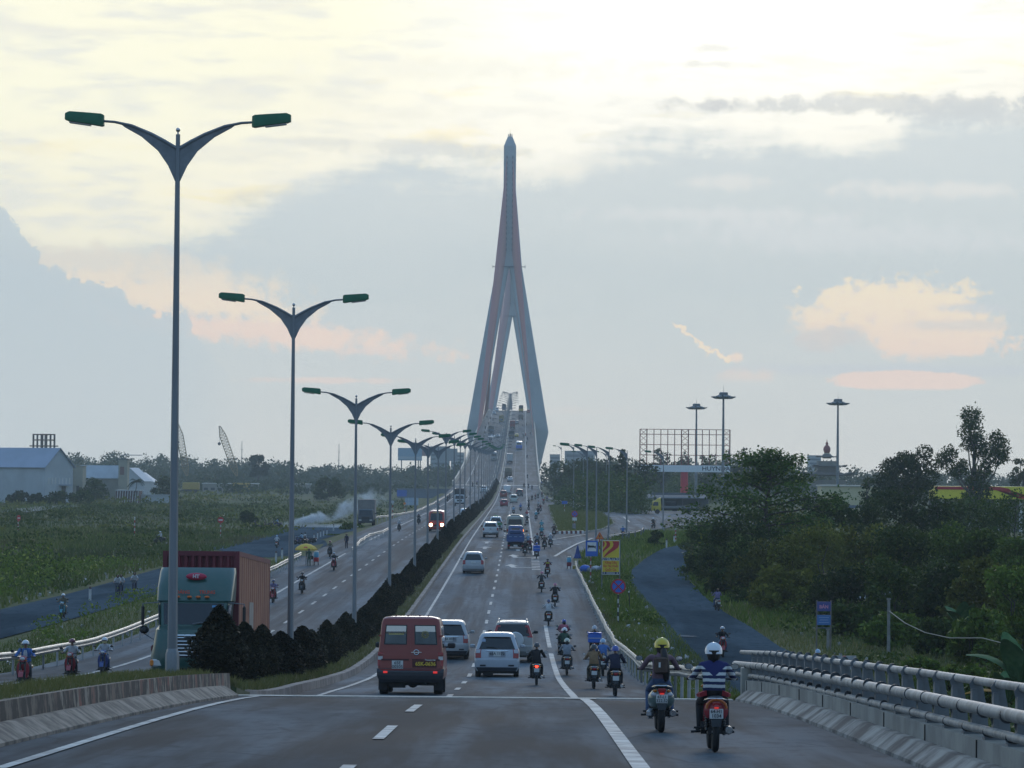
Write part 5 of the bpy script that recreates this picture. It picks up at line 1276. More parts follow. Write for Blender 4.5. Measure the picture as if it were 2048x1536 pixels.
root, s = sgn('parasol', 'folded dark blue parasol at the end of the battered guard rail', 1155, 1143, 'parasol'); mb = MB(); mb.cyl((0, 0, 0), (0, 0, 53 * s), 0.035, None, 8); mb.obj('pole', WHITE, root)
mb = MB(); vs = [[(q * s * (1 + .22 * (i % 2)) * math.cos(i * math.pi / 6), q * s * (1 + .22 * (i % 2)) * math.sin(i * math.pi / 6), z * s) for i in range(12)] for q, z in ((0.4, 54), (2.2, 46), (4.5, 36), (7.2, 27), (7.0, 26.2))]; mb.loft(vs); mb.obj('cloth', mat("blue_parasol_cloth", (0.025, 0.06, 0.25), 0.7, var=0.3), root)
def crate(label, u, v, w, h, m):
    root, s = sgn('crate', label, u, v, 'crate'); mb = MB(); mb.rbox((0, 0, h * s / 2 + .03), (w * s, w * s * .8, h * s), 0.02); mb.obj('box', m, root)
    mb = MB()
    for z in (.3, .7): mb.box((0, -w * s * .4 - .012, h * s * z + .03), (w * s * .98, 0.02, h * s * .12))
    mb.obj('slats', mat("crate_slats", (0.35, 0.27, 0.08), 0.7), root)
crate('yellow crate beside the folded blue parasol', 1149, 1141, 8, 9, mat("yellow_crate", (0.45, 0.34, 0.09), 0.6, var=0.2))
def sacks(label, u, v, cols):
    root, s = sgn('rubbish_sacks', label, u, v, 'rubbish sacks')
    for k, (dx, dy, r, c) in enumerate(cols): mb = MB(); mb.ball((dx, dy, r * .62), (r, r * .9, r * .75), 10, 7); mb.obj('sack', c, root, 60)
sacks('pile of blue and white sacks at the foot of the bed sign', 1180, 1146, [(-.4, 0, .5, BLUEP), (.5, .2, .45, mat("white_sack", (0.5, 0.5, 0.5), 0.6, var=.2)), (.1, -.4, .4, mat("grey_sack", (0.2, 0.22, 0.26), 0.6, var=.2)), (1.1, -.2, .5, mat("grey_sack", (0.2, 0.22, 0.26), 0.6))])
root, s = sgn('folding_chair', 'dark folding chair between the parasol pole and the drink stand', 621, 1134, 'chair')
for x in (-.22, .22):
    mb = MB(); mb.cyl((x, -.2, 0), (x, .2, 0.95), 0.02, None, 6); mb.obj('leg', BLK, root); mb = MB(); mb.cyl((x, .22, 0), (x, -.2, 0.45), 0.02, None, 6); mb.obj('leg', BLK, root)
mb = MB(); mb.box((0, 0, 0.45), (0.46, 0.4, 0.03)); mb.obj('seat', BLK, root); mb = MB(); mb.box((0, .17, 0.8), (0.46, 0.03, 0.3)); mb.obj('backrest', BLK, root)

# ------------------------------------------------------------------ buildings
def windows(root, wall, n, y, z, w, h, x0, x1, m):
    for i in range(n):
        mb = MB(); x = x0 + (x1 - x0) * (i + .5) / n; mb.box((x, y, z), (w, 0.06, h)); mb.obj('window', m, wall)
DARKW = mat("dark_opening", (0.03, 0.035, 0.04), 0.4)
def hall(name, label, u, d, w, dep, he, hr, rz, wall, roof, eave=0.4, group=None, cat='building', nwin=0, over=True):
    p = at(u, 940, d); z = gz(p.x, d); root = thing(name, label, cat, (p.x, d, z - .1), rz, group)
    mb = MB(); mb.prism([(-dep / 2, 0), (dep / 2, 0), (dep / 2, he), (0, hr), (-dep / 2, he)], -w / 2, w / 2, 'X'); wl = mb.obj('walls', wall, root)
    mb = MB()
    for s in (-1, 1): 
        a, b = Vector((0, s * (dep / 2 + eave), he - eave * (hr - he) / (dep / 2) + .06)), Vector((0, 0, hr + .06)); n_ = Vector((0, 0, .14))
        mb.loft([[Vector((x, 0, 0)) + q for q in (a, b, b + n_, a + n_)] for x in (-w / 2 - eave, w / 2 + eave)])
    mb.obj('roof', roof, root)
    if nwin: windows(root, wl, nwin, -dep / 2 - .03, he * .5, w / nwin * .4, he * .25, -w / 2, w / 2, DARKW)
    return root, wl
WH_W = mat("pale_blue_cladding", (0.48, 0.51, 0.52), 0.7, var=0.15, vscale=.2); BL_R = mat("blue_tin_roof", (0.33, 0.37, 0.45), 0.5, var=0.12, vscale=.2)
root, wl = hall('warehouse', 'pale warehouse with a blue roof and a grey gable end at the far left', 22, 900, 34, 9.6, 9.2, 13.6, R(-38), WH_W, BL_R, 0.5)
mb = MB(); mb.box((-3.5, -4.85, 7), (2.2, 0.1, 4)); mb.obj('shutter', mat("brown_shutter", (0.20, 0.16, 0.15), 0.7), wl); mb = MB(); mb.box((-3.5, -4.85, 2), (2.2, 0.1, 4)); mb.obj('door', mat("brown_shutter", (0.2, 0.16, 0.15), 0.7), wl)
for i in range(7): mb = MB(); mb.box((17.03, -3.6 + i * 1.2, 5.6), (0.08, 0.5, 1.5)); mb.obj('window', mat("pale_pane", (0.55, 0.55, 0.52), 0.5), wl)
mb = MB(); mb.box((17.6, 1.6, 4.6), (1.4, 3.2, 0.25)); mb.obj('awning', BL_R, root); mb = MB(); mb.box((17.03, 1.6, 2.2), (0.08, 1.4, 4.2)); mb.obj('door', DARKW, wl)
def frame_tower(label, u, d, vt, vb, w):
    p = at(u, vt, d); q = at(u, vb, d); root = thing('steel_frame', label, 'steel frame', (p.x, d, 0), R(-38)); H = p.z; W = w * d / F; h2 = q.z
    for x in (-W * .5, -W * .17, W * .17, W * .5):
        for y in (-1.6, 1.6): mb = MB(); mb.box((x, y, H / 2), (0.35, 0.35, H)); mb.obj('column', mat("rusty_column", (0.22, 0.17, 0.15), 0.8, var=.3), root)
    for z in (H, H - 1.4, h2 + (H - h2) * 0.0, h2 - 1.2):
        mb = MB(); mb.box((0, -1.6, z), (W + (2.5 if z < H - 2 else .4), 0.3, 0.3)); mb.box((0, 1.6, z), (W + (2.5 if z < H - 2 else .4), 0.3, 0.3)); mb.box((W * .5, 0, z), (.3, 3.4, .3)); mb.obj('beam', mat("rusty_beam", (0.24, 0.18, 0.13), 0.8, var=.3), root)
frame_tower('rusty unfinished steel frame rising above the warehouse gable', 88, 915, 869, 892, 34)
CRW = mat("cream_render", (0.42, 0.38, 0.29), 0.8, var=.15, vscale=.3); BRK = mat("orange_brickwork", (0.40, 0.22, 0.13), 0.85, var=.3, vscale=.4); GRR = mat("grey_tin_roof", (0.40, 0.42, 0.43), 0.5, var=.15, vscale=.3); BEI = mat("beige_render", (0.32, 0.30, 0.25), 0.8, var=.2, vscale=.3)
def blockhouse(name, label, u, d, vt, wpx, dep, m, roof=None, cat='building', extra=None, v0=None):
    p = at(u, vt, d); z0 = gz(p.x, d); H = p.z - z0; W = wpx * d / F; root = thing(name, label, cat, (p.x, d, z0 - .1), 0)
    mb = MB(); mb.box((0, dep / 2, H / 2), (W, dep, H)); wl = mb.obj('walls', m, root); mb = MB(); mb.box((0, dep / 2, H + .12), (W + .5, dep + .5, .22)); mb.obj('roof', roof or m, root); return root, wl, W, H
r_, w_, W, H = blockhouse('brick_house', 'unfinished house of bare orange brick beside the warehouse', 136, 985, 941, 17, 7, BRK); 
for z in (.3, .55, .8): mb = MB(); mb.box((0, -.05, H * z), (W * .35, .1, H * .1)); mb.obj('window', mat("grey_board", (.2, .18, .17), .8), w_)
r_, w_, W, H = blockhouse('shed', 'dark open shed between the warehouse and the brick house', 120, 980, 938, 20, 8, mat("dark_shed", (.10, .115, .12), .8), CRW)
mb = MB(); mb.box((0, -.05, H * .45), (W * .7, .1, H * .6)); mb.obj('door', DARKW, w_)
r_, w_, W, H = blockhouse('cream_house', 'narrow cream house wall standing right of the brick house', 156, 985, 932, 19, 8, CRW)
mb = MB(); mb.box((0, -.05, H * .3), (W * .3, .1, H * .25)); mb.obj('door', DARKW, w_)
hall('long_shed', 'long beige shed with a grey tin roof', 206, 1010, 12.5, 12, 6.0, 9.4, R(0), BEI, GRR, .3, nwin=0); 
r_, w_, W, H = blockhouse('water_tower', 'cream stair tower with a flat canopy on top of the sheds', 246, 1000, 918, 18, 5, CRW, STEEL_D, 'tower'); mb = MB(); mb.box((2.2, 2, H + 1.2), (5.5, 4, .2)); mb.obj('canopy', GRR, r_); mb = MB(); mb.box((-.2, -.05, H * .72), (W * .45, .1, H * .2)); mb.obj('window', mat("brick_panel", (.25, .14, .12), .8), w_)
hall('gabled_house', 'small house with a white gable right of the cream tower', 268, 1030, 5.2, 9, 5.2, 8.8, R(70), mat("white_wall", (.5, .52, .52), .7), mat("white_tin", (.5, .53, .55), .5), .3)
hall('gabled_house', 'rear house with a pointed white gable behind the palm', 284, 1070, 5, 8, 4.8, 7.4, R(72), mat("white_wall", (.5, .52, .52), .7), mat("white_tin", (.5, .53, .55), .5), .3)
r_, w_, W, H = blockhouse('open_shed', 'low open shed with white poles below the long shed', 255, 925, 981, 46, 8, mat("red_brown_wall", (.16, .09, .08), .8), GRR)
for i in range(9): mb = MB(); mb.cyl((-W / 2 + W * (i + .5) / 9, -.5, 0), (-W / 2 + W * (i + .8) / 9, -.5, H), .09, None, 6); mb.obj('pole', WHITE, r_)
r_, w_, W, H = blockhouse('garden_wall', 'long low white wall below the palm at left', 308, 930, 990, 60, .4, mat("white_wall", (.5, .52, .52), .7), cat='wall')
r_, w_, W, H = blockhouse('low_building', 'long low building with a white roof edge before the far left woods', 460, 1330, 967, 110, 8, BEI, WHITE); windows(r_, w_, 8, -.05, H * .4, 1.5, .9, -W / 2, W / 2, DARKW)
r_, w_, W, H = blockhouse('low_building', 'low white roofed building at the edge of the woods left of the parked truck', 603, 1330, 968, 34, 8, BEI, WHITE); windows(r_, w_, 3, -.05, H * .4, 1.5, .9, -W / 2, W / 2, DARKW)
r_, w_, W, H = blockhouse('hoarding', 'long blue grey hoarding in front of the woods beside the oncoming lanes', 850, 1150, 978, 110, .4, mat("blue_grey_hoarding", (.16, .20, .25), .7, var=.2, vscale=.1), cat='wall'); mb = MB(); mb.box((-W * .42, -.06, H * .55), (W * .18, .08, H * .7)); mb.obj('blue_panel', BLUEP, w_)
def tower_block(label, u, d, vt, wpx, m, rows=6, cols=5):
    r_, w_, W, H = blockhouse('tower_block', label, u, d, vt, wpx, 12, m)
    for i in range(rows): mb = MB(); mb.box((0, -.05, H * (.25 + .7 * (i + .5) / rows)), (W * .9, .1, H * .7 / rows * .45)); mb.obj('window_band', mat("bluish_panes", (.10, .13, .16), .3), w_)
GB = mat("grey_blue_facade", (.30, .34, .37), .7, var=.1)
tower_block('grey high block far behind the median lamps, left one', 880, 2350, 893, 38, GB); tower_block('stepped tower block behind the lamp heads left of the bridge', 915, 2400, 905, 26, mat("pale_facade", (.38, .40, .41), .7)); tower_block('small pale block right of the pylon foot above the trees', 1110, 2300, 909, 20, mat("pale_facade", (.38, .4, .41), .7)); tower_block('bluish long block above the trees right of the pylon', 1160, 2350, 902, 60, GB, 4, 9); tower_block('pale scaffolded block left of the pagoda', 1630, 1900, 911, 24, mat("pale_facade", (.38, .4, .41), .7))
def hoard(label, u, d, vt, vb, wpx, m, m2=None):
    a, b = at(u, vt, d), at(u, vb, d); W = wpx * d / F; root = thing('billboard', label, 'billboard', (a.x, d, 0), 0, 'far billboards over the left woods'); mb = MB(); mb.box((0, 0, (a.z + b.z) / 2), (W, .8, a.z - b.z)); pn = mb.obj('panel', m, root)
    for x in (-.35, .35): mb = MB(); mb.cyl((x * W, .6, 0), (x * W, .6, a.z), .3, None, 8); mb.obj('post', STEEL_D, root)
    if m2: mb = MB(); mb.box((0, -.45, b.z + (a.z - b.z) * .22), (W, .1, (a.z - b.z) * .2)); mb.obj('stripe', m2, pn)
hoard('far pale blue billboard with a white stripe over the left woods', 820, 1950, 896, 921, 48, mat("pale_blue_hoard", (.25, .40, .50), .6), mat("white_blue", (.45, .52, .55), .6)); hoard('far faded red billboard behind the pale blue one', 848, 2000, 893, 912, 20, mat("faded_red_hoard", (.38, .20, .18), .6))
hoard('far grey billboard between the lamp posts', 893, 1980, 897, 922, 44, mat("grey_hoard", (.30, .33, .35), .6))
def crane(label, u0, v0, u1, v1, d, hook=True):
    a, b = at(u0, v0, d), at(u1, v1, d); root = thing('crawler_crane', label, 'crane', (a.x, d, 0), 0, 'lattice cranes'); a = Vector((0, 0, max(1.5, a.z))); b = Vector((b.x - root.location.x, 0, b.z)); ax = (b - a).normalized(); sd = Vector((0, 1, 0)); up = ax.cross(sd); m_ = mat("crane_rust_yellow", (.36, .25, .12), .7, var=.2)
    mb = MB(); L = (b - a).length; wd = lambda t: 1.15 * min(1, 5 * t + .25, 4 * (1 - t) + .2); n = 18
    C4 = lambda t: [a + ax * L * t + sd * s1 * wd(t) * .5 + up * s2 * wd(t) for s1, s2 in ((-1, -1), (1, -1), (1, 1), (-1, 1))]
    for i in range(n):
        p, q = C4(i / n), C4((i + 1) / n)
        for k in range(4): mb.cyl(p[k], q[k], .14, None, 4, False); mb.cyl(p[k], q[(k + 1) % 4], .09, None, 4, False); mb.cyl(p[k], p[(k + 1) % 4], .09, None, 4, False)
    mb.obj('boom', m_, root)
    mb = MB(); mb.rbox((1.5, 0, 2.4), (6, 3.2, 2.6), .2); mb.obj('cab', mat("crane_yellow", (.5, .32, .05), .6, var=.2), root)
    for y in (-1.5, 1.5): mb = MB(); mb.rbox((1, y, .6), (6.5, .9, 1.1), .3); mb.obj('track', BLK, root)
    mb = MB(); mb.cyl(b, b + Vector((0, 0, -6)), .06, None, 4); mb.ball(b + Vector((0, 0, -6.4)), .6, 8, 6); mb.obj('hook', STEEL_D, root)
crane('left lattice crane boom half hidden by the tall lamp post', 374, 952, 356, 849, 1300); crane('lattice crane boom leaning left over the far woods', 474, 952, 439, 852, 1300)
# thin masts
for lb, u, vt, d, h in (('thin radio mast right of the leaning crane', 484, 882, 2100, 1), ('thin radio mast over the woods between the second and third lamps', 678, 888, 2100, 1)):
    p = at(u, vt, d); root = thing('radio_mast', lb, 'mast', (p.x, d, 0)); mb = MB(); mb.cyl((0, 0, 0), (0, 0, p.z), .35, .15, 6); mb.obj('shaft', STEEL_D, root)
    for q in (.6, .8): mb = MB(); mb.box((0, 0, p.z * q), (1.4, 1.4, .25)); mb.obj('platform', STEEL_D, root)
# lattice billboard on the right
d = 900; zt, zm, zb_ = at(1370, 859, d).z, at(1370, 930.5, d).z, at(1370, 944, d).z; xl, xr = at(1280, 900, d).x, at(1460, 900, d).x; cx = at(1369, 900, d).x
root = thing('lattice_billboard', 'empty red steel billboard lattice with a white name band on a red column', 'billboard', (cx, d, 0)); RST = mat("red_lattice_steel", (.28, .085, .07), .7, var=.2); xs = [xl - cx + (xr - xl) * i / 13 for i in range(14)]
mb = MB()
for x in xs:
    mb.box((x, 0, (zt + zm) / 2), (.2, .2, zt - zm))
for q in (0, .14, .43, .72, 1): mb.box((0 + (xl + xr) / 2 - cx, 0, zt - (zt - zm) * q), (xr - xl, .15, .16))
for i in (0, 6, 12):
    for k in range(6):
        z0, z1 = zm + (zt - zm) * k / 6, zm + (zt - zm) * (k + 1) / 6; mb.cyl((xs[i], 0, z0), (xs[i + 1], 0, z1), .07, None, 4); mb.cyl((xs[i + 1], 0, z0), (xs[i], 0, z1), .07, None, 4)
    for y in (1.6,): mb.box((xs[i], y, (zt + zm) / 2), (.2, .2, zt - zm)); mb.box((xs[i + 1], y, (zt + zm) / 2), (.2, .2, zt - zm))
mb.obj('lattice', RST, root)
mb = MB(); mb.box(((xl + xr) / 2 - cx, .2, (zm + zb_) / 2), (xr - xl, 2.2, zm - zb_)); nb = mb.obj('name_band', mat("white_band_paint", (.78, .79, .79), .5), root)
text_on(nb, 'HUYNDAI', 1.45, mat("dark_name_letters", (.04, .045, .06), .5), (xs[10] + 1.9, -.92, (zm + zb_) / 2), bold=.02, extrude=.02, sx=1.15)
mb = MB(); mb.cyl((0, .2, 0), (0, .2, zb_), .95, None, 16); mb.obj('column', mat("red_column_paint", (.66, .035, .05), .5, var=.15, vscale=.3), root, 40)
# shelter behind the yellow truck
p = on_ground(1345, 1022); d = p.y + 14; s = d / F; xa = at(1345, 1000, d).x; root = thing('roadside_shelter', 'dark roadside shelter with a grey sheet roof behind the yellow truck', 'shelter', (xa, d, gz(xa, d)))
z = lambda v: at(1345, v, d).z - gz(xa, d)
mb = MB(); mb.box((2, 6, z(996) / 2), (110 * s, .3, z(996))); mb.obj('rear_wall', mat("dark_shed", (.10, .115, .12), .8), root)
mb = MB(); mb.box((1, 3, z(993)), (118 * s, 7, .15), Matrix.Rotation(R(6), 3, 'X')); mb.obj('roof', mat("dark_tin_roof", (.16, .175, .185), .8, spec=.1, var=.2), root)
mb = MB(); mb.box((6 * s, 2.5, z(988)), (100 * s, .15, 5 * s)); mb.obj('fascia', mat("dull_sheet", (.12, .135, .15), .7, var=.2), root)
for x in (-53, -20, 20, 52): mb = MB(); mb.cyl((x * s, 0, 0), (x * s, 0, z(995)), .07, None, 8); mb.obj('post', STEEL_D, root)
# pagoda with a red onion finial
d = 1150; cx, zt = at(1654, 880, d).x, at(1654, 880, d).z; s = d / F; root = thing('pagoda', 'hazy pagoda with upturned eaves and a red onion finial', 'temple', (cx, d, 0)); Z = lambda v: at(1654, v, d).z
STN = mat("pagoda_stone", (.24, .22, .185), .85, var=.25, vscale=.4); TIL = mat("pagoda_tiles", (.14, .125, .11), .8, var=.3, vscale=.6); RDM = mat("red_onion_paint", (.32, .07, .055), .6, var=.15)
def eave(zc, w, d_, h, nm='roof', m=TIL, x0=0):
    mb = MB(); rings = []
    for q, dz in ((1.0, .18), (.9, -.02), (.72, .1), (.45, .5), (.30, 1.0)):
        ring = []
        for i in range(24):
            a = i / 24 * 2 * math.pi; cxn = max(abs(math.cos(a)), abs(math.sin(a))); k = 1 / cxn; cor = (k - 1) / .414
            ring.append((x0 + w / 2 * q * math.cos(a) * k, d_ / 2 * q * math.sin(a) * k, zc + h * (dz + (cor ** 3) * .75 * (q > .7) * (q - .5))))
        rings.append(ring)
    mb.loft(rings); return mb.obj(nm, m, root)
mb = MB(); mb.box((0, 0, Z(960) / 2), (70 * s, 60 * s, Z(960))); mb.obj('lower_storey', STN, root); eave(Z(952), 104 * s, 90 * s, 16 * s)
mb = MB(); mb.box((0, 0, (Z(948) + Z(922)) / 2), (38 * s, 34 * s, Z(922) - Z(948))); mb.obj('upper_storey', STN, root); eave(Z(934), 68 * s, 60 * s, 9 * s, x0=5 * s)
eave(Z(915), 44 * s, 40 * s, 7 * s)
mb = MB(); mb.lathe([(9 * s, Z(917)), (8 * s, Z(912)), (6 * s, Z(909)), (5.6 * s, Z(906))], n=16); mb.obj('drum', mat("cream_drum", (.42, .37, .25), .7), root, 40)
mb = MB(); mb.lathe([(5 * s, Z(906)), (6.8 * s, Z(902)), (7.3 * s, Z(898)), (6.2 * s, Z(894)), (3.6 * s, Z(891)), (2 * s, Z(890)), (3 * s, Z(888)), (2.6 * s, Z(886)), (1 * s, Z(884)), (.4 * s, Z(879))], n=18); mb.obj('onion_finial', RDM, root, 60)
# yellow walled building, red and yellow canopy, hut roofs
r_, w_, W, H = blockhouse('yellow_building', 'yellow walled building with a white roof edge behind the thicket', 1700, 640, 972, 112, 10, mat("pale_yellow_wall", (.62, .54, .32), .8, var=.1, vscale=.2), mat("cream_roof_edge", (.52, .50, .42), .7))
windows(r_, w_, 5, -.05, H * .35, 2.0, .5, -W / 2, W / 2, mat("blue_grey_window", (.12, .16, .22), .3)); 
d = 560; s = d / F; a, b = at(1962, 973, d), at(1962, 998, d); W = 185 * s; root = thing('petrol_canopy', 'long yellow petrol station canopy with a red band', 'canopy', (a.x, d, 0)); mb = MB(); mb.box((0, 4, (a.z + b.z) / 2), (W, 8, a.z - b.z)); cn = mb.obj('fascia', mat("bright_yellow_panel", (.85, .70, .05), .5, var=.1), root)
h = a.z - b.z; zc = b.z; mb = MB(); mb.prism([(-W * .5, zc + h * .98), (W * .20, zc + h * .98), (W * .30, zc + h * .85), (W * .42, zc + h * .05), (W * .5, zc + h * .05), (W * .5, zc + h * .3), (W * .45, zc + h * .35), (W * .33, zc + h * .99), (W * .33, zc + h * .99)][:7] + [(W * .16, zc + h * .72), (-W * .5, zc + h * .74)], -.08, -.01); mb.obj('red_band', REDP, cn)
for x in (-.4, -.1, .2, .45): mb = MB(); mb.cyl((W * x, 2, 0), (W * x, 2, b.z), .25, None, 10); mb.obj('column', WHITE, root)
mb = MB(); mb.box((0, 8.2, b.z / 2), (W, .3, b.z)); mb.obj('rear_wall', mat("grey_shed_wall", (.17, .17, .17), .8, var=.2, vscale=.3), root)
d = 246; pq = at(1742, 1186, d); root = thing('hut', 'hut with a whitish tarpaulin roof glimpsed through the thicket', 'hut', (pq.x, d, 0)); mb = MB(); mb.box((0, 0, pq.z / 2 - .2), (2.2, 2, pq.z - .4)); mb.obj('walls', mat("brown_shutter", (.2, .16, .15), .7), root); mb = MB(); mb.loft([[(x, -1.6, pq.z - .35), (x, 0, pq.z + .15), (x, 1.6, pq.z - .35), (x, 0, pq.z + .08)] for x in (-1.5, 1.5)]); mb.obj('roof', mat("whitish_tarpaulin", (.45, .52, .54), .5, var=.2), root)

# ------------------------------------------------------------------ smoke
p = on_ground(565, 1055); s = p.y / F
sm_ = bpy.data.materials.new("white_smoke"); sm_.use_nodes = True; t = NT(sm_.node_tree); t.n.clear()
co = t.new('ShaderNodeTexCoord').outputs['Object']; x_, y_, z_ = t.sep(co)
n1 = t.noise(t.scale(co, 1, 1, 1.2), 0.35, 6, 0.62, 0.6)
up = t.m('MULTIPLY_ADD', t.m('POWER', t.m('MAXIMUM', x_, 0.0), 1.45), 0.085, 0.25)
dz = t.m('SUBTRACT', z_, t.m('ADD', up, t.m('MULTIPLY', t.m('SUBTRACT', n1, 0.5), 3.2)))
wd = t.m('MULTIPLY_ADD', x_, 0.09, 0.35)
core = t.ss(t.m('ABSOLUTE', t.m('DIVIDE', dz, wd)), 1.3, 0.2)
low = t.m('MULTIPLY', t.ss(z_, 0.7, 0.05), t.ss(n1, 0.38, 0.6))
dn = t.m('MULTIPLY', t.m('MAXIMUM', t.m('MULTIPLY', core, t.ss(n1, 0.46, 0.66)), t.m('MULTIPLY', low, 0.6)), t.m('MULTIPLY', t.ss(x_, -0.2, 1.6), t.ss(x_, 20.0, 3.0)))
dn = t.m('MULTIPLY', dn, t.m('MULTIPLY', t.ss(z_, 9.8, 6.0), t.ss(t.m('ABSOLUTE', y_), 1.7, 0.8)))
v = t.new('ShaderNodeVolumePrincipled'); v.inputs['Color'].default_value = (.93, .95, .96, 1); t.put(v.inputs['Density'], t.m('MULTIPLY', dn, 2.6)); o_ = t.new('ShaderNodeOutputMaterial'); t.l.new(v.outputs[0], o_.inputs['Volume'])
mb = MB(); mb.box((11, 0, 5), (23, 4, 10)); o = mb.obj('smoke', sm_); o.location = (p.x - .5, p.y + 2.5, p.z - .02); o['kind'] = 'stuff'
# ------------------------------------------------------------------ vehicles (local +Y is forward, origin on the ground under the middle)
GLASS = mat("car_glass", (0.012, 0.016, 0.02), 0.06, spec=0.6)
FILM = mat("mirror_window_film", (0.50, 0.50, 0.46), 0.05, 0.85)
RIM = mat("alloy_rim", (0.38, 0.38, 0.38), 0.35, 0.8)
TAIL = mat("tail_light_red", (0.32, 0.012, 0.015), 0.2, coat=0.5)
TAIL_ON = mat("brake_light_lit", (0.5, 0.02, 0.01), 0.3, emit=(1.0, 0.06, 0.03), estr=3.0)
HEAD = mat("headlight_glass", (0.5, 0.5, 0.48), 0.12, spec=0.8)
RUN = mat("running_light_red", (0.5, 0.02, 0.015), 0.3, emit=(1.0, 0.05, 0.03), estr=0.45)
HEAD_ON = mat("headlight_lit", (1, 0.9, 0.7), 0.3, emit=(1.0, 0.78, 0.45), estr=14.0)
AMBER = mat("amber_lens", (0.5, 0.16, 0.01), 0.25)
PLATE = mat("number_plate_white", (0.60, 0.60, 0.57), 0.5, var=0.1)
PLATE_INK = mat("plate_ink", (0.03, 0.03, 0.035), 0.6)
UNDER = mat("underbody_black", (0.012, 0.012, 0.012), 0.8)
class Body:
    """stacked plan outlines: (z, half width, rear y, front y, rear corner radius, front corner radius)"""
    def __init__(s, rings): s.r = rings
    def par(s, z):
        zs = [q[0] for q in s.r]; return [float(np.interp(z, zs, [q[i] for q in s.r])) for i in range(1, 6)]
    def outline(s, z, w, yr, yf, rr, rf):
        P = []
        for cx, cy, r, a0 in ((w - rr, yr + rr, rr, -90), (w - rf, yf - rf, rf, 0), (-w + rf, yf - rf, rf, 90), (-w + rr, yr + rr, rr, 180)):
            for k in range(5): a = R(a0 + 22.5 * k); P.append((cx + r * math.cos(a), cy + r * math.sin(a), z))
        return P
    def mesh(s, mb=None):
        mb = mb or MB(); mb.loft([s.outline(*q) for q in s.r]); return mb
    def panel(s, face, z0, z1, u0, u1, off=0.008, rows=4, u0t=None, u1t=None, bulge=0.0, mb=None):
        mb = mb or MB(); rings = []; u0t = u0 if u0t is None else u0t; u1t = u1 if u1t is None else u1t
        for i in range(rows + 1):
            t = i / rows; z = z0 + (z1 - z0) * t; w, yr, yf, rr, rf = s.par(z); a, b = u0 + (u0t - u0) * t, u1 + (u1t - u1) * t; o = off + bulge * min(1, t / .68)
            if face == 'rear': q = [(a * (w - rr * .6), yr - o, z), (b * (w - rr * .6), yr - o, z), (b * (w - rr * .6), yr + .03, z), (a * (w - rr * .6), yr + .03, z)]
            elif face == 'front': q = [(a * (w - rf * .6), yf + o, z), (b * (w - rf * .6), yf + o, z), (b * (w - rf * .6), yf - .03, z), (a * (w - rf * .6), yf - .03, z)]
            else:
                k = 1 if face == 'right' else -1; ya, yb = (yr + (yf - yr) * v for v in (a, b)); q = [(k * (w + o), ya, z), (k * (w + o), yb, z), (k * (w - .03), yb, z), (k * (w - .03), ya, z)]
            rings.append(q)
        mb.loft(rings); return mb
_wheel = {}
def wheels(root, r, wd, xs, ys, dual=False, rim=RIM):
    key = (r, wd)
    if key not in _wheel:
        mb = MB(); mb.lathe([(r * .62, -wd / 2), (r * .92, -wd / 2), (r, -wd / 2 + .03), (r, wd / 2 - .03), (r * .92, wd / 2), (r * .62, wd / 2)], axis='X', n=22)
        m2 = MB(); m2.lathe([(0.03, -wd * .42), (r * .5, -wd * .40), (r * .64, -wd * .47), (r * .64, wd * .47), (r * .5, wd * .40), (0.03, wd * .42)], axis='X', n=16); _wheel[key] = (mb.mesh('wheel', RUBBER, 40), m2.mesh('rim', rim, 40))
    for x in xs:
        for y in ys: o = link('wheel', _wheel[key][0], root); o.location = (x, y, r); ri = link('rim', _wheel[key][1], o)
def plate(root, x, y, z, txt=None, w=0.36, h=0.20, two=None, facing='back'):
    k = -1 if facing == 'back' else 1
    mb = MB(); mb.rbox((0, 0, 0), (w, 0.012, h), 0.004); o = mb.obj('license_plate', PLATE, root); o.location = (x, y, z)
    if txt: text_on(o, txt, h * (0.52 if two else 0.75), PLATE_INK, (0, k * .009, h * .22 if two else 0), facing, bold=0.002)
    if two: text_on(o, two, h * 0.52, PLATE_INK, (0, k * .009, -h * .22), facing, bold=0.002)
    return o
def mirror(root, x, y, z, m, s=1.0):
    mb = MB(); k = 1 if x > 0 else -1; mb.rbox((k * .12 * s, 0, 0), (.24 * s, .14 * s, .17 * s), .04 * s); mb.cyl((-k * .06, 0, -.05), (k * .05, 0, -.04), .03, None, 6)
    o = mb.obj('wing_mirror', m, root, 40); o.location = (x, y, z)
def lights(root, B, face, z0, z1, u, name, m, off=.012, child=None):
    for s in (-1, 1): B.panel(face, z0, z1, *((u[0], u[1]) if s > 0 else (-u[1], -u[0])), off=off).obj(name, m, root)
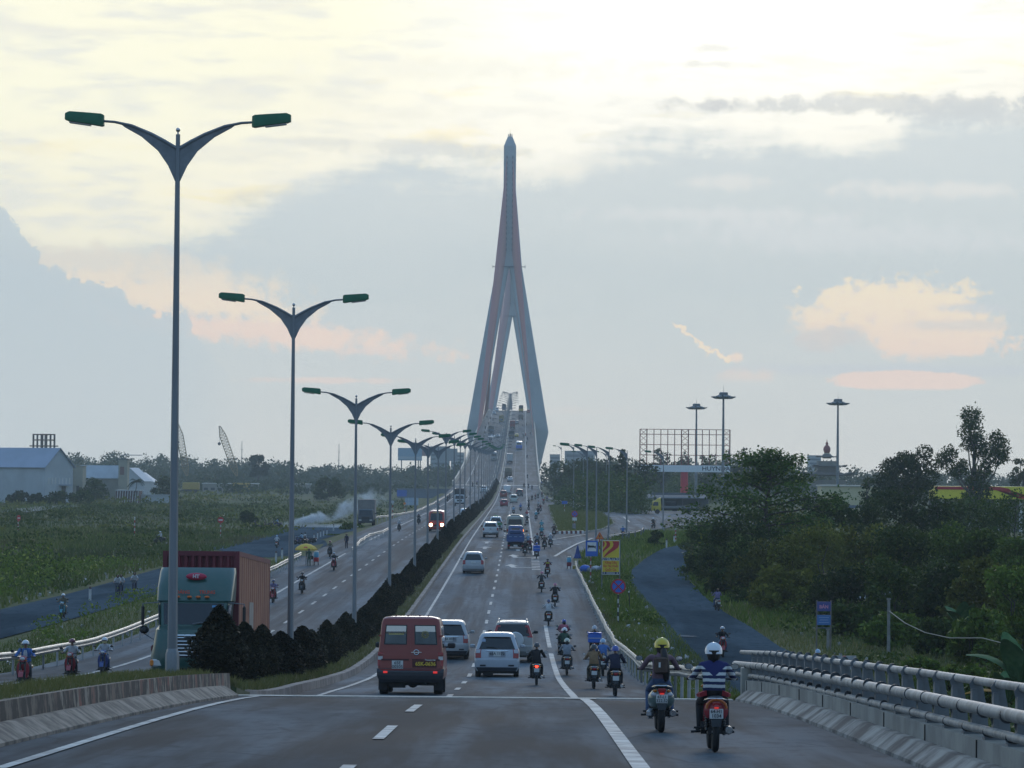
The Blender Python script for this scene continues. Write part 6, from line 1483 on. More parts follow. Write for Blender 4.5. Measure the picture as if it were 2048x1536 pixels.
SPECS = {
 'mpv': dict(L=4.58, rings=[(.24, .79, -2.12, 2.12, .2, .3), (.40, .87, -2.27, 2.26, .22, .4), (.58, .885, -2.29, 2.29, .24, .5), (.70, .885, -2.28, 2.29, .22, .5), (.74, .88, -2.215, 2.25, .16, .5), (.98, .875, -2.19, 2.16, .14, .5), (1.04, .862, -2.16, 2.0, .14, .5), (1.09, .85, -2.13, 1.25, .14, .35), (1.58, .70, -1.93, .42, .16, .25), (1.68, .64, -1.86, .25, .2, .25), (1.745, .52, -1.70, .0, .25, .3), (1.76, .35, -1.4, -.3, .2, .2)],
            wh=(.33, .21, .75, 1.35, -1.38), rw=(1.10, 1.58), sw=(1.12, 1.55), ws=(1.11, 1.6), tl=(.76, 1.10), hl=(.72, .92)),
 'suv': dict(L=4.75, rings=[(.34, .80, -2.15, 2.2, .15, .3), (.52, .90, -2.32, 2.34, .15, .35), (.74, .915, -2.33, 2.37, .15, .4), (.80, .915, -2.26, 2.35, .12, .4), (1.06, .91, -2.24, 2.28, .12, .4), (1.16, .90, -2.22, 2.1, .12, .4), (1.20, .885, -2.2, 1.25, .12, .3), (1.70, .74, -2.02, .5, .14, .25), (1.80, .68, -1.95, .35, .18, .25), (1.85, .5, -1.75, .0, .2, .2)],
            wh=(.37, .25, .77, 1.42, -1.40), rw=(1.22, 1.70), sw=(1.24, 1.66), ws=(1.22, 1.7), tl=(1.14, 1.66), hl=(.82, 1.06)),
 'hatch': dict(L=3.7, rings=[(.22, .72, -1.7, 1.7, .2, .3), (.42, .81, -1.84, 1.84, .22, .4), (.66, .82, -1.85, 1.85, .22, .45), (.74, .815, -1.80, 1.80, .18, .45), (.92, .81, -1.76, 1.68, .16, .45), (.98, .79, -1.70, 1.0, .16, .3), (1.38, .64, -1.42, .2, .18, .2), (1.46, .56, -1.28, .05, .2, .2), (1.49, .4, -1.1, -.1, .2, .2)],
            wh=(.29, .18, .69, 1.15, -1.15), rw=(.99, 1.37), sw=(1.0, 1.35), ws=(1.0, 1.37), tl=(.72, .98), hl=(.66, .84)),
 'sedan': dict(L=4.4, rings=[(.22, .74, -2.0, 2.0, .2, .3), (.42, .84, -2.18, 2.18, .25, .4), (.66, .85, -2.2, 2.2, .25, .45), (.88, .845, -2.14, 2.08, .2, .45), (.95, .83, -2.05, 1.95, .2, .45), (.98, .80, -1.55, 1.05, .25, .3), (1.36, .63, -.95, .25, .22, .22), (1.44, .52, -.8, .1, .2, .2), (1.46, .4, -.65, -.05, .2, .2)],
            wh=(.30, .19, .71, 1.3, -1.3), rw=(1.0, 1.35), sw=(1.0, 1.33), ws=(1.0, 1.36), tl=(.68, .9), hl=(.66, .84)),
 'minivan': dict(L=4.2, rings=[(.26, .74, -2.0, 1.95, .1, .3), (.44, .82, -2.09, 2.08, .12, .35), (.70, .83, -2.1, 2.1, .12, .35), (1.0, .825, -2.07, 2.06, .1, .35), (1.12, .81, -2.05, 1.92, .1, .32), (1.68, .73, -1.97, 1.1, .1, .25), (1.84, .68, -1.92, .8, .15, .25), (1.90, .5, -1.75, .5, .2, .2)],
            wh=(.29, .18, .7, 1.25, -1.3), rw=(1.18, 1.66), sw=(1.18, 1.6), ws=(1.14, 1.66), tl=(.62, .84), hl=(.72, .92)),
 'van': dict(L=5.6, rings=[(.36, .84, -2.68, 2.6, .1, .35), (.50, .955, -2.80, 2.75, .12, .4), (.74, .965, -2.81, 2.80, .12, .4), (.76, .955, -2.74, 2.78, .10, .4), (1.05, .955, -2.73, 2.74, .09, .4), (1.20, .95, -2.725, 2.55, .09, .4), (1.30, .94, -2.72, 2.0, .09, .3), (2.10, .86, -2.65, 1.15, .09, .25), (2.22, .82, -2.62, .95, .12, .25), (2.27, .75, -2.55, .8, .15, .2), (2.30, .55, -2.3, .5, .2, .2)],
            wh=(.35, .26, .80, 1.75, -1.78), rw=None, sw=(1.38, 2.02), ws=(1.32, 2.08), tl=(.84, 1.24), hl=(.92, 1.14)),
 'bus': dict(L=7.0, rings=[(.32, .92, -3.35, 3.35, .15, .3), (.55, 1.02, -3.48, 3.46, .2, .35), (.95, 1.03, -3.5, 3.5, .22, .35), (1.35, 1.03, -3.5, 3.48, .22, .35), (2.3, .99, -3.42, 3.25, .25, .3), (2.52, .92, -3.36, 3.1, .3, .3), (2.64, .7, -3.1, 2.8, .3, .3)],
            wh=(.40, .26, .86, 2.2, -2.0), rw=(1.62, 2.22), sw=(1.45, 2.2), ws=(1.40, 2.3), tl=(.80, 1.12), hl=(.72, .95)),
 'coach': dict(L=9.5, rings=[(.32, 1.05, -4.6, 4.6, .15, .3), (.6, 1.2, -4.74, 4.7, .2, .35), (1.0, 1.22, -4.75, 4.75, .22, .35), (1.5, 1.22, -4.75, 4.72, .22, .35), (2.6, 1.18, -4.66, 4.55, .25, .3), (2.95, 1.1, -4.6, 4.4, .3, .3), (3.1, .85, -4.3, 4.1, .3, .3)],
            wh=(.46, .28, 1.0, 3.0, -2.8), rw=(1.9, 2.6), sw=(1.6, 2.5), ws=(1.5, 2.65), tl=(.85, 1.2), hl=(.75, 1.0)),
}
_proto = {}
def place(root, u, v, L, away, rz=0.0, ysh=None):
    p = on_road(u, v); y = p.y + (L * .5 - .9 if ysh is None else ysh); x = at(u, v, p.y).x; sl = math.atan((rz1(y + 1.6) - rz1(y - 1.6)) / 3.2); root.location = (x, y, rz1(y) + 0.005)
    root.rotation_euler = (sl if away else -sl, 0, (0 if away else math.pi) + rz)
def car(kind, pm, label, u, v, cat='car', name=None, away=True, rz=0.0, detail=False, group=None, plate_txt=None, lit=False, tail=TAIL, bumper=None, glass=GLASS, roof=None, loc=None, trim=None):
    sp = SPECS[kind]; B = Body(sp['rings']); root = thing(name or {'mpv': 'car', 'hatch': 'car', 'sedan': 'car', 'suv': 'suv', 'minivan': 'minivan', 'van': 'van', 'bus': 'bus', 'coach': 'bus'}[kind], label, cat, (0, 0, 0), 0, group)
    B.mesh().obj('body', pm, root, 32)
    zr = sp['rings'][0][0]; w0 = sp['rings'][2][1]; yr = sp['rings'][2][2]; yf = sp['rings'][2][3]; r, wd, wx, wf, wr = sp['wh']; top = sp['rings'][-1][0]
    if sp['rw']: B.panel('rear', *sp['rw'], -.93, .93, u0t=-.86, u1t=.86).obj('rear_window', glass, root)
    B.panel('front', *sp['ws'], -.95, .95, u0t=-.9, u1t=.9).obj('windscreen', glass, root)
    n = 4 if kind in ('bus', 'coach') else 3
    a, b = (.05, .93) if kind not in ('sedan',) else (.10, .90)
    for f in ('left', 'right'):
        for i in range(n):
            g0, g1 = a + (b - a) * i / n, a + (b - a) * (i + .92) / n
            B.panel(f, *sp['sw'], g0, g1).obj('side_window', glass, root)
    u_t = (.80, 1.08) if kind not in ('van', 'bus', 'coach', 'minivan') else (.90, 1.07)
    lights(root, B, 'rear', *sp['tl'], u_t, 'tail_light', TAIL_ON if lit == 'tail' else tail)
    lights(root, B, 'front', *sp['hl'], (.55, .98), 'headlight', HEAD_ON if lit == 'head' else HEAD, .02)
    wheels(root, r, wd, (-wx, wx), (wr, wf))
    mb = MB(); mb.box((0, (yr + yf) / 2, zr - .02), (w0 * 1.5, (yf - yr) * .9, .14)); mb.cyl((-w0 * .8, wr, r), (w0 * .8, wr, r), .07, None, 8); mb.ball((0.05, wr, r - .02), (.16, .16, .14), 8, 6); mb.box((-.35, yr + .35, zr - .10), (.4, .3, .12)); mb.cyl((w0 * .45, yr + .05, zr - .04), (w0 * .45, yr + .6, zr - .04), .035, None, 8); mb.obj('underbody', UNDER, root)
    mirror(root, w0 + .02, yf - (1.55 if kind not in ('van', 'bus', 'coach', 'minivan') else .75), sp['sw'][0] + .05, trim or (BLACK if kind in ('van', 'bus', 'coach') else pm), 1.0 if kind in ('van', 'bus', 'coach') else .85); mirror(root, -w0 - .02, yf - (1.55 if kind not in ('van', 'bus', 'coach', 'minivan') else .75), sp['sw'][0] + .05, trim or (BLACK if kind in ('van', 'bus', 'coach') else pm), 1.0 if kind in ('van', 'bus', 'coach') else .85)
    if bumper: B.panel('rear', sp['rings'][0][0], sp['rings'][2][0] + .02, -1.1, 1.1, off=.035).obj('bumper', bumper, root)
    if kind != 'van':
        zp = (sp['tl'][0] + sp['tl'][1]) / 2 if kind in ('mpv', 'hatch', 'sedan') else sp['rings'][2][0] - .12
        plate(root, 0, B.par(zp)[1] - .016, zp, plate_txt, .40 if not plate_txt else .30, .17 if not plate_txt else .2)
    B.panel('front', sp['hl'][0] - .02, sp['hl'][1] - .05, -.5, .5, off=.02).obj('grille', BLACK, root)
    if loc is None: place(root, u, v, sp['L'], away, rz)
    else: root.location = loc; root.rotation_euler = (0, 0, rz)
    return root, B
SILVER = paint("silver_paint", (0.40, 0.43, 0.47), .12); SILVER2 = paint("warm_silver_paint", (0.40, 0.41, 0.42), .2); WHITEP = paint("white_car_paint", (0.62, 0.64, 0.64), .15); REDC = paint("crimson_car_paint", (0.33, 0.015, 0.035), .12); ORED = paint("orange_red_paint", (0.30, 0.045, 0.02), .15); DGREY = paint("dark_grey_paint", (0.05, 0.055, 0.065), .25); BEIGE = paint("beige_car_paint", (0.30, 0.29, 0.275), .2)
# --- the dark red van with its two rear doors
VANP = paint("bronze_red_van_paint", (0.235, 0.022, 0.014), .06)
van, B = car('van', VANP, 'bronze red van seen from behind, nearest car before the bridge joint', 822, 1389, 'van', bumper=mat("grey_bumper_plastic", (0.035, 0.035, 0.04), .6))
for s, lab in ((-1, 'left'), (1, 'right')):
    dr = B.panel('rear', .78, 2.20, *((-.985, -.012) if s < 0 else (.012, .985)), off=.012).obj('rear_door', VANP, van)
    x0 = (-.90, -.13) if s < 0 else (.13, .90)
    fr = B.panel('rear', 1.46, 2.04, *x0, off=.018).obj('window_frame', BLACK, dr); gl = B.panel('rear', 1.49, 2.01, x0[0] + .035, x0[1] - .035, off=.022, rows=25, bulge=.062).obj('window', FILM, dr)  # mirrored pane, its shape bent to reflect sky at the top, ground below
    wz = lambda t: t
    if s < 0:
        mb = MB(); mb.box((-.42, B.par(1.82)[1] - .075, 1.80), (.44, .006, .10)); st = mb.obj('yellow_sticker', mat("pale_yellow_vinyl", (.50, .42, .16), .6), gl); text_on(st, 'NHẬN TỪ CẦN', .085, mat("brown_print", (.2, .12, .04), .6), (-.42, B.par(1.82)[1] - .082, 1.80))
    else:
        mb = MB(); y_ = B.par(1.75)[1] - .085; mb.torus((.42, y_, 1.76), .085, .012, 'Y', 20, 6); mb.torus((.42, y_, 1.76), .045, .010, 'Y', 16, 6)
        for k in range(12): mb.cyl((.42 + .085 * math.cos(k * .5236), y_, 1.76 + .085 * math.sin(k * .5236)), (.42 + .12 * math.cos(k * .5236), y_, 1.76 + .12 * math.sin(k * .5236)), .010, None, 5)
        mb.obj('round_emblem', mat("dull_gold", (.30, .24, .08), .5), gl)
    mb = MB(); zq = .98; B.panel('rear', .995, 1.045, *((-.95, -.05) if s < 0 else (.05, .95)), off=.022, mb=mb); mb.obj('trim_strip', mat("dark_red_trim", (.07, .008, .008), .6), dr)
    mb = MB(); mb.box((s * .88, B.par(1.7)[1] - .02, 1.72), (.12, .03, .05)); mb.box((s * .88, B.par(1.2)[1] - .02, 1.15), (.12, .03, .05)); mb.obj('hinge', VANP, dr)
    mb = MB(); mb.box((s * .73, -2.855, .66), (.12, .02, .06)); mb.obj('reflector', mat("reflector_red_glow", (.6, .03, .03), .2, emit=(1, .05, .04), estr=.5), van)  # reflector is no lamp; a red glow is put into its material
    B.panel('rear', 1.02, 1.14, *((.91, 1.06) if s > 0 else (-1.06, -.91)), off=.02).obj('reversing_lamp', HEAD, van)
    mb = MB(); mb.box((s * .82, -1.78 - .42, .30), (.26, .02, .34)); mb.obj('mud_flap', BLACK, van)
mb = MB(); y_ = B.par(1.24)[1] - .035; mb.torus((.17, y_, 1.24), .072, .017, 'Y', 24, 8); mb.box((.17, y_, 1.24), (.30, .015, .022)); mb.obj('badge', CHROME, van)
plate(van, -.38, B.par(.88)[1] - .03, .87, '65E', .33, .25, '00505')
text_on(van, '65K-0636', .15, mat("yellow_vinyl", (.62, .42, .04), .5), (.44, B.par(.9)[1] - .032, .90), bold=.006); mb = MB(); B.panel('rear', .80, .985, .06, .86, off=.022, mb=mb); mb.obj('dark_patch', mat("dark_red_trim", (.07, .008, .008), .6), van)
text_on(van, 'Transporter', .065, CHROME, (.58, B.par(1.02)[1] - .034, 1.02), bold=.002)
mb = MB()
for x in (-.45, -.1, .25, .5): mb.box((x, -1.2, 2.305), (.05, 2.2, .03))
mb.obj('roof_ribs', VANP, van)
# --- the two silver people carriers and the others behind them
def mpv_trim(root, B, txt=None, sticker=False):
    mb = MB(); B.panel('rear', 1.035, 1.07, -.55, .55, off=.03, mb=mb); mb.obj('chrome_strip', CHROME, root)
    B.panel('rear', .80, .985, -.42, .42, off=.006).obj('plate_recess', mat("silver_recess", (.25, .26, .28), .5), root)
    mb = MB(); mb.tube([(0, B.par(1.13)[1] - .03, 1.13), (-.12, B.par(1.16)[1] - .04, 1.17), (-.42, B.par(1.22)[1] - .035, 1.19)], .012, 6); mb.obj('wiper', BLACK, root)
    for s in (-1, 1):
        B.panel('rear', .95, 1.09, *((.84, 1.06) if s > 0 else (-1.06, -.84)), off=.02).obj('clear_lens', mat("clear_lens", (.42, .42, .44), .15), root)
        B.panel('rear', .44, .50, *((.6, .9) if s > 0 else (-.9, -.6)), off=.02).obj('bumper_grille', BLACK, root)
    B.panel('rear', .24, .40, -1.1, 1.1, off=.03).obj('lower_bumper', mat("dark_blue_grey_plastic", (.06, .065, .08), .6), root)
    if sticker: mb = MB(); mb.cyl((-.52, B.par(1.42)[1] - .02, 1.44), (-.52, B.par(1.42)[1] - .012, 1.44), .075, None, 18); mb.obj('sticker', mat("blue_white_sticker", (.35, .45, .6), .5), root)
    mb = MB(); B.panel('rear', 1.585, 1.64, -.8, .8, off=.10, mb=mb); mb.obj('spoiler', SILVER, root)
m1, B1 = car('mpv', SILVER, 'silver people carrier right of the red van, round sticker on its rear window', 994, 1354, plate_txt='65A 1172', name='people_carrier'); mpv_trim(m1, B1, sticker=True)
m2, B2 = car('mpv', SILVER2, 'silver people carrier half hidden behind the red van', 899, 1318, plate_txt='65A 0371', name='people_carrier'); mpv_trim(m2, B2)
su, Bs = car('suv', BEIGE, 'dark glassed beige SUV with roof rails and a covered spare wheel', 1025, 1325, trim=BLACK)
Bs.panel('rear', 1.19, 1.72, -1.0, 1.0, off=.012, u0t=-.97, u1t=.97).obj('tailgate_glass', GLASS, su)
lights(su, Bs, 'rear', 1.18, 1.68, (.93, 1.06), 'tail_light', TAIL, .02)
mb = MB(); mb.lathe([(.02, -.20), (.33, -.19), (.37, -.14), (.37, 0), (.3, .02)], c=(.12, -2.28, 1.02), axis='Y', n=24); mb.obj('spare_wheel_cover', mat("spare_cover_white", (.55, .56, .56), .4, var=.1), su, 40)
for s in (-1, 1): mb = MB(); mb.tube([(s * .60, -1.7, 1.84), (s * .62, -1.6, 1.90), (s * .62, .0, 1.91), (s * .6, .15, 1.85)], .022, 8); mb.obj('roof_rail', RIM, su)
mb = MB(); mb.tube([(-.62, -1.55, 1.90), (0, -1.55, 1.93), (.62, -1.55, 1.90)], .022, 6); mb.obj('roof_bar', RIM, su)
m3, B3 = car('mpv', SILVER2, 'silver car alone in the left lane far ahead of the red van', 946.5, 1147, plate_txt=None)
# pickup
def pickup(pm, label, u, v):
    root = thing('pickup', label, 'pickup'); r = [(.42, .80, -2.5, 2.4, .08, .3), (.60, .90, -2.58, 2.55, .1, .35), (.78, .905, -2.55, 2.58, .08, .4), (1.16, .90, -2.53, 2.45, .08, .4)]; B = Body(r); B.mesh().obj('body', pm, root, 32)
    C_ = Body([(1.16, .895, -2.52, 1.2, .08, .3), (1.22, .88, -2.5, 1.12, .08, .3), (1.66, .74, -2.3, .35, .1, .2), (1.78, .68, -2.2, .15, .15, .2), (1.82, .5, -1.9, -.1, .15, .15)]); C_.mesh().obj('canopy', pm, root, 32)
    C_.panel('rear', 1.26, 1.66, -.9, .9, u0t=-.84, u1t=.84).obj('rear_window', GLASS, root); C_.panel('front', 1.24, 1.66, -.92, .92).obj('windscreen', GLASS, root)
    for f in ('left', 'right'):
        for g in ((.06, .40), (.44, .66), (.69, .92)): C_.panel(f, 1.26, 1.62, *g).obj('side_window', GLASS, root)
    B.panel('rear', .80, 1.14, -.84, .84, off=.012).obj('tailgate', pm, root); lights(root, B, 'rear', .82, 1.14, (.86, 1.04), 'tail_light', TAIL); mb = MB(); mb.rbox((0, -2.62, .60), (1.72, .16, .16), .03); mb.obj('bumper', mat("silver_bumper", (.35, .35, .36), .4, .5), root); mb = MB(); mb.box((0, -2.56, 1.0), (.2, .03, .06)); mb.obj('handle', BLACK, root)
    lights(root, B, 'front', .86, 1.06, (.6, .98), 'headlight', HEAD); plate(root, 0, -2.71, .60, None, .4, .13); wheels(root, .37, .25, (-.77, .77), (-1.5, 1.6)); mb = MB(); mb.box((0, 0, .38), (1.3, 4.4, .16)); mb.obj('underbody', UNDER, root); mirror(root, .93, .95, 1.28, BLACK); mirror(root, -.93, .95, 1.28, BLACK)
    place(root, u, v, 5.1, True); return root
pickup(WHITEP, 'pale silver pickup with a canopy in the left lane beside the beige bus', 981, 1075)
tx1, Bt = car('mpv', WHITEP, 'white and green taxi peeking out ahead of the pale pickup', 991.5, 1060, 'taxi', name='taxi'); Bt.panel('rear', .62, 1.0, -1.05, 1.05, off=.02).obj('green_panel', mat("taxi_green", (.03, .16, .05), .4), tx1); Bt.panel('right', .5, 1.0, .03, .97, off=.01).obj('green_panel', mat("taxi_green", (.03, .16, .05), .4), tx1); mb = MB(); mb.rbox((0, -.6, 1.82), (.5, .2, .14), .03); mb.obj('roof_sign', mat("taxi_sign", (.1, .3, .1), .5), tx1)
b1, Bb = car('bus', paint("beige_bus_paint", (.33, .31, .25), .25), 'beige minibus with an amber lamp lit behind the blue truck', 1030, 1077, 'bus', trim=BLACK); mb = MB(); mb.box((0, -3.5, 1.28), (1.0, .05, .05)); mb.obj('handle_slot', BLACK, b1); mb = MB(); mb.box((.9, -3.53, .92), (.14, .04, .22)); mb.obj('indicator', mat("indicator_lit", (.8, .2, .02), .3, emit=(1, .25, .03), estr=6), b1); mb = MB(); mb.rbox((0, -2.2, 2.70), (1.1, 1.5, .14), .05); mb.obj('roof_unit', b1.children[0].data.materials[0], b1)
# --- trucks
def truck(label, u, v, bodyk, bw, bl, bh, bm_, cabm, away=True, rz=0, cat='truck', floor=1.0, extra=None, loc=None, detail=False):
    """chassis, cab in front, load body behind; bodyk: box, tarp, open, tipper"""
    root = thing('truck', label, cat); L = bl + 2.0; w = bw / 2
    mb = MB(); mb.box((0, 0, floor - .28), (.9, L - .3, .22)); mb.box((0, -L / 2 + .25, floor - .42), (bw * .9, .12, .18)); mb.cyl((-w * .8, -L / 2 + 1.2, .45), (w * .8, -L / 2 + 1.2, .45), .1, None, 8); mb.box((w * .6, -.3, floor - .4), (.45, .9, .4)); mb.obj('chassis', UNDER, root)
    yf = L / 2; hc = min(2.35, floor + 1.55); C_ = Body([(.55, w * .86, yf - 1.75, yf - .02, .08, .2), (.9, w * .9, yf - 1.78, yf, .08, .2), (1.45, w * .9, yf - 1.78, yf - .03, .08, .2), (hc - .1, w * .84, yf - 1.7, yf - .25, .1, .2), (hc, w * .7, yf - 1.6, yf - .4, .1, .2)]); C_.mesh().obj('cab', cabm, root, 35)
    C_.panel('front', 1.45, hc - .15, -.92, .92).obj('windscreen', GLASS, root); C_.panel('rear', 1.5, hc - .25, -.6, .6).obj('rear_window', GLASS, root)
    for f in ('left', 'right'): C_.panel(f, 1.45, hc - .2, .3, .85).obj('side_window', GLASS, root); mirror(root, (w + .12) * (1 if f == 'right' else -1), yf - .35, 1.75, BLACK, 1.1)
    lights(root, C_, 'front', .72, .92, (.6, .98), 'headlight', HEAD, .02); C_.panel('front', .95, 1.3, -.55, .55, off=.015).obj('grille', BLACK, root); C_.panel('front', .45, .7, -1.05, 1.05, off=.06).obj('bumper', mat("grey_bumper_plastic", (.035, .035, .04), .6), root)
    y0, y1 = -L / 2, -L / 2 + bl; ym = (y0 + y1) / 2
    mb = MB()
    if bodyk == 'box':
        mb.rbox((0, ym, floor + bh / 2), (bw, bl, bh), .04); mb.obj('cargo_box', bm_, root); f_ = MB()
        for s in (-1, 1): d_ = MB(); d_.box((s * bw * .245, y0 - .02, floor + bh / 2), (bw * .46, .04, bh * .93)); d_.obj('rear_door', bm_, root)
        for x in (-bw / 2 + .04, 0, bw / 2 - .04): f_.box((x, y0 - .035, floor + bh / 2), (.05, .05, bh))
        for z in (.03, bh - .03): f_.box((0, y0 - .036, floor + z), (bw, .05, .06))
        f_.obj('door_frame', STEEL_D, root)
    elif bodyk == 'tarp':
        prof = [(-w, 0), (w, 0), (w, bh * .8), (w * .86, bh * .95), (w * .4, bh), (-w * .4, bh), (-w * .86, bh * .95), (-w, bh * .8)]
        mb.loft([[(x * k, y, floor + z * (1 - (1 - k) * .6)) for x, z in prof] for y, k in ((y0, .98), (y0 + .02, 1), (y0 + bl * .25, .985), (y0 + bl * .5, 1), (y0 + bl * .75, .985), (y1, 1))]); mb.obj('tarpaulin', bm_, root, 40)
        mb = MB(); mb.box((0, y0 - .04, floor + bh * .22), (bw * .98, .06, bh * .42)); mb.obj('tailboard', extra or mat("tailboard_wood", (.16, .12, .08), .8, var=.3), root)
    else:
        t_ = .06
        for x in (-w, w): mb.box((x, ym, floor + bh / 2), (t_, bl, bh))
        mb.box((0, y1, floor + bh / 2), (bw, t_, bh)); mb.box((0, ym, floor + .03), (bw, bl, .06)); mb.obj('load_bed', bm_, root); mb = MB(); mb.box((0, y0, floor + bh / 2), (bw + .04, t_, bh)); mb.obj('tailboard', bm_, root)
        mb = MB()
        for x in (-.8, -.3, .3, .8): mb.box((x * w, y0 - .04, floor + bh / 2), (.06, .05, bh))
        mb.box((0, y0 - .045, floor + bh - .05), (bw + .06, .06, .10)); mb.obj('board_ribs', bm_, root)
    for s in (-1, 1): mb = MB(); mb.box((s * w * .8, y0 + .16, floor - .42), (.22, .05, .14)); mb.obj('tail_light', TAIL, root)
    plate(root, 0, y0 + .15, floor - .42, None, .4, .16)
    r = .42 if bw > 1.8 else .33; wheels(root, r, .26 if bw > 1.8 else .2, (-w * .82, w * .82), (-L / 2 + 1.2, L / 2 - 1.1))
    if away is None: root.location = loc; root.rotation_euler = (0, 0, rz)
    else: place(root, u, v, L, away, rz, ysh=(L * .5 - 1.2) if away else L * .5 - 1.1)
    return root
BLUET = paint("blue_truck_paint", (.03, .085, .25), .2); TAN = mat("tan_tarpaulin", (.24, .20, .14), .8, var=.25, vscale=1.5); DTARP = mat("dark_tarpaulin", (.035, .035, .04), .8, var=.3); WBOX = mat("white_cargo_box", (.52, .53, .53), .5, var=.15); RTRK = mat("faded_red_truck", (.28, .045, .05), .6, var=.2)
tb = truck('small blue open truck just behind the beige minibus', 1031, 1098, 'open', 1.75, 3.1, .75, BLUET, BLUET, floor=.78); mb = MB()
for x in (-.55, 0, .55): mb.box((x, -2.6, 1.28), (.3, .02, .05))
mb.obj('pale_print', mat("pale_blue_print", (.25, .38, .55), .5), tb)
mb = MB(); mb.rbox((0, -1.0, 1.72), (1.25, 1.4, .4), .1); mb.obj('load', mat("dull_blue_tarpaulin", (.03, .07, .18), .7, var=.2), tb)
car('hatch', REDC, 'small crimson hatchback in the left lane, the nearer of two red cars', 1008, 1013)
car('mpv', ORED, 'rust red car just ahead of the crimson hatchback', 1007, 995)
car('minivan', paint("pale_mint_paint", (.50, .56, .50), .1), 'pale mint minivan in the middle lane beside the red cars', 1027.5, 1006, 'minivan')
car('van', WHITEP, 'white van crossing the joint at the foot of the big bridge', 1014, 988, 'van'); 
car('suv', DGREY, 'dark grey SUV right of the pale mint minivan', 1039, 993)
car('sedan', WHITEP, 'white saloon car right behind the tan truck on the ramp', 1020, 963)
truck('tan covered truck climbing the ramp ahead of the white saloon', 1016.5, 956, 'tarp', 2.3, 5.0, 2.3, TAN, paint("brown_cab", (.2, .12, .07), .2))
truck('white box truck on the ramp in the left climbing lane', 1019.5, 927, 'box', 2.1, 4.6, 2.5, WBOX, WHITEP)
bb, Bq = car('coach', WHITEP, 'white bus with a blue lower half climbing in the right lane', 1038, 899, 'bus'); Bq.panel('rear', .5, 1.75, -1.12, 1.12, off=.03).obj('blue_panel', BLUEP, bb)
truck('black covered truck on the ramp left of the yellow taxi', 1023, 877, 'tarp', 2.4, 5.4, 2.4, DTARP, paint("brown_cab", (.2, .12, .07), .2))
car('sedan', paint("taxi_yellow_paint", (.62, .45, .02), .1), 'yellow taxi right of the black covered truck on the ramp', 1033, 874, 'taxi', name='taxi')
truck('red topped truck high on the ramp', 1025, 858, 'box', 2.4, 6, 2.7, RTRK, paint("brown_cab", (.2, .12, .07), .2))
car('mpv', paint("pale_grey_paint", (.3, .32, .34), .1), 'pale grey car right of the red topped truck', 1034, 848)
truck('brownish truck near the crest in the right lane', 1041.5, 840, 'open', 2.3, 5, 1.6, mat("brown_boards", (.20, .15, .11), .8, var=.2), DGREY)
tt = truck('tall loaded truck at the crest with a yellow tailboard', 1042, 826, 'tarp', 2.4, 6, 3.2, DTARP, DGREY, extra=mat("yellow_tailboard", (.5, .36, .06), .6)); 
car('minivan', REDC, 'small dark red van at the crest beside the right rail', 1057, 826, 'minivan')
# oncoming lanes
rb, Bz = car('bus', paint("bright_red_bus_paint", (.42, .035, .02), .08), 'red minibus with its headlights lit driving toward the camera', 873, 1063, 'bus', away=False, lit=False)
for s in (-1, 1): 
    for o in [c for c in rb.children if c.name.startswith('headlight')]: bpy.data.objects.remove(o)
for s in (-1, 1): mb = MB(); mb.cyl((s * .70, 3.50, .85), (s * .70, 3.56, .85), .20, None, 18); mb.obj('headlight', HEAD_ON, rb)
Bz.panel('front', .55, .66, -1.0, 1.0, off=.03).obj('bumper', STEEL_D, rb); Bz.panel('front', 2.34, 2.5, -.6, .6, off=.015).obj('destination_board', mat("destination_board", (.5, .3, .1), .5), rb)
car('minivan', WHITEP, 'white minivan coming down beside the hedge behind the red minibus', 930, 1042, 'minivan', away=False)
truck('white truck with a dark canvas top coming down the oncoming lanes', 919, 1012, 'tarp', 2.4, 6, 2.6, DTARP, WHITEP, away=False)
car('suv', WHITEP, 'white car coming down just before the big bridge joint', 967.5, 986, away=False)
car('coach', paint("pale_coach_paint", (.42, .43, .43), .1), 'pale bus descending the bridge behind the lamp row', 988, 921, 'bus', away=False)
truck('pale small truck descending beside the left parapet lane', 981, 887, 'box', 2.0, 4, 1.8, WBOX, paint("pinkish_cab", (.4, .3, .3), .1), away=False)
car('sedan', WHITEP, 'white saloon descending, left one of a pair', 986, 876, away=False)
car('sedan', SILVER, 'silver saloon descending, right one of a pair', 996, 875, away=False)
truck('brown canvas truck descending in the left lane', 982, 869, 'tarp', 2.5, 6, 2.8, mat("brown_canvas", (.15, .13, .11), .8, var=.2), DGREY, away=False)
truck('yellowish truck descending near the barrier', 1003, 846, 'tarp', 2.4, 6, 2.7, mat("ochre_canvas", (.32, .26, .10), .8, var=.2), paint("ochre_cab", (.4, .3, .06), .1), away=False)
car('van', WHITEP, 'white van descending just below the crest', 994, 820, 'van', away=False); car('mpv', SILVER2, 'silver car descending below the crest behind the white van', 988, 829, away=False)
truck('dark tall truck coming over the crest beside the lamp row', 1008, 822, 'tarp', 2.4, 5, 3.0, DTARP, paint("blue_cab", (.05, .09, .2), .1), away=False)
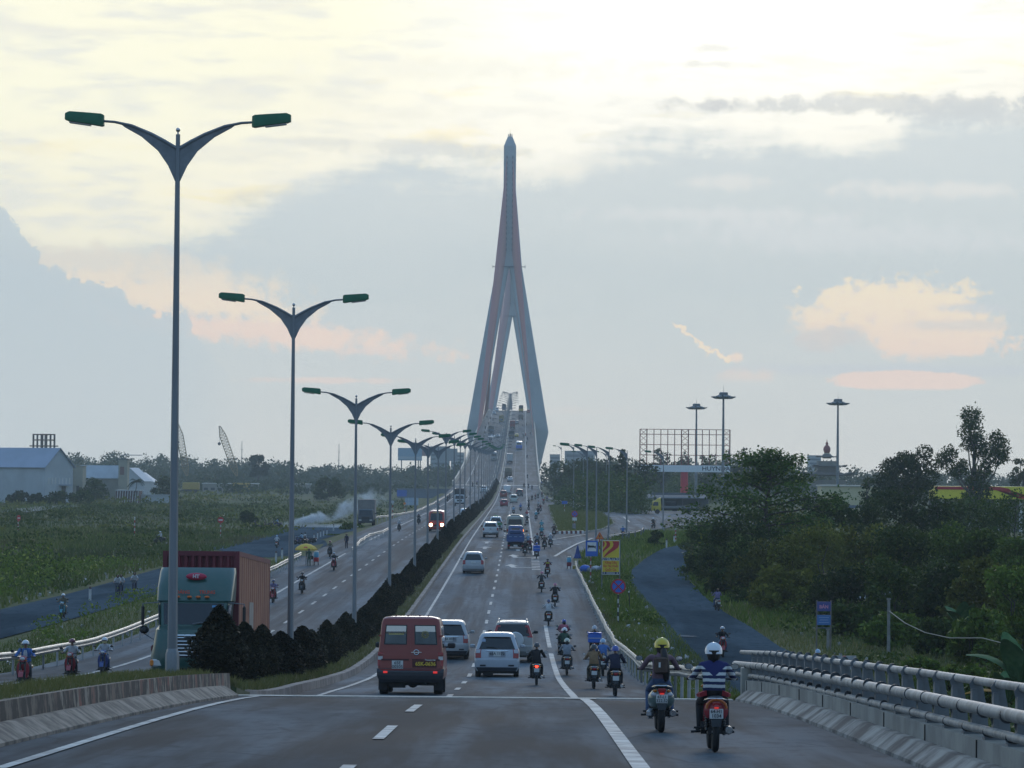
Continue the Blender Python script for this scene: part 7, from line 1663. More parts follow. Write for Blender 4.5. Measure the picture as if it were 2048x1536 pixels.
# parked grey truck on the left junction, yellow truck on the right
p = on_ground(731, 1052); pk = truck('grey truck parked on the left junction beside the smoke', 0, 0, 'box', 2.4, 5, 2.75, mat("tan_grey_box", (.24, .22, .20), .7, var=.15), paint("dark_teal_cab", (.02, .035, .05), .1), away=None, rz=math.pi, loc=(p.x, p.y + 3.4, p.z), floor=.95)
p = on_ground(1330, 1029); yk = truck('yellow truck cab facing left before the roadside shelter', 0, 0, 'open', 2.3, 6.0, .35, mat("grey_bed", (.2, .21, .21), .6), paint("yellow_cab_paint", (.60, .46, .03), .08), away=None, rz=math.pi / 2, loc=(at(1347, 1029, p.y).x, p.y + 1.2, p.z + .1), floor=1.1)
mb = MB(); mb.loft([[(x * .86, 2.3, 2.3), (x * .8, 3.4, 2.32), (x * .75, 2.9, 2.75), (x * .8, 2.3, 2.95)] for x in (-1.1, 1.1)]); mb.obj('wind_deflector', paint("yellow_cab_paint", (.6, .46, .03)), yk); mb = MB(); mb.cyl((.2, -.6, 1.75), (.2, 1.4, 1.75), .5, None, 14); mb.obj('tank', mat("dark_tank", (.03, .032, .035), .8, spec=.1), yk, 40)
# --- the green container truck, nose to the camera
TEAL = paint("teal_green_truck_paint", (.015, .072, .056), .16)
ct = thing('container_truck', 'teal green container truck facing the camera, a rust red container behind its cab', 'truck'); w = 1.24
cab = Body([(.42, 1.0, -.2, 2.9, .1, .35), (.62, 1.18, -.3, 3.05, .1, .4), (1.0, 1.2, -.35, 3.08, .1, .4), (1.45, 1.12, -.4, 3.02, .1, .4), (1.85, 1.08, -.4, 2.85, .1, .35), (1.98, 1.08, -.4, 1.62, .1, .22), (2.72, 1.14, -.4, 1.28, .1, .22), (2.78, 1.2, -.4, 1.30, .1, .25), (3.2, 1.22, -.4, 1.05, .1, .3), (3.72, 1.22, -.4, .45, .1, .4), (3.86, 1.2, -.4, .2, .1, .4), (3.84, 1.0, -.35, .1, .1, .3)])
cab.mesh().obj('cab', TEAL, ct, 35)
cab.panel('front', 2.02, 2.70, -.96, .96).obj('windscreen', GLASS, ct); cab.panel('front', .98, 1.66, -.62, .62, off=.02).obj('grille', mat("grille_dark", (.015, .017, .018), .6), ct)
gb = MB()
for k in range(6): cab.panel('front', 1.04 + k * .11, 1.065 + k * .11, -.60, .60, off=.045, rows=1, mb=gb)
gb.obj('grille_bars', CHROME, ct)
cab.panel('front', 1.66, 1.70, -.66, .66, off=.04).obj('chrome_strip', CHROME, ct)
mb = MB(); mb.ball((0, 3.05, 1.66), (.15, .04, .05), 12, 6); mb.obj('badge', CHROME, ct)
cab.panel('front', .42, .64, -.75, .75, off=.03).obj('air_intake', BLACK, ct); mb = MB(); mb.rbox((0, 3.06, .40), (2.5, .22, .26), .05); mb.obj('bumper', TEAL, ct)
mb = MB(); mb.rbox((0, 3.10, .24), (2.4, .1, .12), .03); mb.obj('lower_bumper', mat("silver_bumper", (.35, .35, .36), .4, .5), ct)
for s in (-1, 1):
    mb = MB(); mb.rbox((s * .93, 2.98, .80), (.46, .14, .24), .04); hl = mb.obj('headlight', HEAD, ct); mb = MB(); mb.rbox((s * 1.12, 2.98, .80), (.14, .18, .22), .04); mb.obj('indicator', mat("amber_bright", (.65, .18, .01), .3), hl)
    mb = MB(); mb.loft([[(s * (.78 + .05 * k), 2.75 - .25 * k, 1.4 + .13 * k), (s * (1.16 - .02 * k), 2.6 - .3 * k, 1.35 + .12 * k), (s * (1.14 - .02 * k), 2.2 - .3 * k, 1.5 + .12 * k)] for k in range(4)]); mb.obj('wing', TEAL, ct, 50)
    mb = MB(); mb.rbox((s * 1.62, 1.35, 2.30), (.10, .12, .62), .04); mi = mb.obj('wing_mirror', BLACK, ct); mb = MB(); mb.rbox((s * 1.56, 1.42, 1.84), (.30, .2, .24), .08); mb.obj('lower_mirror', BLACK, mi); mb = MB(); mb.tube([(s * 1.1, 1.2, 2.72), (s * 1.62, 1.35, 2.68), (s * 1.62, 1.35, 1.75), (s * 1.1, 1.6, 1.45)], .022, 6); mb.obj('bracket', STEEL_D, mi)
    cab.panel('right' if s > 0 else 'left', 2.0, 2.65, .45, .98).obj('side_window', GLASS, ct)
    mb = MB(); mb.rbox((s * 1.16, 2.6, 1.26), (.10, .16, .2), .04); mb.obj('round_mirror', mat("dark_red_mirror", (.12, .01, .02), .4), ct)
for x in (-.42, -.14, .14, .52): mb = MB(); mb.ball((x, 1.30, 2.90), (.085, .05, .04), 10, 6); mb.obj('marker_lamp', mat("orange_marker", (.65, .13, .01), .3), ct)
mb = MB(); mb.ball((-.02, .78, 3.56), (.34, .10, .12), 20, 8); em = mb.obj('emblem', mat("red_emblem", (.45, .02, .06), .4), ct, 60); text_on(em, 'HT', .16, mat("pale_letters", (.6, .6, .6), .5), (-.02, .90, 3.56), 'front', bold=.006)
text_on(ct, 'HOÀNG', .15, mat("red_lettering", (.60, .06, .02), .5), (.42, 1.235, 3.05), 'front', bold=.004); text_on(ct, 'TRUNG', .15, mat("red_lettering", (.6, .06, .02), .5), (-.42, 1.235, 3.05), 'front', bold=.004)
mb = MB(); mb.box((-.72, 1.44, 2.60), (.24, .02, .07)); mb.obj('blue_sticker', mat("blue_screen_sticker", (.12, .35, .6), .5), ct)
mb = MB(); mb.tube([(.0, 1.66, 2.03), (-.25, 1.64, 2.08), (-.6, 1.62, 2.06)], .02, 6); mb.obj('wiper', STEEL_D, ct)
CR_ = mat("maroon_container_front", (.16, .02, .03), .6, var=.2, vscale=1.5); CO = mat("faded_orange_container_side", (.40, .17, .10), .7, col2=(.31, .125, .08), vscale=.7)
y1, y0_, z0, z1 = -1.0, -14.4, 1.50, 4.42
cbx = thing('shipping_container', 'tall rust coloured shipping container carried behind the teal green cab', 'container')
def corr(name, a, b, n, mfun, m, parent, dpt=.05):
    mb = MB(); rings = []
    for i in range(n):
        for q, d_ in ((0, 0), (.38, 0), (.5, 1), (.88, 1)): t_ = (i + q) / n; rings.append([mfun(a + (b - a) * t_, d_ * dpt, z) for z in (z0 + .15, z1 - .15)])
    mb.loft(rings, caps=False, loop=False); return mb.obj(name, m, parent)
mb = MB(); mb.box((0, (y0_ + y1) / 2, (z0 + z1) / 2), (2.30, y1 - y0_ - .1, z1 - z0 - .1)); mb.obj('core', CR_, cbx)
corr('front_wall', -1.15, 1.15, 10, lambda t_, d_, z: (t_, y1 - d_, z), CR_, cbx)
for s in (-1, 1): wl = corr('side_wall', y0_ + .1, y1 - .1, 15, lambda t_, d_, z: (s * (1.235 - d_), t_, z), CO, cbx)
mb = MB(); mb.box((-1.243, -6.2, 2.35), (.012, 1.7, .9)); mb.obj('grey_patch', mat("grey_patch_paint", (.36, .31, .27), .7, var=.2), wl)
mb = MB()
for x in (-1.18, 1.18):
    for y in (y0_ + .06, y1 - .04): mb.box((x, y, (z0 + z1) / 2), (.14, .14, z1 - z0))
    for z in (z0 + .08, z1 - .08): mb.box((x, (y0_ + y1) / 2, z), (.13, y1 - y0_ - .2, .16))
for y in (y0_ + .06, y1 - .04):
    for z in (z0 + .08, z1 - .08): mb.box((0, y, z), (2.2, .13, .16))
mb.obj('corner_frame', CR_, cbx)
mb = MB(); mb.box((0, (y0_ + y1) / 2, z1 - .06), (2.3, y1 - y0_ - .3, .04)); mb.obj('roof', CR_, cbx)
mb = MB(); mb.box((0, -6.8, 1.22), (1.0, 14.4, .3)); mb.box((0, -2.0, .95), (.9, 6.0, .25)); mb.obj('chassis', UNDER, ct)
wheels(ct, .5, .3, (-1.05, 1.05), (2.0,)); wheels(ct, .5, .55, (-.93, .93), (-2.2, -3.5, -10.2, -11.5))
p = at(392, 1341, 113.0); sl = math.atan((rz1(116) - rz1(112)) / 4); ctl = Vector((-13.05 + .2, 116.4, rz1(116.4))); 
for o in (ct, cbx): o.location = Vector((-10.50, 116.4, rz1(116.4))); o.rotation_euler = (-math.atan(slope(118)), 0, math.pi - R(0.3))
# ------------------------------------------------------------------ motorcycles (local +Y forward, origin on the ground between the wheels)
DARKM = mat("engine_dark_metal", (.035, .037, .04), .45, .4, var=.3, vscale=8)
SEATM = mat("seat_vinyl", (.012, .012, .013), .45)
EXH = mat("exhaust_metal", (.16, .16, .165), .35, .8)
SKIN = mat("skin", (.30, .165, .10), .55, var=.12)
HAIRM = mat("black_hair", (.010, .008, .007), .45)
SHOE = mat("dark_shoes", (.03, .026, .024), .7)
MIRG = mat("mirror_glass", (.75, .78, .8), .03, 1.0)
def slot_obj(o, i, m):
    o.material_slots[i].link = 'OBJECT'; o.material_slots[i].material = m
def ring_x(y, z, wx, wz, n=10, x=0.0):
    return [(x + wx * math.cos(2 * math.pi * k / n), y, z + wz * math.sin(2 * math.pi * k / n)) for k in range(n)]
def moto_meshes(style):
    D = {}
    mb = MB(); mb.torus((0, 0, 0), .235, .047 if style != 'vespa' else .055, 'X', 28, 8); mb.lathe([(.19, -.03), (.235, -.035), (.235, .035), (.19, .03)], axis='X', n=28); D['wheel'] = mb.mesh('wheel', RUBBER, 50)
    mb = MB(); mb.lathe([(.02, -.05), (.045, -.05), (.045, .05), (.02, .05)], axis='X', n=10); mb.lathe([(.185, -.028), (.215, -.03), (.215, .03), (.185, .028)], axis='X', n=24)
    for k in range(5): a = k * 1.2566; mb.cyl((0, 0, 0), (0, .2 * math.cos(a), .2 * math.sin(a)), .014, None, 5)
    D['rim'] = mb.mesh('rim', RIM, 40)
    mb = MB()   # painted skin: tail, leg shield, front apron, fender
    if style == 'vespa':
        mb.loft([ring_x(y, z, w, h, 16) for y, z, w, h in ((-.90, .56, .05, .05), (-.87, .56, .13, .11), (-.76, .54, .195, .165), (-.55, .52, .215, .185), (-.30, .50, .19, .165), (-.12, .48, .13, .12), (-.05, .45, .06, .08))])
        mb.loft([[(-w, y, z), (w, y, z), (w, y + .03, z), (-w, y + .03, z)] for y, z, w in ((.30, .27, .14), (.38, .34, .19), (.44, .55, .21), (.42, .80, .17), (.40, .93, .09))]); mb.box((0, .15, .26), (.26, .36, .05))
    else:
        mb.loft([ring_x(y, z, w, h, 12) for y, z, w, h in ((-.90, .69, .03, .03), (-.86, .69, .085, .055), (-.72, .66, .125, .085), (-.45, .60, .135, .10), (-.20, .55, .12, .11), (-.02, .50, .07, .10))])
        mb.loft([ring_x(y, z, w, h, 10) for y, z, w, h in ((.0, .46, .07, .06), (.18, .50, .06, .06), (.36, .70, .06, .08))])
        for s in (-1, 1): mb.loft([[(s * .06, .40, z), (s * w, .34 + q, z), (s * w, .36 + q, z), (s * .06, .43, z)] for z, w, q in ((.36, .13, -.06), (.55, .19, .0), (.75, .18, .03), (.86, .10, .05))])
        mb.loft([ring_x(y, z, w, h, 10) for y, z, w, h in ((.34, .98, .13, .035), (.40, .95, .12, .075), (.50, .90, .09, .07), (.54, .87, .04, .03))])
    mb.loft([[(x * w, .62 + .305 * math.cos(a), .285 + .305 * math.sin(a)) for x, w in ((-.075, 1), (.075, 1))] + [(x * .9, .62 + .285 * math.cos(a), .285 + .285 * math.sin(a)) for x in (.075, -.075)] for w, a in ((1, R(20)), (1, R(50)), (1, R(85)), (1, R(120)), (1, R(150)))])
    D['fairing'] = mb.mesh('fairing', WHITEP, 45)
    mb = MB(); mb.loft([ring_x(y, z, w, h, 10) for y, z, w, h in ((-.84, .735, .05, .02), (-.78, .735, .115, .045), (-.50, .72, .13, .05), (-.22, .695, .125, .05), (.0, .67, .08, .04), (.05, .65, .03, .02))]); D['seat'] = mb.mesh('seat', SEATM, 50)
    mb = MB()
    mb.rbox((0, -.12, .34), (.22, .42, .22), .05); mb.box((.0, -.40, .30), (.20, .52, .09)); mb.cyl((-.17, -.05, .32), (.17, -.05, .32), .09, None, 12)
    for s in (-1, 1):
        mb.cyl((s * .115, -.62, .30), (s * .105, -.48, .62), .026, None, 8); mb.cyl((s * .085, .62, .285), (s * .07, .42, .84), .026, None, 8); mb.cyl((s * .10, .03, .27), (s * .30, .03, .26), .018, None, 6); mb.cyl((s * .10, -.36, .33), (s * .28, -.38, .33), .016, None, 6)
        for k in range(7): mb.torus((s * (.113 - .001 * k), -.60 + k * .017, .36 + k * .034), .034, .008, 'Z', 10, 5)
    mb.loft([[(-w, y, z), (w, y, z), (w, y + .02, z), (-w, y + .02, z)] for y, z, w in ((-.80, .62, .10), (-.90, .50, .085), (-.93, .36, .06))])
    D['engine'] = mb.mesh('engine', DARKM, 40)
    mb = MB(); mb.tube([(.10, .05, .28), (.14, -.25, .24), (.165, -.45, .28)], .022, 8); mb.lathe([(.03, -.0), (.055, -.04), (.062, -.30), (.055, -.42), (.035, -.43)], c=(.175, -.42, .31), axis='Y', n=14); D['exhaust'] = mb.mesh('exhaust', EXH, 40)
    mb = MB(); mb.lathe([(.028, 0), (.045, 0), (.045, -.03), (.028, -.03)], c=(.175, -.845, .31), axis='Y', n=14); D['exhaust_tip'] = mb.mesh('exhaust_tip', CHROME, 40)
    mb = MB(); mb.tube([(-.345, .30, .985), (-.20, .36, .985), (0, .40, .97), (.20, .36, .985), (.345, .30, .985)], .013, 8)
    for s in (-1, 1): mb.cyl((s * .24, .345, .985), (s * .355, .297, .985), .019, None, 8); mb.cyl((s * .22, .39, .985), (s * .345, .36, .975), .007, None, 5)
    mb.cyl((0, .40, .97), (0, .40, .80), .03, None, 8); D['handlebar'] = mb.mesh('handlebar', BLACK, 40)
    mb = MB(); mb.cyl((.0, 0, 0), (.06, -.01, .13), .006, None, 6); mb.loft([[(.08 + .062 * math.cos(a), y, .165 + .045 * math.sin(a)) for a in [k * .5236 for k in range(12)]] for y in (-.012, .02)]); D['mirror'] = mb.mesh('mirror', BLACK, 40)
    mb = MB(); mb.loft([[(.08 + .054 * math.cos(a), y, .165 + .038 * math.sin(a)) for a in [k * .5236 for k in range(12)]] for y in (-.018, -.013)]); D['mirror_glass'] = mb.mesh('mirror_glass', MIRG)
    mb = MB(); mb.ball((0, .535 if style != 'vespa' else .45, .93), (.075, .05, .055), 14, 8); D['headlight'] = mb.mesh('headlight', HEAD, 60)
    mb = MB(); tw = .06 if style != 'vespa' else .065; mb.loft([[(-w, -.885 - q, z), (w, -.885 - q, z), (w, -.85, z), (-w, -.85, z)] for z, w, q in ((.62, tw * .6, .015), (.66, tw, .03), (.70, tw * .9, .025))]); D['tail_light'] = mb.mesh('tail_light', TAIL, 40)
    mb = MB(); mb.ball((0, 0, 0), (.035, .03, .022), 10, 6); D['indicator'] = mb.mesh('indicator', AMBER, 60)
    mb = MB(); mb.rbox((0, -.915, .535), (.185, .012, .135), .004); D['license_plate'] = mb.mesh('license_plate', PLATE)
    mb = MB(); mb.tube([(-.14, -.40, .70), (-.15, -.75, .72), (-.08, -.90, .74), (.08, -.90, .74), (.15, -.75, .72), (.14, -.40, .70)], .011, 6); D['grab_rail'] = mb.mesh('grab_rail', CHROME, 40)
    return D
MM = {k: moto_meshes(k) for k in ('underbone', 'vespa')}
PLAIN = {}
def motorcycle(label, style, pm, lod=0, lit=False, group=None, plates=None, cat='motorcycle'):
    D = MM[style]; root = thing('motorcycle', label, cat, (0, 0, 0), 0, group)
    for y in (-.62, .62): w = link('wheel', D['wheel'], root); w.location = (0, y, .283); (link('rim', D['rim'], w) if lod < 2 else None)
    f = link('fairing', D['fairing'], root); slot_obj(f, 0, pm)
    for k in ('seat', 'engine', 'handlebar', 'license_plate') + (('headlight', 'exhaust', 'grab_rail') if lod < 2 else ()): o = link(k, D[k], root)
    if lod < 2: tp = [c for c in root.children if c.data == D['exhaust']][0]; link('exhaust_tip', D['exhaust_tip'], tp)
    t_ = link('tail_light', D['tail_light'], root)
    if lit: slot_obj(t_, 0, TAIL_ON)
    if lod < 2:
        for s in (-1, 1):
            m_ = link('mirror', D['mirror'], root); m_.location = (s * .24, .36, .99); m_.scale = (s, 1, 1); g = link('mirror_glass', D['mirror_glass'], m_)
            for y, z in ((-.86, .66), (.50, .88)): i_ = link('indicator', D['indicator'], root); i_.location = (s * .11, y, z)
    if plates:
        pl = [c for c in root.children if c.data == D['license_plate']][0]; text_on(pl, plates[0], .062, PLATE_INK, (0, -.925, .565), bold=.001); text_on(pl, plates[1], .068, PLATE_INK, (0, -.925, .505), bold=.001)
    return root

# ------------------------------------------------------------------ people: one continuous skin grown over a posed skeleton
def grow(name, joints, bones, regions, sub=1):
    """joints: {name: (x, y, z, r)}; bones: (a, b, region); returns mesh with a material slot per region"""
    ks = list(joints); idx = {k: i for i, k in enumerate(ks)}
    me = bpy.data.meshes.new(name); me.from_pydata([joints[k][:3] for k in ks], [(idx[a], idx[b]) for a, b, _ in bones], [])
    o = bpy.data.objects.new(name, me); COL.objects.link(o)
    md = o.modifiers.new('s', 'SKIN'); md.use_smooth_shade = True; md.branch_smoothing = 0.4
    for k in ks:
        v = me.skin_vertices[0].data[idx[k]]; r = joints[k][3]; v.radius = r if isinstance(r, tuple) else (r, r); v.use_root = k == 'pelvis'
    sb = o.modifiers.new('u', 'SUBSURF'); sb.levels = sub; sb.render_levels = sub
    dg = bpy.context.evaluated_depsgraph_get(); dg.update()
    out = bpy.data.meshes.new_from_object(o.evaluated_get(dg)); bpy.data.objects.remove(o); bpy.data.meshes.remove(me)
    out.name = name; out.materials.clear()
    for m in (WHITE, NAVY, SKIN, SHOE, WHITE): out.materials.append(m)
    n = len(out.polygons); c = np.zeros(n * 3); out.polygons.foreach_get('center', c); c = c.reshape(-1, 3); best = np.full(n, 1e9); mi = np.zeros(n, np.int32)
    for a, b, g in bones:
        p, q = np.array(joints[a][:3]), np.array(joints[b][:3]); d = q - p; t_ = np.clip(((c - p) @ d) / (d @ d + 1e-9), 0, 1); ra, rb = (np.mean(joints[k][3]) for k in (a, b))
        ds_ = np.linalg.norm(c - (p + t_[:, None] * d), axis=1) / (ra + (rb - ra) * t_); k = ds_ < best; best[k] = ds_[k]; mi[k] = regions[g]
    out.polygons.foreach_set('material_index', mi); out.polygons.foreach_set('use_smooth', [True] * n); out.update()
    return out
REG = dict(top=0, leg=1, skin=2, shoe=3, fore=4)
def body(name, pose, hands=True, sub=1, bulk=1.0):
    J, Bn = {}, []
    P = pose; b = bulk
    J['pelvis'] = (*P['pelvis'], (.150 * b, .12 * b)); J['spine'] = (*P['spine'], (.142 * b, .105 * b)); J['chest'] = (*P['chest'], (.165 * b, .11 * b)); J['neck0'] = (*P['neck'], (.062, .058)); h = Vector(P['head']); n_ = Vector(P['neck'])
    J['neck1'] = (*(n_.lerp(h, .45)), (.050, .050)); J['head'] = (*h, (.082, .094)); J['crown'] = (*(h + (h - n_).normalized() * .085), (.060, .068))
    fd = Vector(P.get('face', (0, 1, 0))); J['nose'] = (*(h + fd * .098 + Vector((0, 0, -.012))), (.014, .014)); J['chin'] = (*(h + fd * .062 + Vector((0, 0, -.078))), (.032, .032))
    Bn += [('pelvis', 'spine', 'top'), ('spine', 'chest', 'top'), ('chest', 'neck0', 'top'), ('neck0', 'neck1', 'skin'), ('neck1', 'head', 'skin'), ('head', 'crown', 'skin'), ('head', 'nose', 'skin'), ('head', 'chin', 'skin')]
    for s, sd in ((-1, 'L'), (1, 'R')):
        g = lambda k: P.get(k + sd) or (s * P[k][0], P[k][1], P[k][2])
        J['sh' + sd] = (*g('shoulder'), .062 * b); J['el' + sd] = (*g('elbow'), .044 * b); J['wr' + sd] = (*g('wrist'), .029); J['ha' + sd] = (*g('hand'), (.036, .022))
        Bn += [('chest', 'sh' + sd, 'top'), ('sh' + sd, 'el' + sd, 'top'), ('el' + sd, 'wr' + sd, 'fore'), ('wr' + sd, 'ha' + sd, 'skin')]
        if hands:
            hd = Vector(g('hand')); fw = (hd - Vector(g('wrist'))).normalized(); grip = P.get('grip', True)
            for k in range(4):
                off = Vector((s * (-.027 + .018 * k), 0, 0)) if grip else Vector((s * .004, (-.027 + .018 * k), 0)); L = (.9, 1.05, 1.0, .8)[k]
                dn = Vector((0, 0, -1)) if grip else fw
                a = hd + off + fw * .035 * L; c_ = a + (fw * .012 + dn * .022) * L; e = c_ + (dn * .018 - fw * .016 * (1 if grip else .2)) * L
                for nm, q, r in (('f%d%s0' % (k, sd), a, .0095), ('f%d%s1' % (k, sd), c_, .0085), ('f%d%s2' % (k, sd), e, .0075)): J[nm] = (*q, r)
                Bn += [('ha' + sd, 'f%d%s0' % (k, sd), 'skin'), ('f%d%s0' % (k, sd), 'f%d%s1' % (k, sd), 'skin'), ('f%d%s1' % (k, sd), 'f%d%s2' % (k, sd), 'skin')]
            th = hd.lerp(Vector(g('wrist')), .35) + Vector((-s * .034, 0, -.006)); t2 = th + fw * .034 + Vector((-s * .006, 0, -.02)); J['t1' + sd] = (*th, .011); J['t2' + sd] = (*t2, .009); Bn += [('wr' + sd, 't1' + sd, 'skin'), ('t1' + sd, 't2' + sd, 'skin')]
        J['hp' + sd] = (*g('hip'), .092 * b); J['kn' + sd] = (*g('knee'), .064 * b); J['ca' + sd] = (*Vector(g('knee')).lerp(Vector(g('ankle')), .35), .056 * b); J['an' + sd] = (*g('ankle'), .042); J['to' + sd] = (*g('toe'), (.038, .026))
        Bn += [('pelvis', 'hp' + sd, 'leg'), ('hp' + sd, 'kn' + sd, 'leg'), ('kn' + sd, 'ca' + sd, 'leg'), ('ca' + sd, 'an' + sd, 'leg'), ('an' + sd, 'to' + sd, 'shoe')]
    return grow(name, J, Bn, REG, sub)
RIDER = dict(pelvis=(0, -.24, .80), spine=(0, -.25, .94), chest=(0, -.19, 1.12), neck=(0, -.15, 1.245), head=(0, -.115, 1.355), shoulder=(.165, -.17, 1.19), elbow=(.285, -.02, 1.0), wrist=(.315, .215, .995), hand=(.305, .275, 1.005), hip=(.095, -.20, .77), knee=(.175, .17, .66), ankle=(.185, .0, .33), toe=(.205, .15, .285))
PILLION = dict(pelvis=(0, -.62, .84), spine=(0, -.62, .98), chest=(0, -.58, 1.15), neck=(0, -.54, 1.275), head=(.02, -.51, 1.38), shoulder=(.16, -.57, 1.22), elbow=(.24, -.50, 1.0), wrist=(.20, -.32, .90), hand=(.16, -.26, .91), hip=(.09, -.58, .80), knee=(.22, -.24, .66), ankle=(.235, -.40, .37), toe=(.26, -.27, .33), grip=False)
STAND = dict(pelvis=(0, 0, .92), spine=(0, -.01, 1.06), chest=(0, 0, 1.24), neck=(0, .01, 1.40), head=(0, .035, 1.53), shoulder=(.175, 0, 1.345), elbow=(.225, -.02, 1.09), wrist=(.215, .06, .86), hand=(.21, .08, .79), hip=(.09, 0, .88), knee=(.10, .03, .48), ankle=(.10, 0, .09), toe=(.12, .14, .04), grip=False)
LEAN = dict(RIDER); LEAN.update(head=(.03, -.10, 1.35))
BODY = {'rider': body('body', RIDER), 'pillion': body('body', PILLION), 'stand': body('body', STAND), 'bulky': body('body', RIDER, bulk=1.14), 'slim': body('body', dict(RIDER, head=(.025, -.12, 1.35)), bulk=.90)}
CYCL = dict(pelvis=(0, -.30, .92), spine=(0, -.26, 1.06), chest=(0, -.15, 1.22), neck=(0, -.09, 1.345), head=(0, -.04, 1.455), shoulder=(.16, -.13, 1.29), elbow=(.235, .05, 1.09), wrist=(.25, .27, 1.0), hand=(.25, .33, 1.0), hip=(.09, -.26, .88), kneeL=(-.11, .08, .72), kneeR=(.11, .02, .52), knee=(.11, .05, .6), ankleL=(-.10, -.04, .36), ankleR=(.10, -.06, .17), ankle=(.1, 0, .2), toeL=(-.11, .10, .32), toeR=(.11, .08, .13), toe=(.1, .1, .1))
BODY['cyclist'] = body('body', CYCL)
HEADS = {'rider': RIDER['head'], 'pillion': PILLION['head'], 'stand': STAND['head'], 'bulky': RIDER['head'], 'slim': (.025, -.12, 1.35), 'cyclist': CYCL['head']}
mb = MB(); rings = []
for a in range(0, 91, 15):
    z = .015 + .128 * math.sin(R(a)); k = max(.02, math.cos(R(a))); rings.append([(.122 * k * math.cos(t_), .012 + (.142 if math.sin(t_) > 0 else .138) * k * math.sin(t_), z - .035 * (1 - a / 90) * (math.sin(t_) < -.2)) for t_ in [i * math.pi / 10 for i in range(20)]])
mb.loft([[(x * .93, y * .93, z - .0) for x, y, z in rings[0]]] + rings); HELM = mb.mesh('helmet', WHITE, 60)
mb = MB(); mb.loft([[(x, y, .02 + .0 * x) for x, y in ((-.10, .10), (-.07, .185), (0, .205), (.07, .185), (.10, .10))], [(x, y, .032) for x, y in ((-.10, .10), (-.07, .183), (0, .203), (.07, .183), (.10, .10))]]); VISOR = mb.mesh('visor', BLACK)
mb = MB(); mb.loft([ring_x(-.055 - q, z, w, w * .8, 10) for q, z, w in ((0, .03, .07), (.015, -.03, .08), (.02, -.09, .065), (.012, -.14, .04))]); 
HAIRB = MB(); HAIRB.loft([[(x * w, y * w2 - .035, z) for x, y in ((-1, .4), (-.7, -.6), (0, -1), (.7, -.6), (1, .4), (0, .5))] for z, w, w2 in ((.03, .098, .105), (-.04, .095, .10), (-.10, .075, .085), (-.14, .04, .07))]); HAIRB = HAIRB.mesh('hair', HAIRM, 60)
PONY = MB(); PONY.tube([(.02, -.11, -.05), (.035, -.15, -.14), (.05, -.155, -.28), (.06, -.15, -.42), (.06, -.145, -.52), (.055, -.14, -.56)], [.05, .06, .068, .065, .045, .012], 10); PONY = PONY.mesh('ponytail', HAIRM, 60)
EYE = MB(); EYE.ball((0, 0, 0), (.014, .008, .008), 8, 6); EYE = EYE.mesh('eye', mat("eye_dark", (.02, .015, .012), .3))
MASKM = MB(); MASKM.loft([[(w * math.cos(R(a)), .015 + (.104 + d) * math.sin(R(a)), z) for a in range(15, 166, 15)] for z, w, d in ((-.015, .092, .0), (-.05, .088, .006), (-.085, .07, -.01))], caps=False, loop=False); MASKM = MASKM.mesh('face_mask', WHITE, 60)
def cloth(name, rgb): return mat('cloth_' + name, rgb, .85, var=.25, vscale=9)
def helm(name, rgb): return mat('helmet_' + name, rgb, .25, coat=.4)
def person(label, kind, top, legs, fore=None, helmet=None, hair=False, pony=False, mask=None, eyes=False, lod=0, shoe=None, group=None, visor=True):
    root = thing('person', label, 'person', (0, 0, 0), 0, group); b = link('body', BODY[kind], root)
    for i, m in ((0, top), (1, legs), (4, fore or top)): slot_obj(b, i, m)
    if shoe: slot_obj(b, 3, shoe)
    h = HEADS[kind]
    if helmet: o = link('helmet', HELM, root); o.location = h; slot_obj(o, 0, helmet); (link('visor', VISOR, o) if visor and lod < 2 else None)
    if hair or not helmet: o = link('hair', HAIRB, root); o.location = h if helmet else (h[0], h[1], h[2] + .03); o.scale = (1, 1, 1) if helmet else (1.03, 1.1, 1.25)
    if pony: o = link('ponytail', PONY, root); o.location = h
    if mask: o = link('face_mask', MASKM, root); o.location = h; slot_obj(o, 0, mask)
    if eyes:
        for s in (-1, 1): o = link('eye', EYE, root); o.location = (h[0] + s * .034, h[1] + .088, h[2] + .012)
    return root
def sit(objs, u, v, away=True, rz=0.0, ground=False, lift=0.0):
    p = on_ground(u, v) if ground else on_road(u, v); y = p.y + .6; x = at(u, v, p.y).x
    if ground: z, sl = gz(x, y) + .075, 0
    else: z, sl = rz1(y), math.atan(slope(y))
    for o in objs: o.location = (x, y, z + lift); o.rotation_euler = (sl if away else -sl, 0, (0 if away else math.pi) + rz)
C_ = {k: cloth(k, v) for k, v in dict(black=(.012, .012, .014), navy=(.018, .022, .05), white=(.52, .53, .54), grey=(.26, .28, .31), tan=(.26, .16, .08), brown=(.09, .055, .04), pink=(.42, .12, .16), blue=(.07, .17, .42), lblue=(.25, .40, .52), cyan=(.08, .32, .38), red=(.34, .03, .04), maroon=(.12, .02, .03), jeans=(.06, .10, .19), khaki=(.17, .15, .10), camo=(.07, .065, .045), mauve=(.17, .10, .12), purple=(.20, .17, .30), green=(.04, .09, .06), dkgrey=(.05, .055, .06), yellow=(.6, .5, .05)).items()}
H_ = {k: helm(k, v) for k, v in dict(yellow=(.58, .42, .015), white=(.62, .64, .66), cream=(.48, .50, .40), black=(.015, .015, .018), blue=(.03, .06, .28), pink=(.42, .13, .18), silver=(.40, .42, .45), red=(.40, .03, .04), navy=(.02, .03, .1), lblue=(.3, .42, .55), maroon=(.15, .02, .04), teal=(.05, .2, .22)).items()}
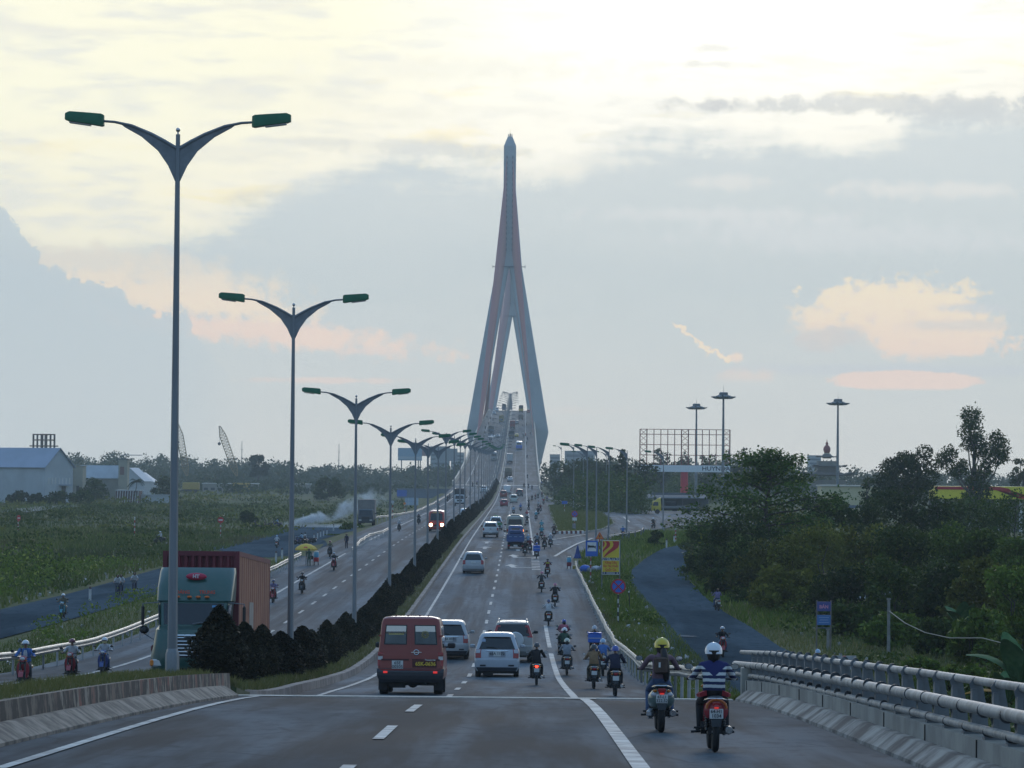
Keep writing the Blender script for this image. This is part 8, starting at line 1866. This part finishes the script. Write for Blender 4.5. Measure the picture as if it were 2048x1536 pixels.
PAINTS = {k: paint('bike_' + k, v, .12) for k, v in dict(red=(.30, .015, .025), black=(.015, .015, .018), blue=(.02, .05, .20), white=(.50, .51, .52), silver=(.3, .31, .33), green=(.10, .15, .135), cyan=(.05, .25, .33), maroon=(.12, .01, .02)).items()}

# striped jumper: navy and white bands with a plain navy yoke
sj = bpy.data.materials.new("striped_jumper"); sj.use_nodes = True; t = NT(sj.node_tree); b_ = t.n['Principled BSDF']; b_.inputs['Roughness'].default_value = .9; x_, y_, z_ = t.sep(t.new('ShaderNodeTexCoord').outputs['Object'])
wv = t.m('ADD', z_, t.m('MULTIPLY', t.m('SUBTRACT', t.noise(t.new('ShaderNodeTexCoord').outputs['Object'], 12, 3), .5), .02))
band = t.m('GREATER_THAN', t.m('FRACT', t.m('DIVIDE', t.m('ADD', wv, .02), .085)), .5)
yoke = t.m('MULTIPLY', t.ss(t.m('SUBTRACT', wv, t.m('MULTIPLY', t.m('ABSOLUTE', x_), .9)), 1.015, 1.03), 1.0)
t.put(b_.inputs['Base Color'], t.mix(yoke, t.mix(band, (.02, .025, .075), (.55, .56, .55)), (.018, .022, .10)))
camo = mat("camouflage_cloth", (.10, .085, .055), .9, col2=(.03, .032, .022), vscale=14)

# the two scooters nearest the camera
m = motorcycle('grey green scooter with a wide rounded tail, ridden by the yellow helmeted woman', 'vespa', PAINTS['green'], plates=('67-L1', '322.52')); p_ = person('woman with a yellow helmet and a long black ponytail, in a dusty mauve top', 'slim', C_['mauve'], C_['jeans'], helmet=H_['yellow'], hair=True, pony=True, shoe=C_['tan'])
mb = MB(); mb.loft([ring_x(y, z, w, h, 12) for y, z, w, h in ((-.345, .93, .10, .08), (-.33, 1.02, .12, .1), (-.315, 1.12, .11, .08), (-.30, 1.18, .05, .03))])
bp = MB(); bp.rbox((0, -.335, 1.05), (.22, .09, .27), .03); o = bp.obj('backpack', C_['brown'], p_, 40); mb = MB(); mb.box((-.02, -.385, 1.06), (.03, .008, .08)); mb.obj('label', PLATE, o)
sit([m, p_], 1322, 1465)
mb = MB()
for s in (-1, 1): mb = MB(); mb.ball((s * .125, -.865, .60), (.05, .03, .032), 12, 8); mb.obj('rear_lens', mat("clear_lens", (.42, .42, .44), .15), m, 60)
mb = MB(); mb.rbox((0, -.92, .615), (.07, .02, .02), .004); mb.obj('running_light', RUN, m)
mb = MB(); mb.rbox((-.17, -.60, .30), (.12, .3, .16), .05); mb.obj('gear_case', mat("silver_case", (.3, .31, .33), .4, .6), m, 40)
m = motorcycle('crimson scooter with orange tail indicators, nearest vehicle to the camera', 'underbone', PAINTS['red'], plates=('64-H1', '1034')); p_ = person('rider with a round white helmet and a navy and white striped jumper', 'rider', sj, C_['black'], fore=sj, helmet=H_['white'], hair=True)
sit([m, p_], 1430, 1505)
mb = MB(); mb.loft([[(w * math.cos(a), -.80 - q + .02 * math.cos(a) ** 2, .58 + h * math.sin(a)) for a in [k * math.pi / 9 for k in range(-2, 12)]] for w, h, q in ((.15, .155, .0), (.165, .17, .05), (.12, .13, .10), (.06, .06, .12))]); mb.obj('tail_cowl', PAINTS['red'], m, 50)
mb = MB(); mb.tube([(.135 * math.cos(a), -.915, .605 + .12 * math.sin(a)) for a in [k * math.pi / 10 for k in range(0, 11)]], .018, 6); mb.obj('indicator_band', mat("amber_band", (.42, .10, .015), .25), m, 50)
mb = MB(); mb.rbox((0, -.93, .615), (.06, .02, .022), .004); mb.obj('running_light', RUN, m)
mb = MB()
for s in (-1, 1): mb = MB(); mb.loft([[(s * (.11 + q * .5), -.40 + q, .84 - q * .15), (s * (.20 + q * .2), -.36 + q, .80 - q * .1), (s * (.19 + q * .2), -.34 + q, .745), (s * (.10 + q * .5), -.37 + q, .77)] for q in (0, .1, .2)]); mb.obj('jacket_tail', C_['red'], p_, 50)
BG = 'motorcycles riding away on the right carriageway'; PG = 'riders going away on the right carriageway'
def bike(u, v, bl, pl, top, legs, hel, pm='black', style='underbone', kind='rider', fore=None, lit=False, away=True, rz=0.0, lod=None, ground=False, pill=None, extra=None, hair=False, mask=None, eyes=False, shoe=None, bg=None, pg=None):
    d = (on_ground(u, v) if ground else on_road(u, v)).y; lod = (0 if d < 320 else 2) if lod is None else lod
    bg = bg or BG; pg = pg or PG
    m = motorcycle(bl, style, PAINTS[pm], lod, lit, bg); ps = [person(pl, kind, C_[top] if isinstance(top, str) else top, C_[legs] if isinstance(legs, str) else legs, fore=SKIN if fore == 'skin' else None, helmet=H_[hel] if hel else None, hair=hair, mask=mask, eyes=eyes, lod=lod, shoe=shoe, group=pg)]
    if pill: ps.append(person(pill[0], 'pillion', C_[pill[1]], C_[pill[2]], helmet=H_[pill[3]] if pill[3] else None, hair=True, lod=lod, group=pg))
    sit([m] + ps, u, v, away, rz, ground)
    if extra: extra(m)
    return m, ps
def coolbox(lab, cat, m_, sz=(.5, .42, .36), z=.93, y=-.72, lid=None):
    def f(m):
        root = thing('cool_box', lab, cat); root.location = m.location; root.rotation_euler = m.rotation_euler; mb = MB(); mb.rbox((0, y, z), sz, .03); mb.obj('box', m_, root)
        mb = MB(); mb.rbox((0, y, z + sz[2] / 2 + .02), (sz[0] + .03, sz[1] + .03, .05), .015); mb.obj('lid', lid or m_, root)
        mb = MB(); mb.box((0, y - sz[1] / 2 - .006, z), (sz[0] * .96, .014, .03)); mb.obj('strap', mat("pale_strap", (.45, .48, .5), .6), root)
    return f
bike(1073, 1371, 'black motorcycle with its brake light glowing, right of the silver people carrier', 'rider all in black with a black helmet beside the silver people carrier', 'black', 'black', 'black', lit=True, kind='bulky')
bike(1134, 1351, 'black scooter with white tail marks under the pale grey shirt', 'rider with a cream helmet and pale grey shirt', 'grey', 'dkgrey', 'cream', fore='skin', hair=True)
bike(1188, 1378, 'dark motorcycle under the tan shirted rider', 'rider in a tan shirt and camouflage trousers with a black helmet', 'tan', camo, 'black', kind='bulky')
bike(1231, 1393, 'black motorcycle with a white plate under the navy jacketed rider', 'rider in a dark navy jacket and blue helmet at the right shoulder', 'navy', 'black', 'blue', kind='bulky')
bike(1206, 1352, 'motorcycle mostly hidden between the tan and the navy riders', 'rider in a sky blue jacket and pale blue helmet between two others', 'blue', 'jeans', 'lblue')
bike(1189, 1316, 'motorcycle carrying a big blue cool box near the guard rail', 'black clad rider with a silver helmet in front of the big blue cool box', 'black', 'black', 'silver', extra=coolbox('big blue cool box strapped behind the silver helmeted rider', 'cool box', BLUEP, (.62, .45, .42)))
bike(1127, 1301, 'motorcycle carrying the pink shirted girl', 'dark clad driver in front of the pink shirted girl', 'navy', 'black', 'navy', pm='blue', pill=('girl in a pink shirt and blue helmet sitting behind the driver', 'pink', 'dkgrey', 'blue'))
bike(1128, 1322, 'motorcycle with two white helmeted people, just ahead of the pale grey shirt', 'driver with a white helmet, front one of a pair', 'dkgrey', 'black', 'white', pm='cyan', pill=('passenger in teal with a white helmet, rear one of a pair', 'green', 'black', 'white'))
bike(1097, 1252, 'dark motorcycle under the rider in a white shirt', 'rider in a white shirt and navy helmet with bare forearms', 'white', 'black', 'navy', fore='skin', kind='bulky', pm='maroon')
bike(1110, 1213, 'motorcycle under the black jacket and pink helmet', 'rider in a dark green black jacket with a pink helmet', 'black', 'black', 'pink', kind='bulky')
bike(1083, 1185, 'motorcycle of the slim rider with a dark pink helmet', 'slim dark clad rider with a dark pink helmet', 'dkgrey', 'black', 'pink', kind='slim')
def vest(m): 
    root = thing('reflective_sash', 'yellow reflective band across the back of the maroon jacket', 'sash'); root.location = m.location; root.rotation_euler = m.rotation_euler; mb = MB(); mb.rbox((0, -.315, 1.13), (.26, .02, .05), .008); mb.obj('band', mat("fluorescent_yellow", (.6, .62, .05), .6), root); mb = MB(); mb.rbox((0, -.30, 1.16), (.30, .02, .018), .006); mb.obj('edge', mat("fluorescent_yellow", (.6, .62, .05), .6), root)
bike(1095, 1155, 'motorcycle under the maroon jacket with the yellow band', 'rider in a maroon jacket with a yellow band across the back', 'maroon', 'black', 'black', extra=vest)
bike(1073, 1118, 'motorcycle with a bright blue cool box hiding its rider, at the white hatched bars', 'rider hidden behind the bright blue cool box at the hatched bars', 'dkgrey', 'black', 'blue', extra=coolbox('bright blue cool box with white bands on the motorcycle at the hatched bars', 'cool box', BLUEP, (.66, .5, .50), .98))
bike(1050, 1112, 'motorcycle just right of the blue truck', 'rider in black just right of the blue truck', 'black', 'black', 'black', kind='bulky')
bike(1060, 1106, 'motorcycle under the maroon shirt beside the rider in black', 'rider in a maroon shirt right of the rider in black', 'maroon', 'dkgrey', 'maroon'); bike(1056, 1097, 'motorcycle ahead of the maroon shirt', 'rider with a white helmet and pale blue shirt ahead of the maroon shirt', 'lblue', 'jeans', 'white')
bike(1074, 1095, 'motorcycle carrying two people in grey just ahead of the bright blue cool box', 'driver in a maroon top ahead of the pale grey passenger', 'maroon', 'black', 'maroon', pill=('passenger in a pale grey shirt ahead of the bright blue cool box', 'grey', 'navy', 'maroon'))
bike(1089, 1099, 'motorcycle under the brown jacketed rider at the junction mouth', 'rider in a brown jacket left of the pale grey shirt at the junction', 'brown', 'black', 'maroon', kind='bulky'); bike(1101, 1095, 'motorcycle under the pale grey shirt at the junction mouth', 'rider in a pale grey shirt and white helmet at the junction mouth', 'grey', 'dkgrey', 'white', kind='bulky')
bike(1083, 1077, 'maroon motorcycle under the bright cyan shirt', 'rider in a bright cyan shirt, the nearer of two in cyan', 'cyan', 'black', 'cream', pm='maroon'); bike(1083, 1063, 'motorcycle of the farther cyan clad rider', 'rider in cyan with a teal helmet, the farther of two in cyan', 'cyan', 'dkgrey', 'teal')
bike(1108, 1073, 'motorcycle at the left corner of the striped island kerb', 'dark clad rider at the left corner of the striped island kerb', 'brown', 'black', 'black')
far_r = [(1054, 1050, 'dkgrey', 'white'), (1054, 1039, 'red', 'red'), (1027, 1029, 'lblue', 'navy'), (1041, 1023, 'blue', 'blue'), (1057, 1022, 'black', 'black'), (1057, 1011, 'dkgrey', 'black'), (1072, 1041, 'cyan', 'white'), (1076, 1031, 'black', 'maroon'), (1081, 1024, 'maroon', 'black'), (1077, 1016, 'white', 'maroon'), (1087, 1009, 'red', 'white'), (1094, 1004, 'purple', 'navy'), (1109, 1003, 'dkgrey', 'maroon'), (1064, 1002, 'black', 'navy'), (1071, 1000, 'maroon', 'maroon'), (1076, 998, 'green', 'teal'), (1084, 995, 'maroon', 'black'), (1048, 976, 'black', 'black'), (1057, 977, 'navy', 'navy'), (1064, 980, 'navy', 'navy'), (1055, 957, 'dkgrey', 'silver'), (1054, 917, 'black', 'black'), (1053, 890, 'navy', 'black'), (1055, 881, 'black', 'blue'), (1051, 873, 'red', 'red'), (1046, 871, 'white', 'white'), (1061, 870, 'navy', 'blue'), (1046, 853, 'grey', 'white'), (1045, 840, 'black', 'black'), (1053, 852, 'brown', 'black'), (1047, 876, 'green', 'black')]
cn = dict(dkgrey='dark grey', lblue='pale blue')
for i, (u, v, tp, hl) in enumerate(far_r):
    w = 'on the bridge ramp' if v < 972 else 'before the ramp'
    ne = tp if tp not in cn else cn[tp]
    bike(u, v, 'small far motorcycle %s under a rider in %s' % (w, ne), 'small far rider in %s with a %s helmet %s' % (ne, cn.get(hl, hl), w), tp, 'black', hl)
# right: slip road and side road
bike(1246, 1078, 'motorcycle with a glowing brake light on the slip road', 'rider in blue on the slip road with the brake light on', 'blue', 'black', 'teal', lit=True, ground=True, lod=1)
bike(1307, 1058, 'dark motorcycle near the shrub on the slip road', 'dark clad rider with a white helmet on the slip road', 'black', 'black', 'white', ground=True, lod=1, rz=-.3)
bike(1283, 1020, 'far motorcycle before the dark shelter', 'far rider in white before the dark shelter', 'white', 'jeans', 'white', ground=True, rz=-1.2)
bike(1435, 1224, 'motorcycle at the leafy edge of the side road', 'dim rider in a mauve blue dress at the leafy edge of the side road', 'purple', 'jeans', None, pm='silver', ground=True, lod=1, away=True, rz=.1)
bike(1446, 1318, 'red motorcycle coming toward the camera on the side road', 'rider in a black jacket and silver helmet coming along the side road', 'black', 'jeans', 'silver', pm='red', ground=True, away=False, lod=0, eyes=True)
bike(1637, 1372, 'motorcycle behind the pipe railing', 'rider in a navy blue shirt with a white and blue helmet behind the pipe railing', 'navy', 'black', 'lblue', pm='blue', ground=True, lod=0)
# left: oncoming riders
LG, LP = 'motorcycles coming toward the camera on the left', 'riders coming toward the camera on the left'
bike(43, 1380, 'red and silver motorcycle coming closest along the left guard rail', 'rider in an open blue jacket over a white shirt, closest on the left', 'blue', 'dkgrey', 'white', pm='red', away=False, eyes=True, kind='bulky', bg=LG, pg=LP)
sp = [x for x in bpy.data.objects if x.get('label') == 'rider in an open blue jacket over a white shirt, closest on the left'][0]
mb = MB(); mb.loft([[(-w, y, z), (w, y, z), (w * .8, y + .03, z), (-w * .8, y + .03, z)] for y, z, w in ((-.13, .92, .055), (-.105, 1.0, .06), (-.075, 1.1, .06), (-.085, 1.19, .035))]); mb.obj('shirt_front', C_['white'], sp, 50)
bike(138, 1363, 'crimson motorcycle in the middle of the three coming along the left rail', 'rider in a white shirt with bare arms and a maroon helmet', 'white', 'dkgrey', 'maroon', pm='red', away=False, eyes=True, fore='skin', bg=LG, pg=LP)
bike(204, 1354, 'dark blue motorcycle nearest the container truck', 'rider in white with a white helmet and a pale yellow face mask', 'white', 'jeans', 'white', pm='blue', away=False, eyes=True, mask=mat("yellow_mask_cloth", (.6, .52, .25), .8), bg=LG, pg=LP)
bike(123, 1240, 'cyan motorcycle alone on the left side road', 'rider in cream with a white helmet alone on the left side road', 'khaki', 'khaki', 'white', pm='cyan', away=False, ground=True, lod=0, bg=LG, pg=LP)
bike(545, 1206, 'red motorcycle emerging from behind the container', 'rider in purple emerging from behind the container', 'purple', 'black', 'navy', pm='red', away=False, bg=LG, pg=LP)
bike(603, 1188, 'black motorcycle right of the second lamp post', 'rider in black right of the second lamp post', 'black', 'black', 'black', pm='black', away=False, bg=LG, pg=LP)
bike(667, 1141, 'bright red motorcycle below the yellow parasol stall', 'rider in dark clothes on the bright red motorcycle', 'dkgrey', 'black', 'silver', pm='red', away=False, bg=LG, pg=LP)
bike(659, 1114, 'motorcycle carrying a white parcel behind the bright red one', 'rider in khaki with a maroon helmet carrying a white parcel', 'khaki', 'black', 'maroon', away=False, bg=LG, pg=LP)
bike(553, 1098, 'red motorcycle riding away across the left junction', 'rider in white riding away across the left junction', 'white', 'black', 'lblue', pm='red', ground=True, lod=1)
bike(318, 1089, 'small motorcycle on the gravel track in the meadow', 'small rider in white on the gravel track in the meadow', 'white', 'black', 'white', ground=True, away=False, rz=-.8, bg=LG, pg=LP)
bike(798, 1063, 'motorcycle under the white shirted rider left of the red minibus', 'rider in white between the lamp posts left of the red minibus', 'white', 'black', 'white', away=False, bg=LG, pg=LP)
bike(837, 1049, 'motorcycle carrying two people beyond the lamp posts', 'dark clad driver of a pair beyond the lamp posts', 'dkgrey', 'black', 'navy', away=False, pill=('passenger of the dark clad pair beyond the lamp posts', 'navy', 'black', 'navy'), bg=LG, pg=LP)
far_l = [(876, 1020, 'red', 'black'), (895, 1004, 'black', 'maroon'), (899, 999, 'dkgrey', 'black'), (940, 993, 'black', 'black'), (945, 974, 'black', 'navy'), (954, 971, 'purple', 'blue'), (927, 988, 'dkgrey', 'maroon'), (949, 950, 'black', 'black'), (962, 905, 'black', 'black'), (965, 893, 'navy', 'black'), (966, 884, 'dkgrey', 'black'), (968, 876, 'black', 'navy'), (970, 868, 'brown', 'black'), (971, 858, 'black', 'black'), (977, 850, 'navy', 'black'), (981, 839, 'black', 'black'), (974, 837, 'dkgrey', 'black'), (986, 842, 'brown', 'black')]
for i, (u, v, tp, hl) in enumerate(far_l):
    w = 'descending the bridge' if v < 972 else 'far down the oncoming lanes'; ne = cn.get(tp, tp)
    bike(u, v, 'small oncoming motorcycle %s under a rider in %s' % (w, ne), 'small rider in %s with a %s helmet %s' % (ne, hl, w), tp, 'black', hl, away=False, bg=LG, pg=LP)
# parked riders at the junction and under the small tree
for u, v, lb, pb, tp, rz in ((600, 1091, 'parked motorcycle under the man in pale blue by the white marker posts', 'man in a pale blue shirt sitting on a parked motorcycle', 'lblue', 1.3), (607, 1090, 'parked motorcycle under the person in white by the white marker posts', 'person in white with bare head sitting on a parked motorcycle', 'white', 1.2), (552, 1056, 'parked motorcycle at the left end of the smoke', 'person in pale blue sitting on a motorcycle at the left end of the smoke', 'lblue', 1.5)):
    bike(u, v, lb, pb, tp, 'navy', None, pm='blue', ground=True, rz=rz, lod=1, bg='parked motorcycles on the left', pg='people sitting on parked motorcycles')
for u, v, lb in ((515, 1057, 'parked motorcycle in the shade of the small bent tree'), (535, 1056, 'parked motorcycle midway between the bent tree and the smoke'), (617, 1090, 'empty parked motorcycle right of the two sitting people')):
    m = motorcycle(lb, 'underbone', PAINTS['black'], 1, group='parked motorcycles on the left'); sit([m], u, v, True, 1.4, True)
# bicycles
def bicycle(label):
    root = thing('bicycle', label, 'bicycle', (0, 0, 0), 0, 'bicycles of the schoolchildren')
    for y in (-.52, .52): mb = MB(); mb.torus((0, 0, 0), .31, .018, 'X', 26, 6); w = mb.obj('wheel', RUBBER, root); w.location = (0, y, .33); mb = MB(); [mb.cyl((0, 0, 0), (0, .3 * math.cos(k * .785), .3 * math.sin(k * .785)), .004, None, 4) for k in range(8)]; mb.obj('spokes', RIM, w)
    mb = MB(); [mb.cyl(a, b, .017, None, 6) for a, b in (((0, -.52, .33), (0, -.05, .30)), ((0, -.05, .30), (0, -.22, .82)), ((0, -.05, .30), (0, .36, .80)), ((0, -.20, .72), (0, .34, .84)), ((0, .34, .95), (0, .52, .33)), ((0, -.52, .33), (0, -.2, .74)))]; mb.obj('frame', mat("bicycle_blue", (.05, .09, .2), .4), root)
    mb = MB(); mb.loft([ring_x(y, .86, w, .03, 8) for y, w in ((-.34, .08), (-.2, .07), (-.08, .02))]); mb.obj('saddle', SEATM, root); mb = MB(); mb.tube([(-.26, .28, .98), (-.1, .36, 1.0), (.1, .36, 1.0), (.26, .28, .98)], .012, 6); mb.obj('handlebar', STEEL_D, root)
    mb = MB(); mb.loft([[(-.14, .42, .80), (.14, .42, .80), (.14, .62, .80), (-.14, .62, .80)], [(-.17, .40, 1.0), (.17, .40, 1.0), (.17, .66, 1.0), (-.17, .66, 1.0)]]); mb.obj('basket', STEEL_D, root)
    return root
for u, v, lb, pb in ((233, 1196, 'bicycle of the left rider of the close pair', 'cyclist in a white shirt, left one of a close pair on the side road'), (240, 1195, 'bicycle of the right rider of the close pair', 'cyclist in a white shirt with a school bag, right one of a close pair'), (267, 1190, 'bicycle ridden alone behind the close pair', 'cyclist in white with navy trousers riding alone behind the pair')):
    b = bicycle(lb); q = person(pb, 'cyclist', C_['white'], C_['navy'], fore=SKIN, eyes=True, group='schoolchildren cycling on the left'); sit([b, q], u, v, False, 0, True)
# standing people
q = person('man in dark blue standing on the verge before the short guard rail', 'stand', C_['navy'], C_['navy']); p = on_ground(693, 1099); q.location = p; q.rotation_euler = (0, 0, 2.6)
q = person('stall keeper in dark green standing under the yellow parasol', 'stand', C_['green'], C_['green']); p = on_ground(614, 1135); q.location = p + Vector((.15, .3, 0)); q.rotation_euler = (0, 0, 2.8)

# repeats that look the same are told apart by their order from the camera
def ordinals():
    words = 'nearest,second nearest,third nearest,fourth nearest,fifth nearest,sixth nearest,seventh nearest,eighth nearest,ninth nearest,tenth nearest'.split(',')
    D = {}
    for o in bpy.data.objects:
        l = o.get('label')
        if l and o.parent is None and o.get('category') in ('person', 'motorcycle', 'marker post', 'tree', 'street lamp'): D.setdefault(l, []).append(o)
    for l, os_ in D.items():
        if 1 < len(os_) <= 10:
            for o, w in zip(sorted(os_, key=lambda q: q.location.y), words): o['label'] = w + ' ' + l
ordinals()
# ------------------------------------------------------------------ haze
hm = bpy.data.materials.new("haze_air"); hm.use_nodes = True
t = NT(hm.node_tree); t.n.clear()
v = t.new('ShaderNodeVolumePrincipled'); v.inputs['Color'].default_value = (0.87, 0.96, 0.98, 1); v.inputs['Density'].default_value = HAZE; v.inputs['Anisotropy'].default_value = 0.2
o_ = t.new('ShaderNodeOutputMaterial'); t.l.new(v.outputs[0], o_.inputs['Volume'])
mb = MB(); mb.box((0, 1475, 88), (3060, 3110, 180)); hz_o = mb.obj('haze', hm); hz_o['kind'] = 'stuff'
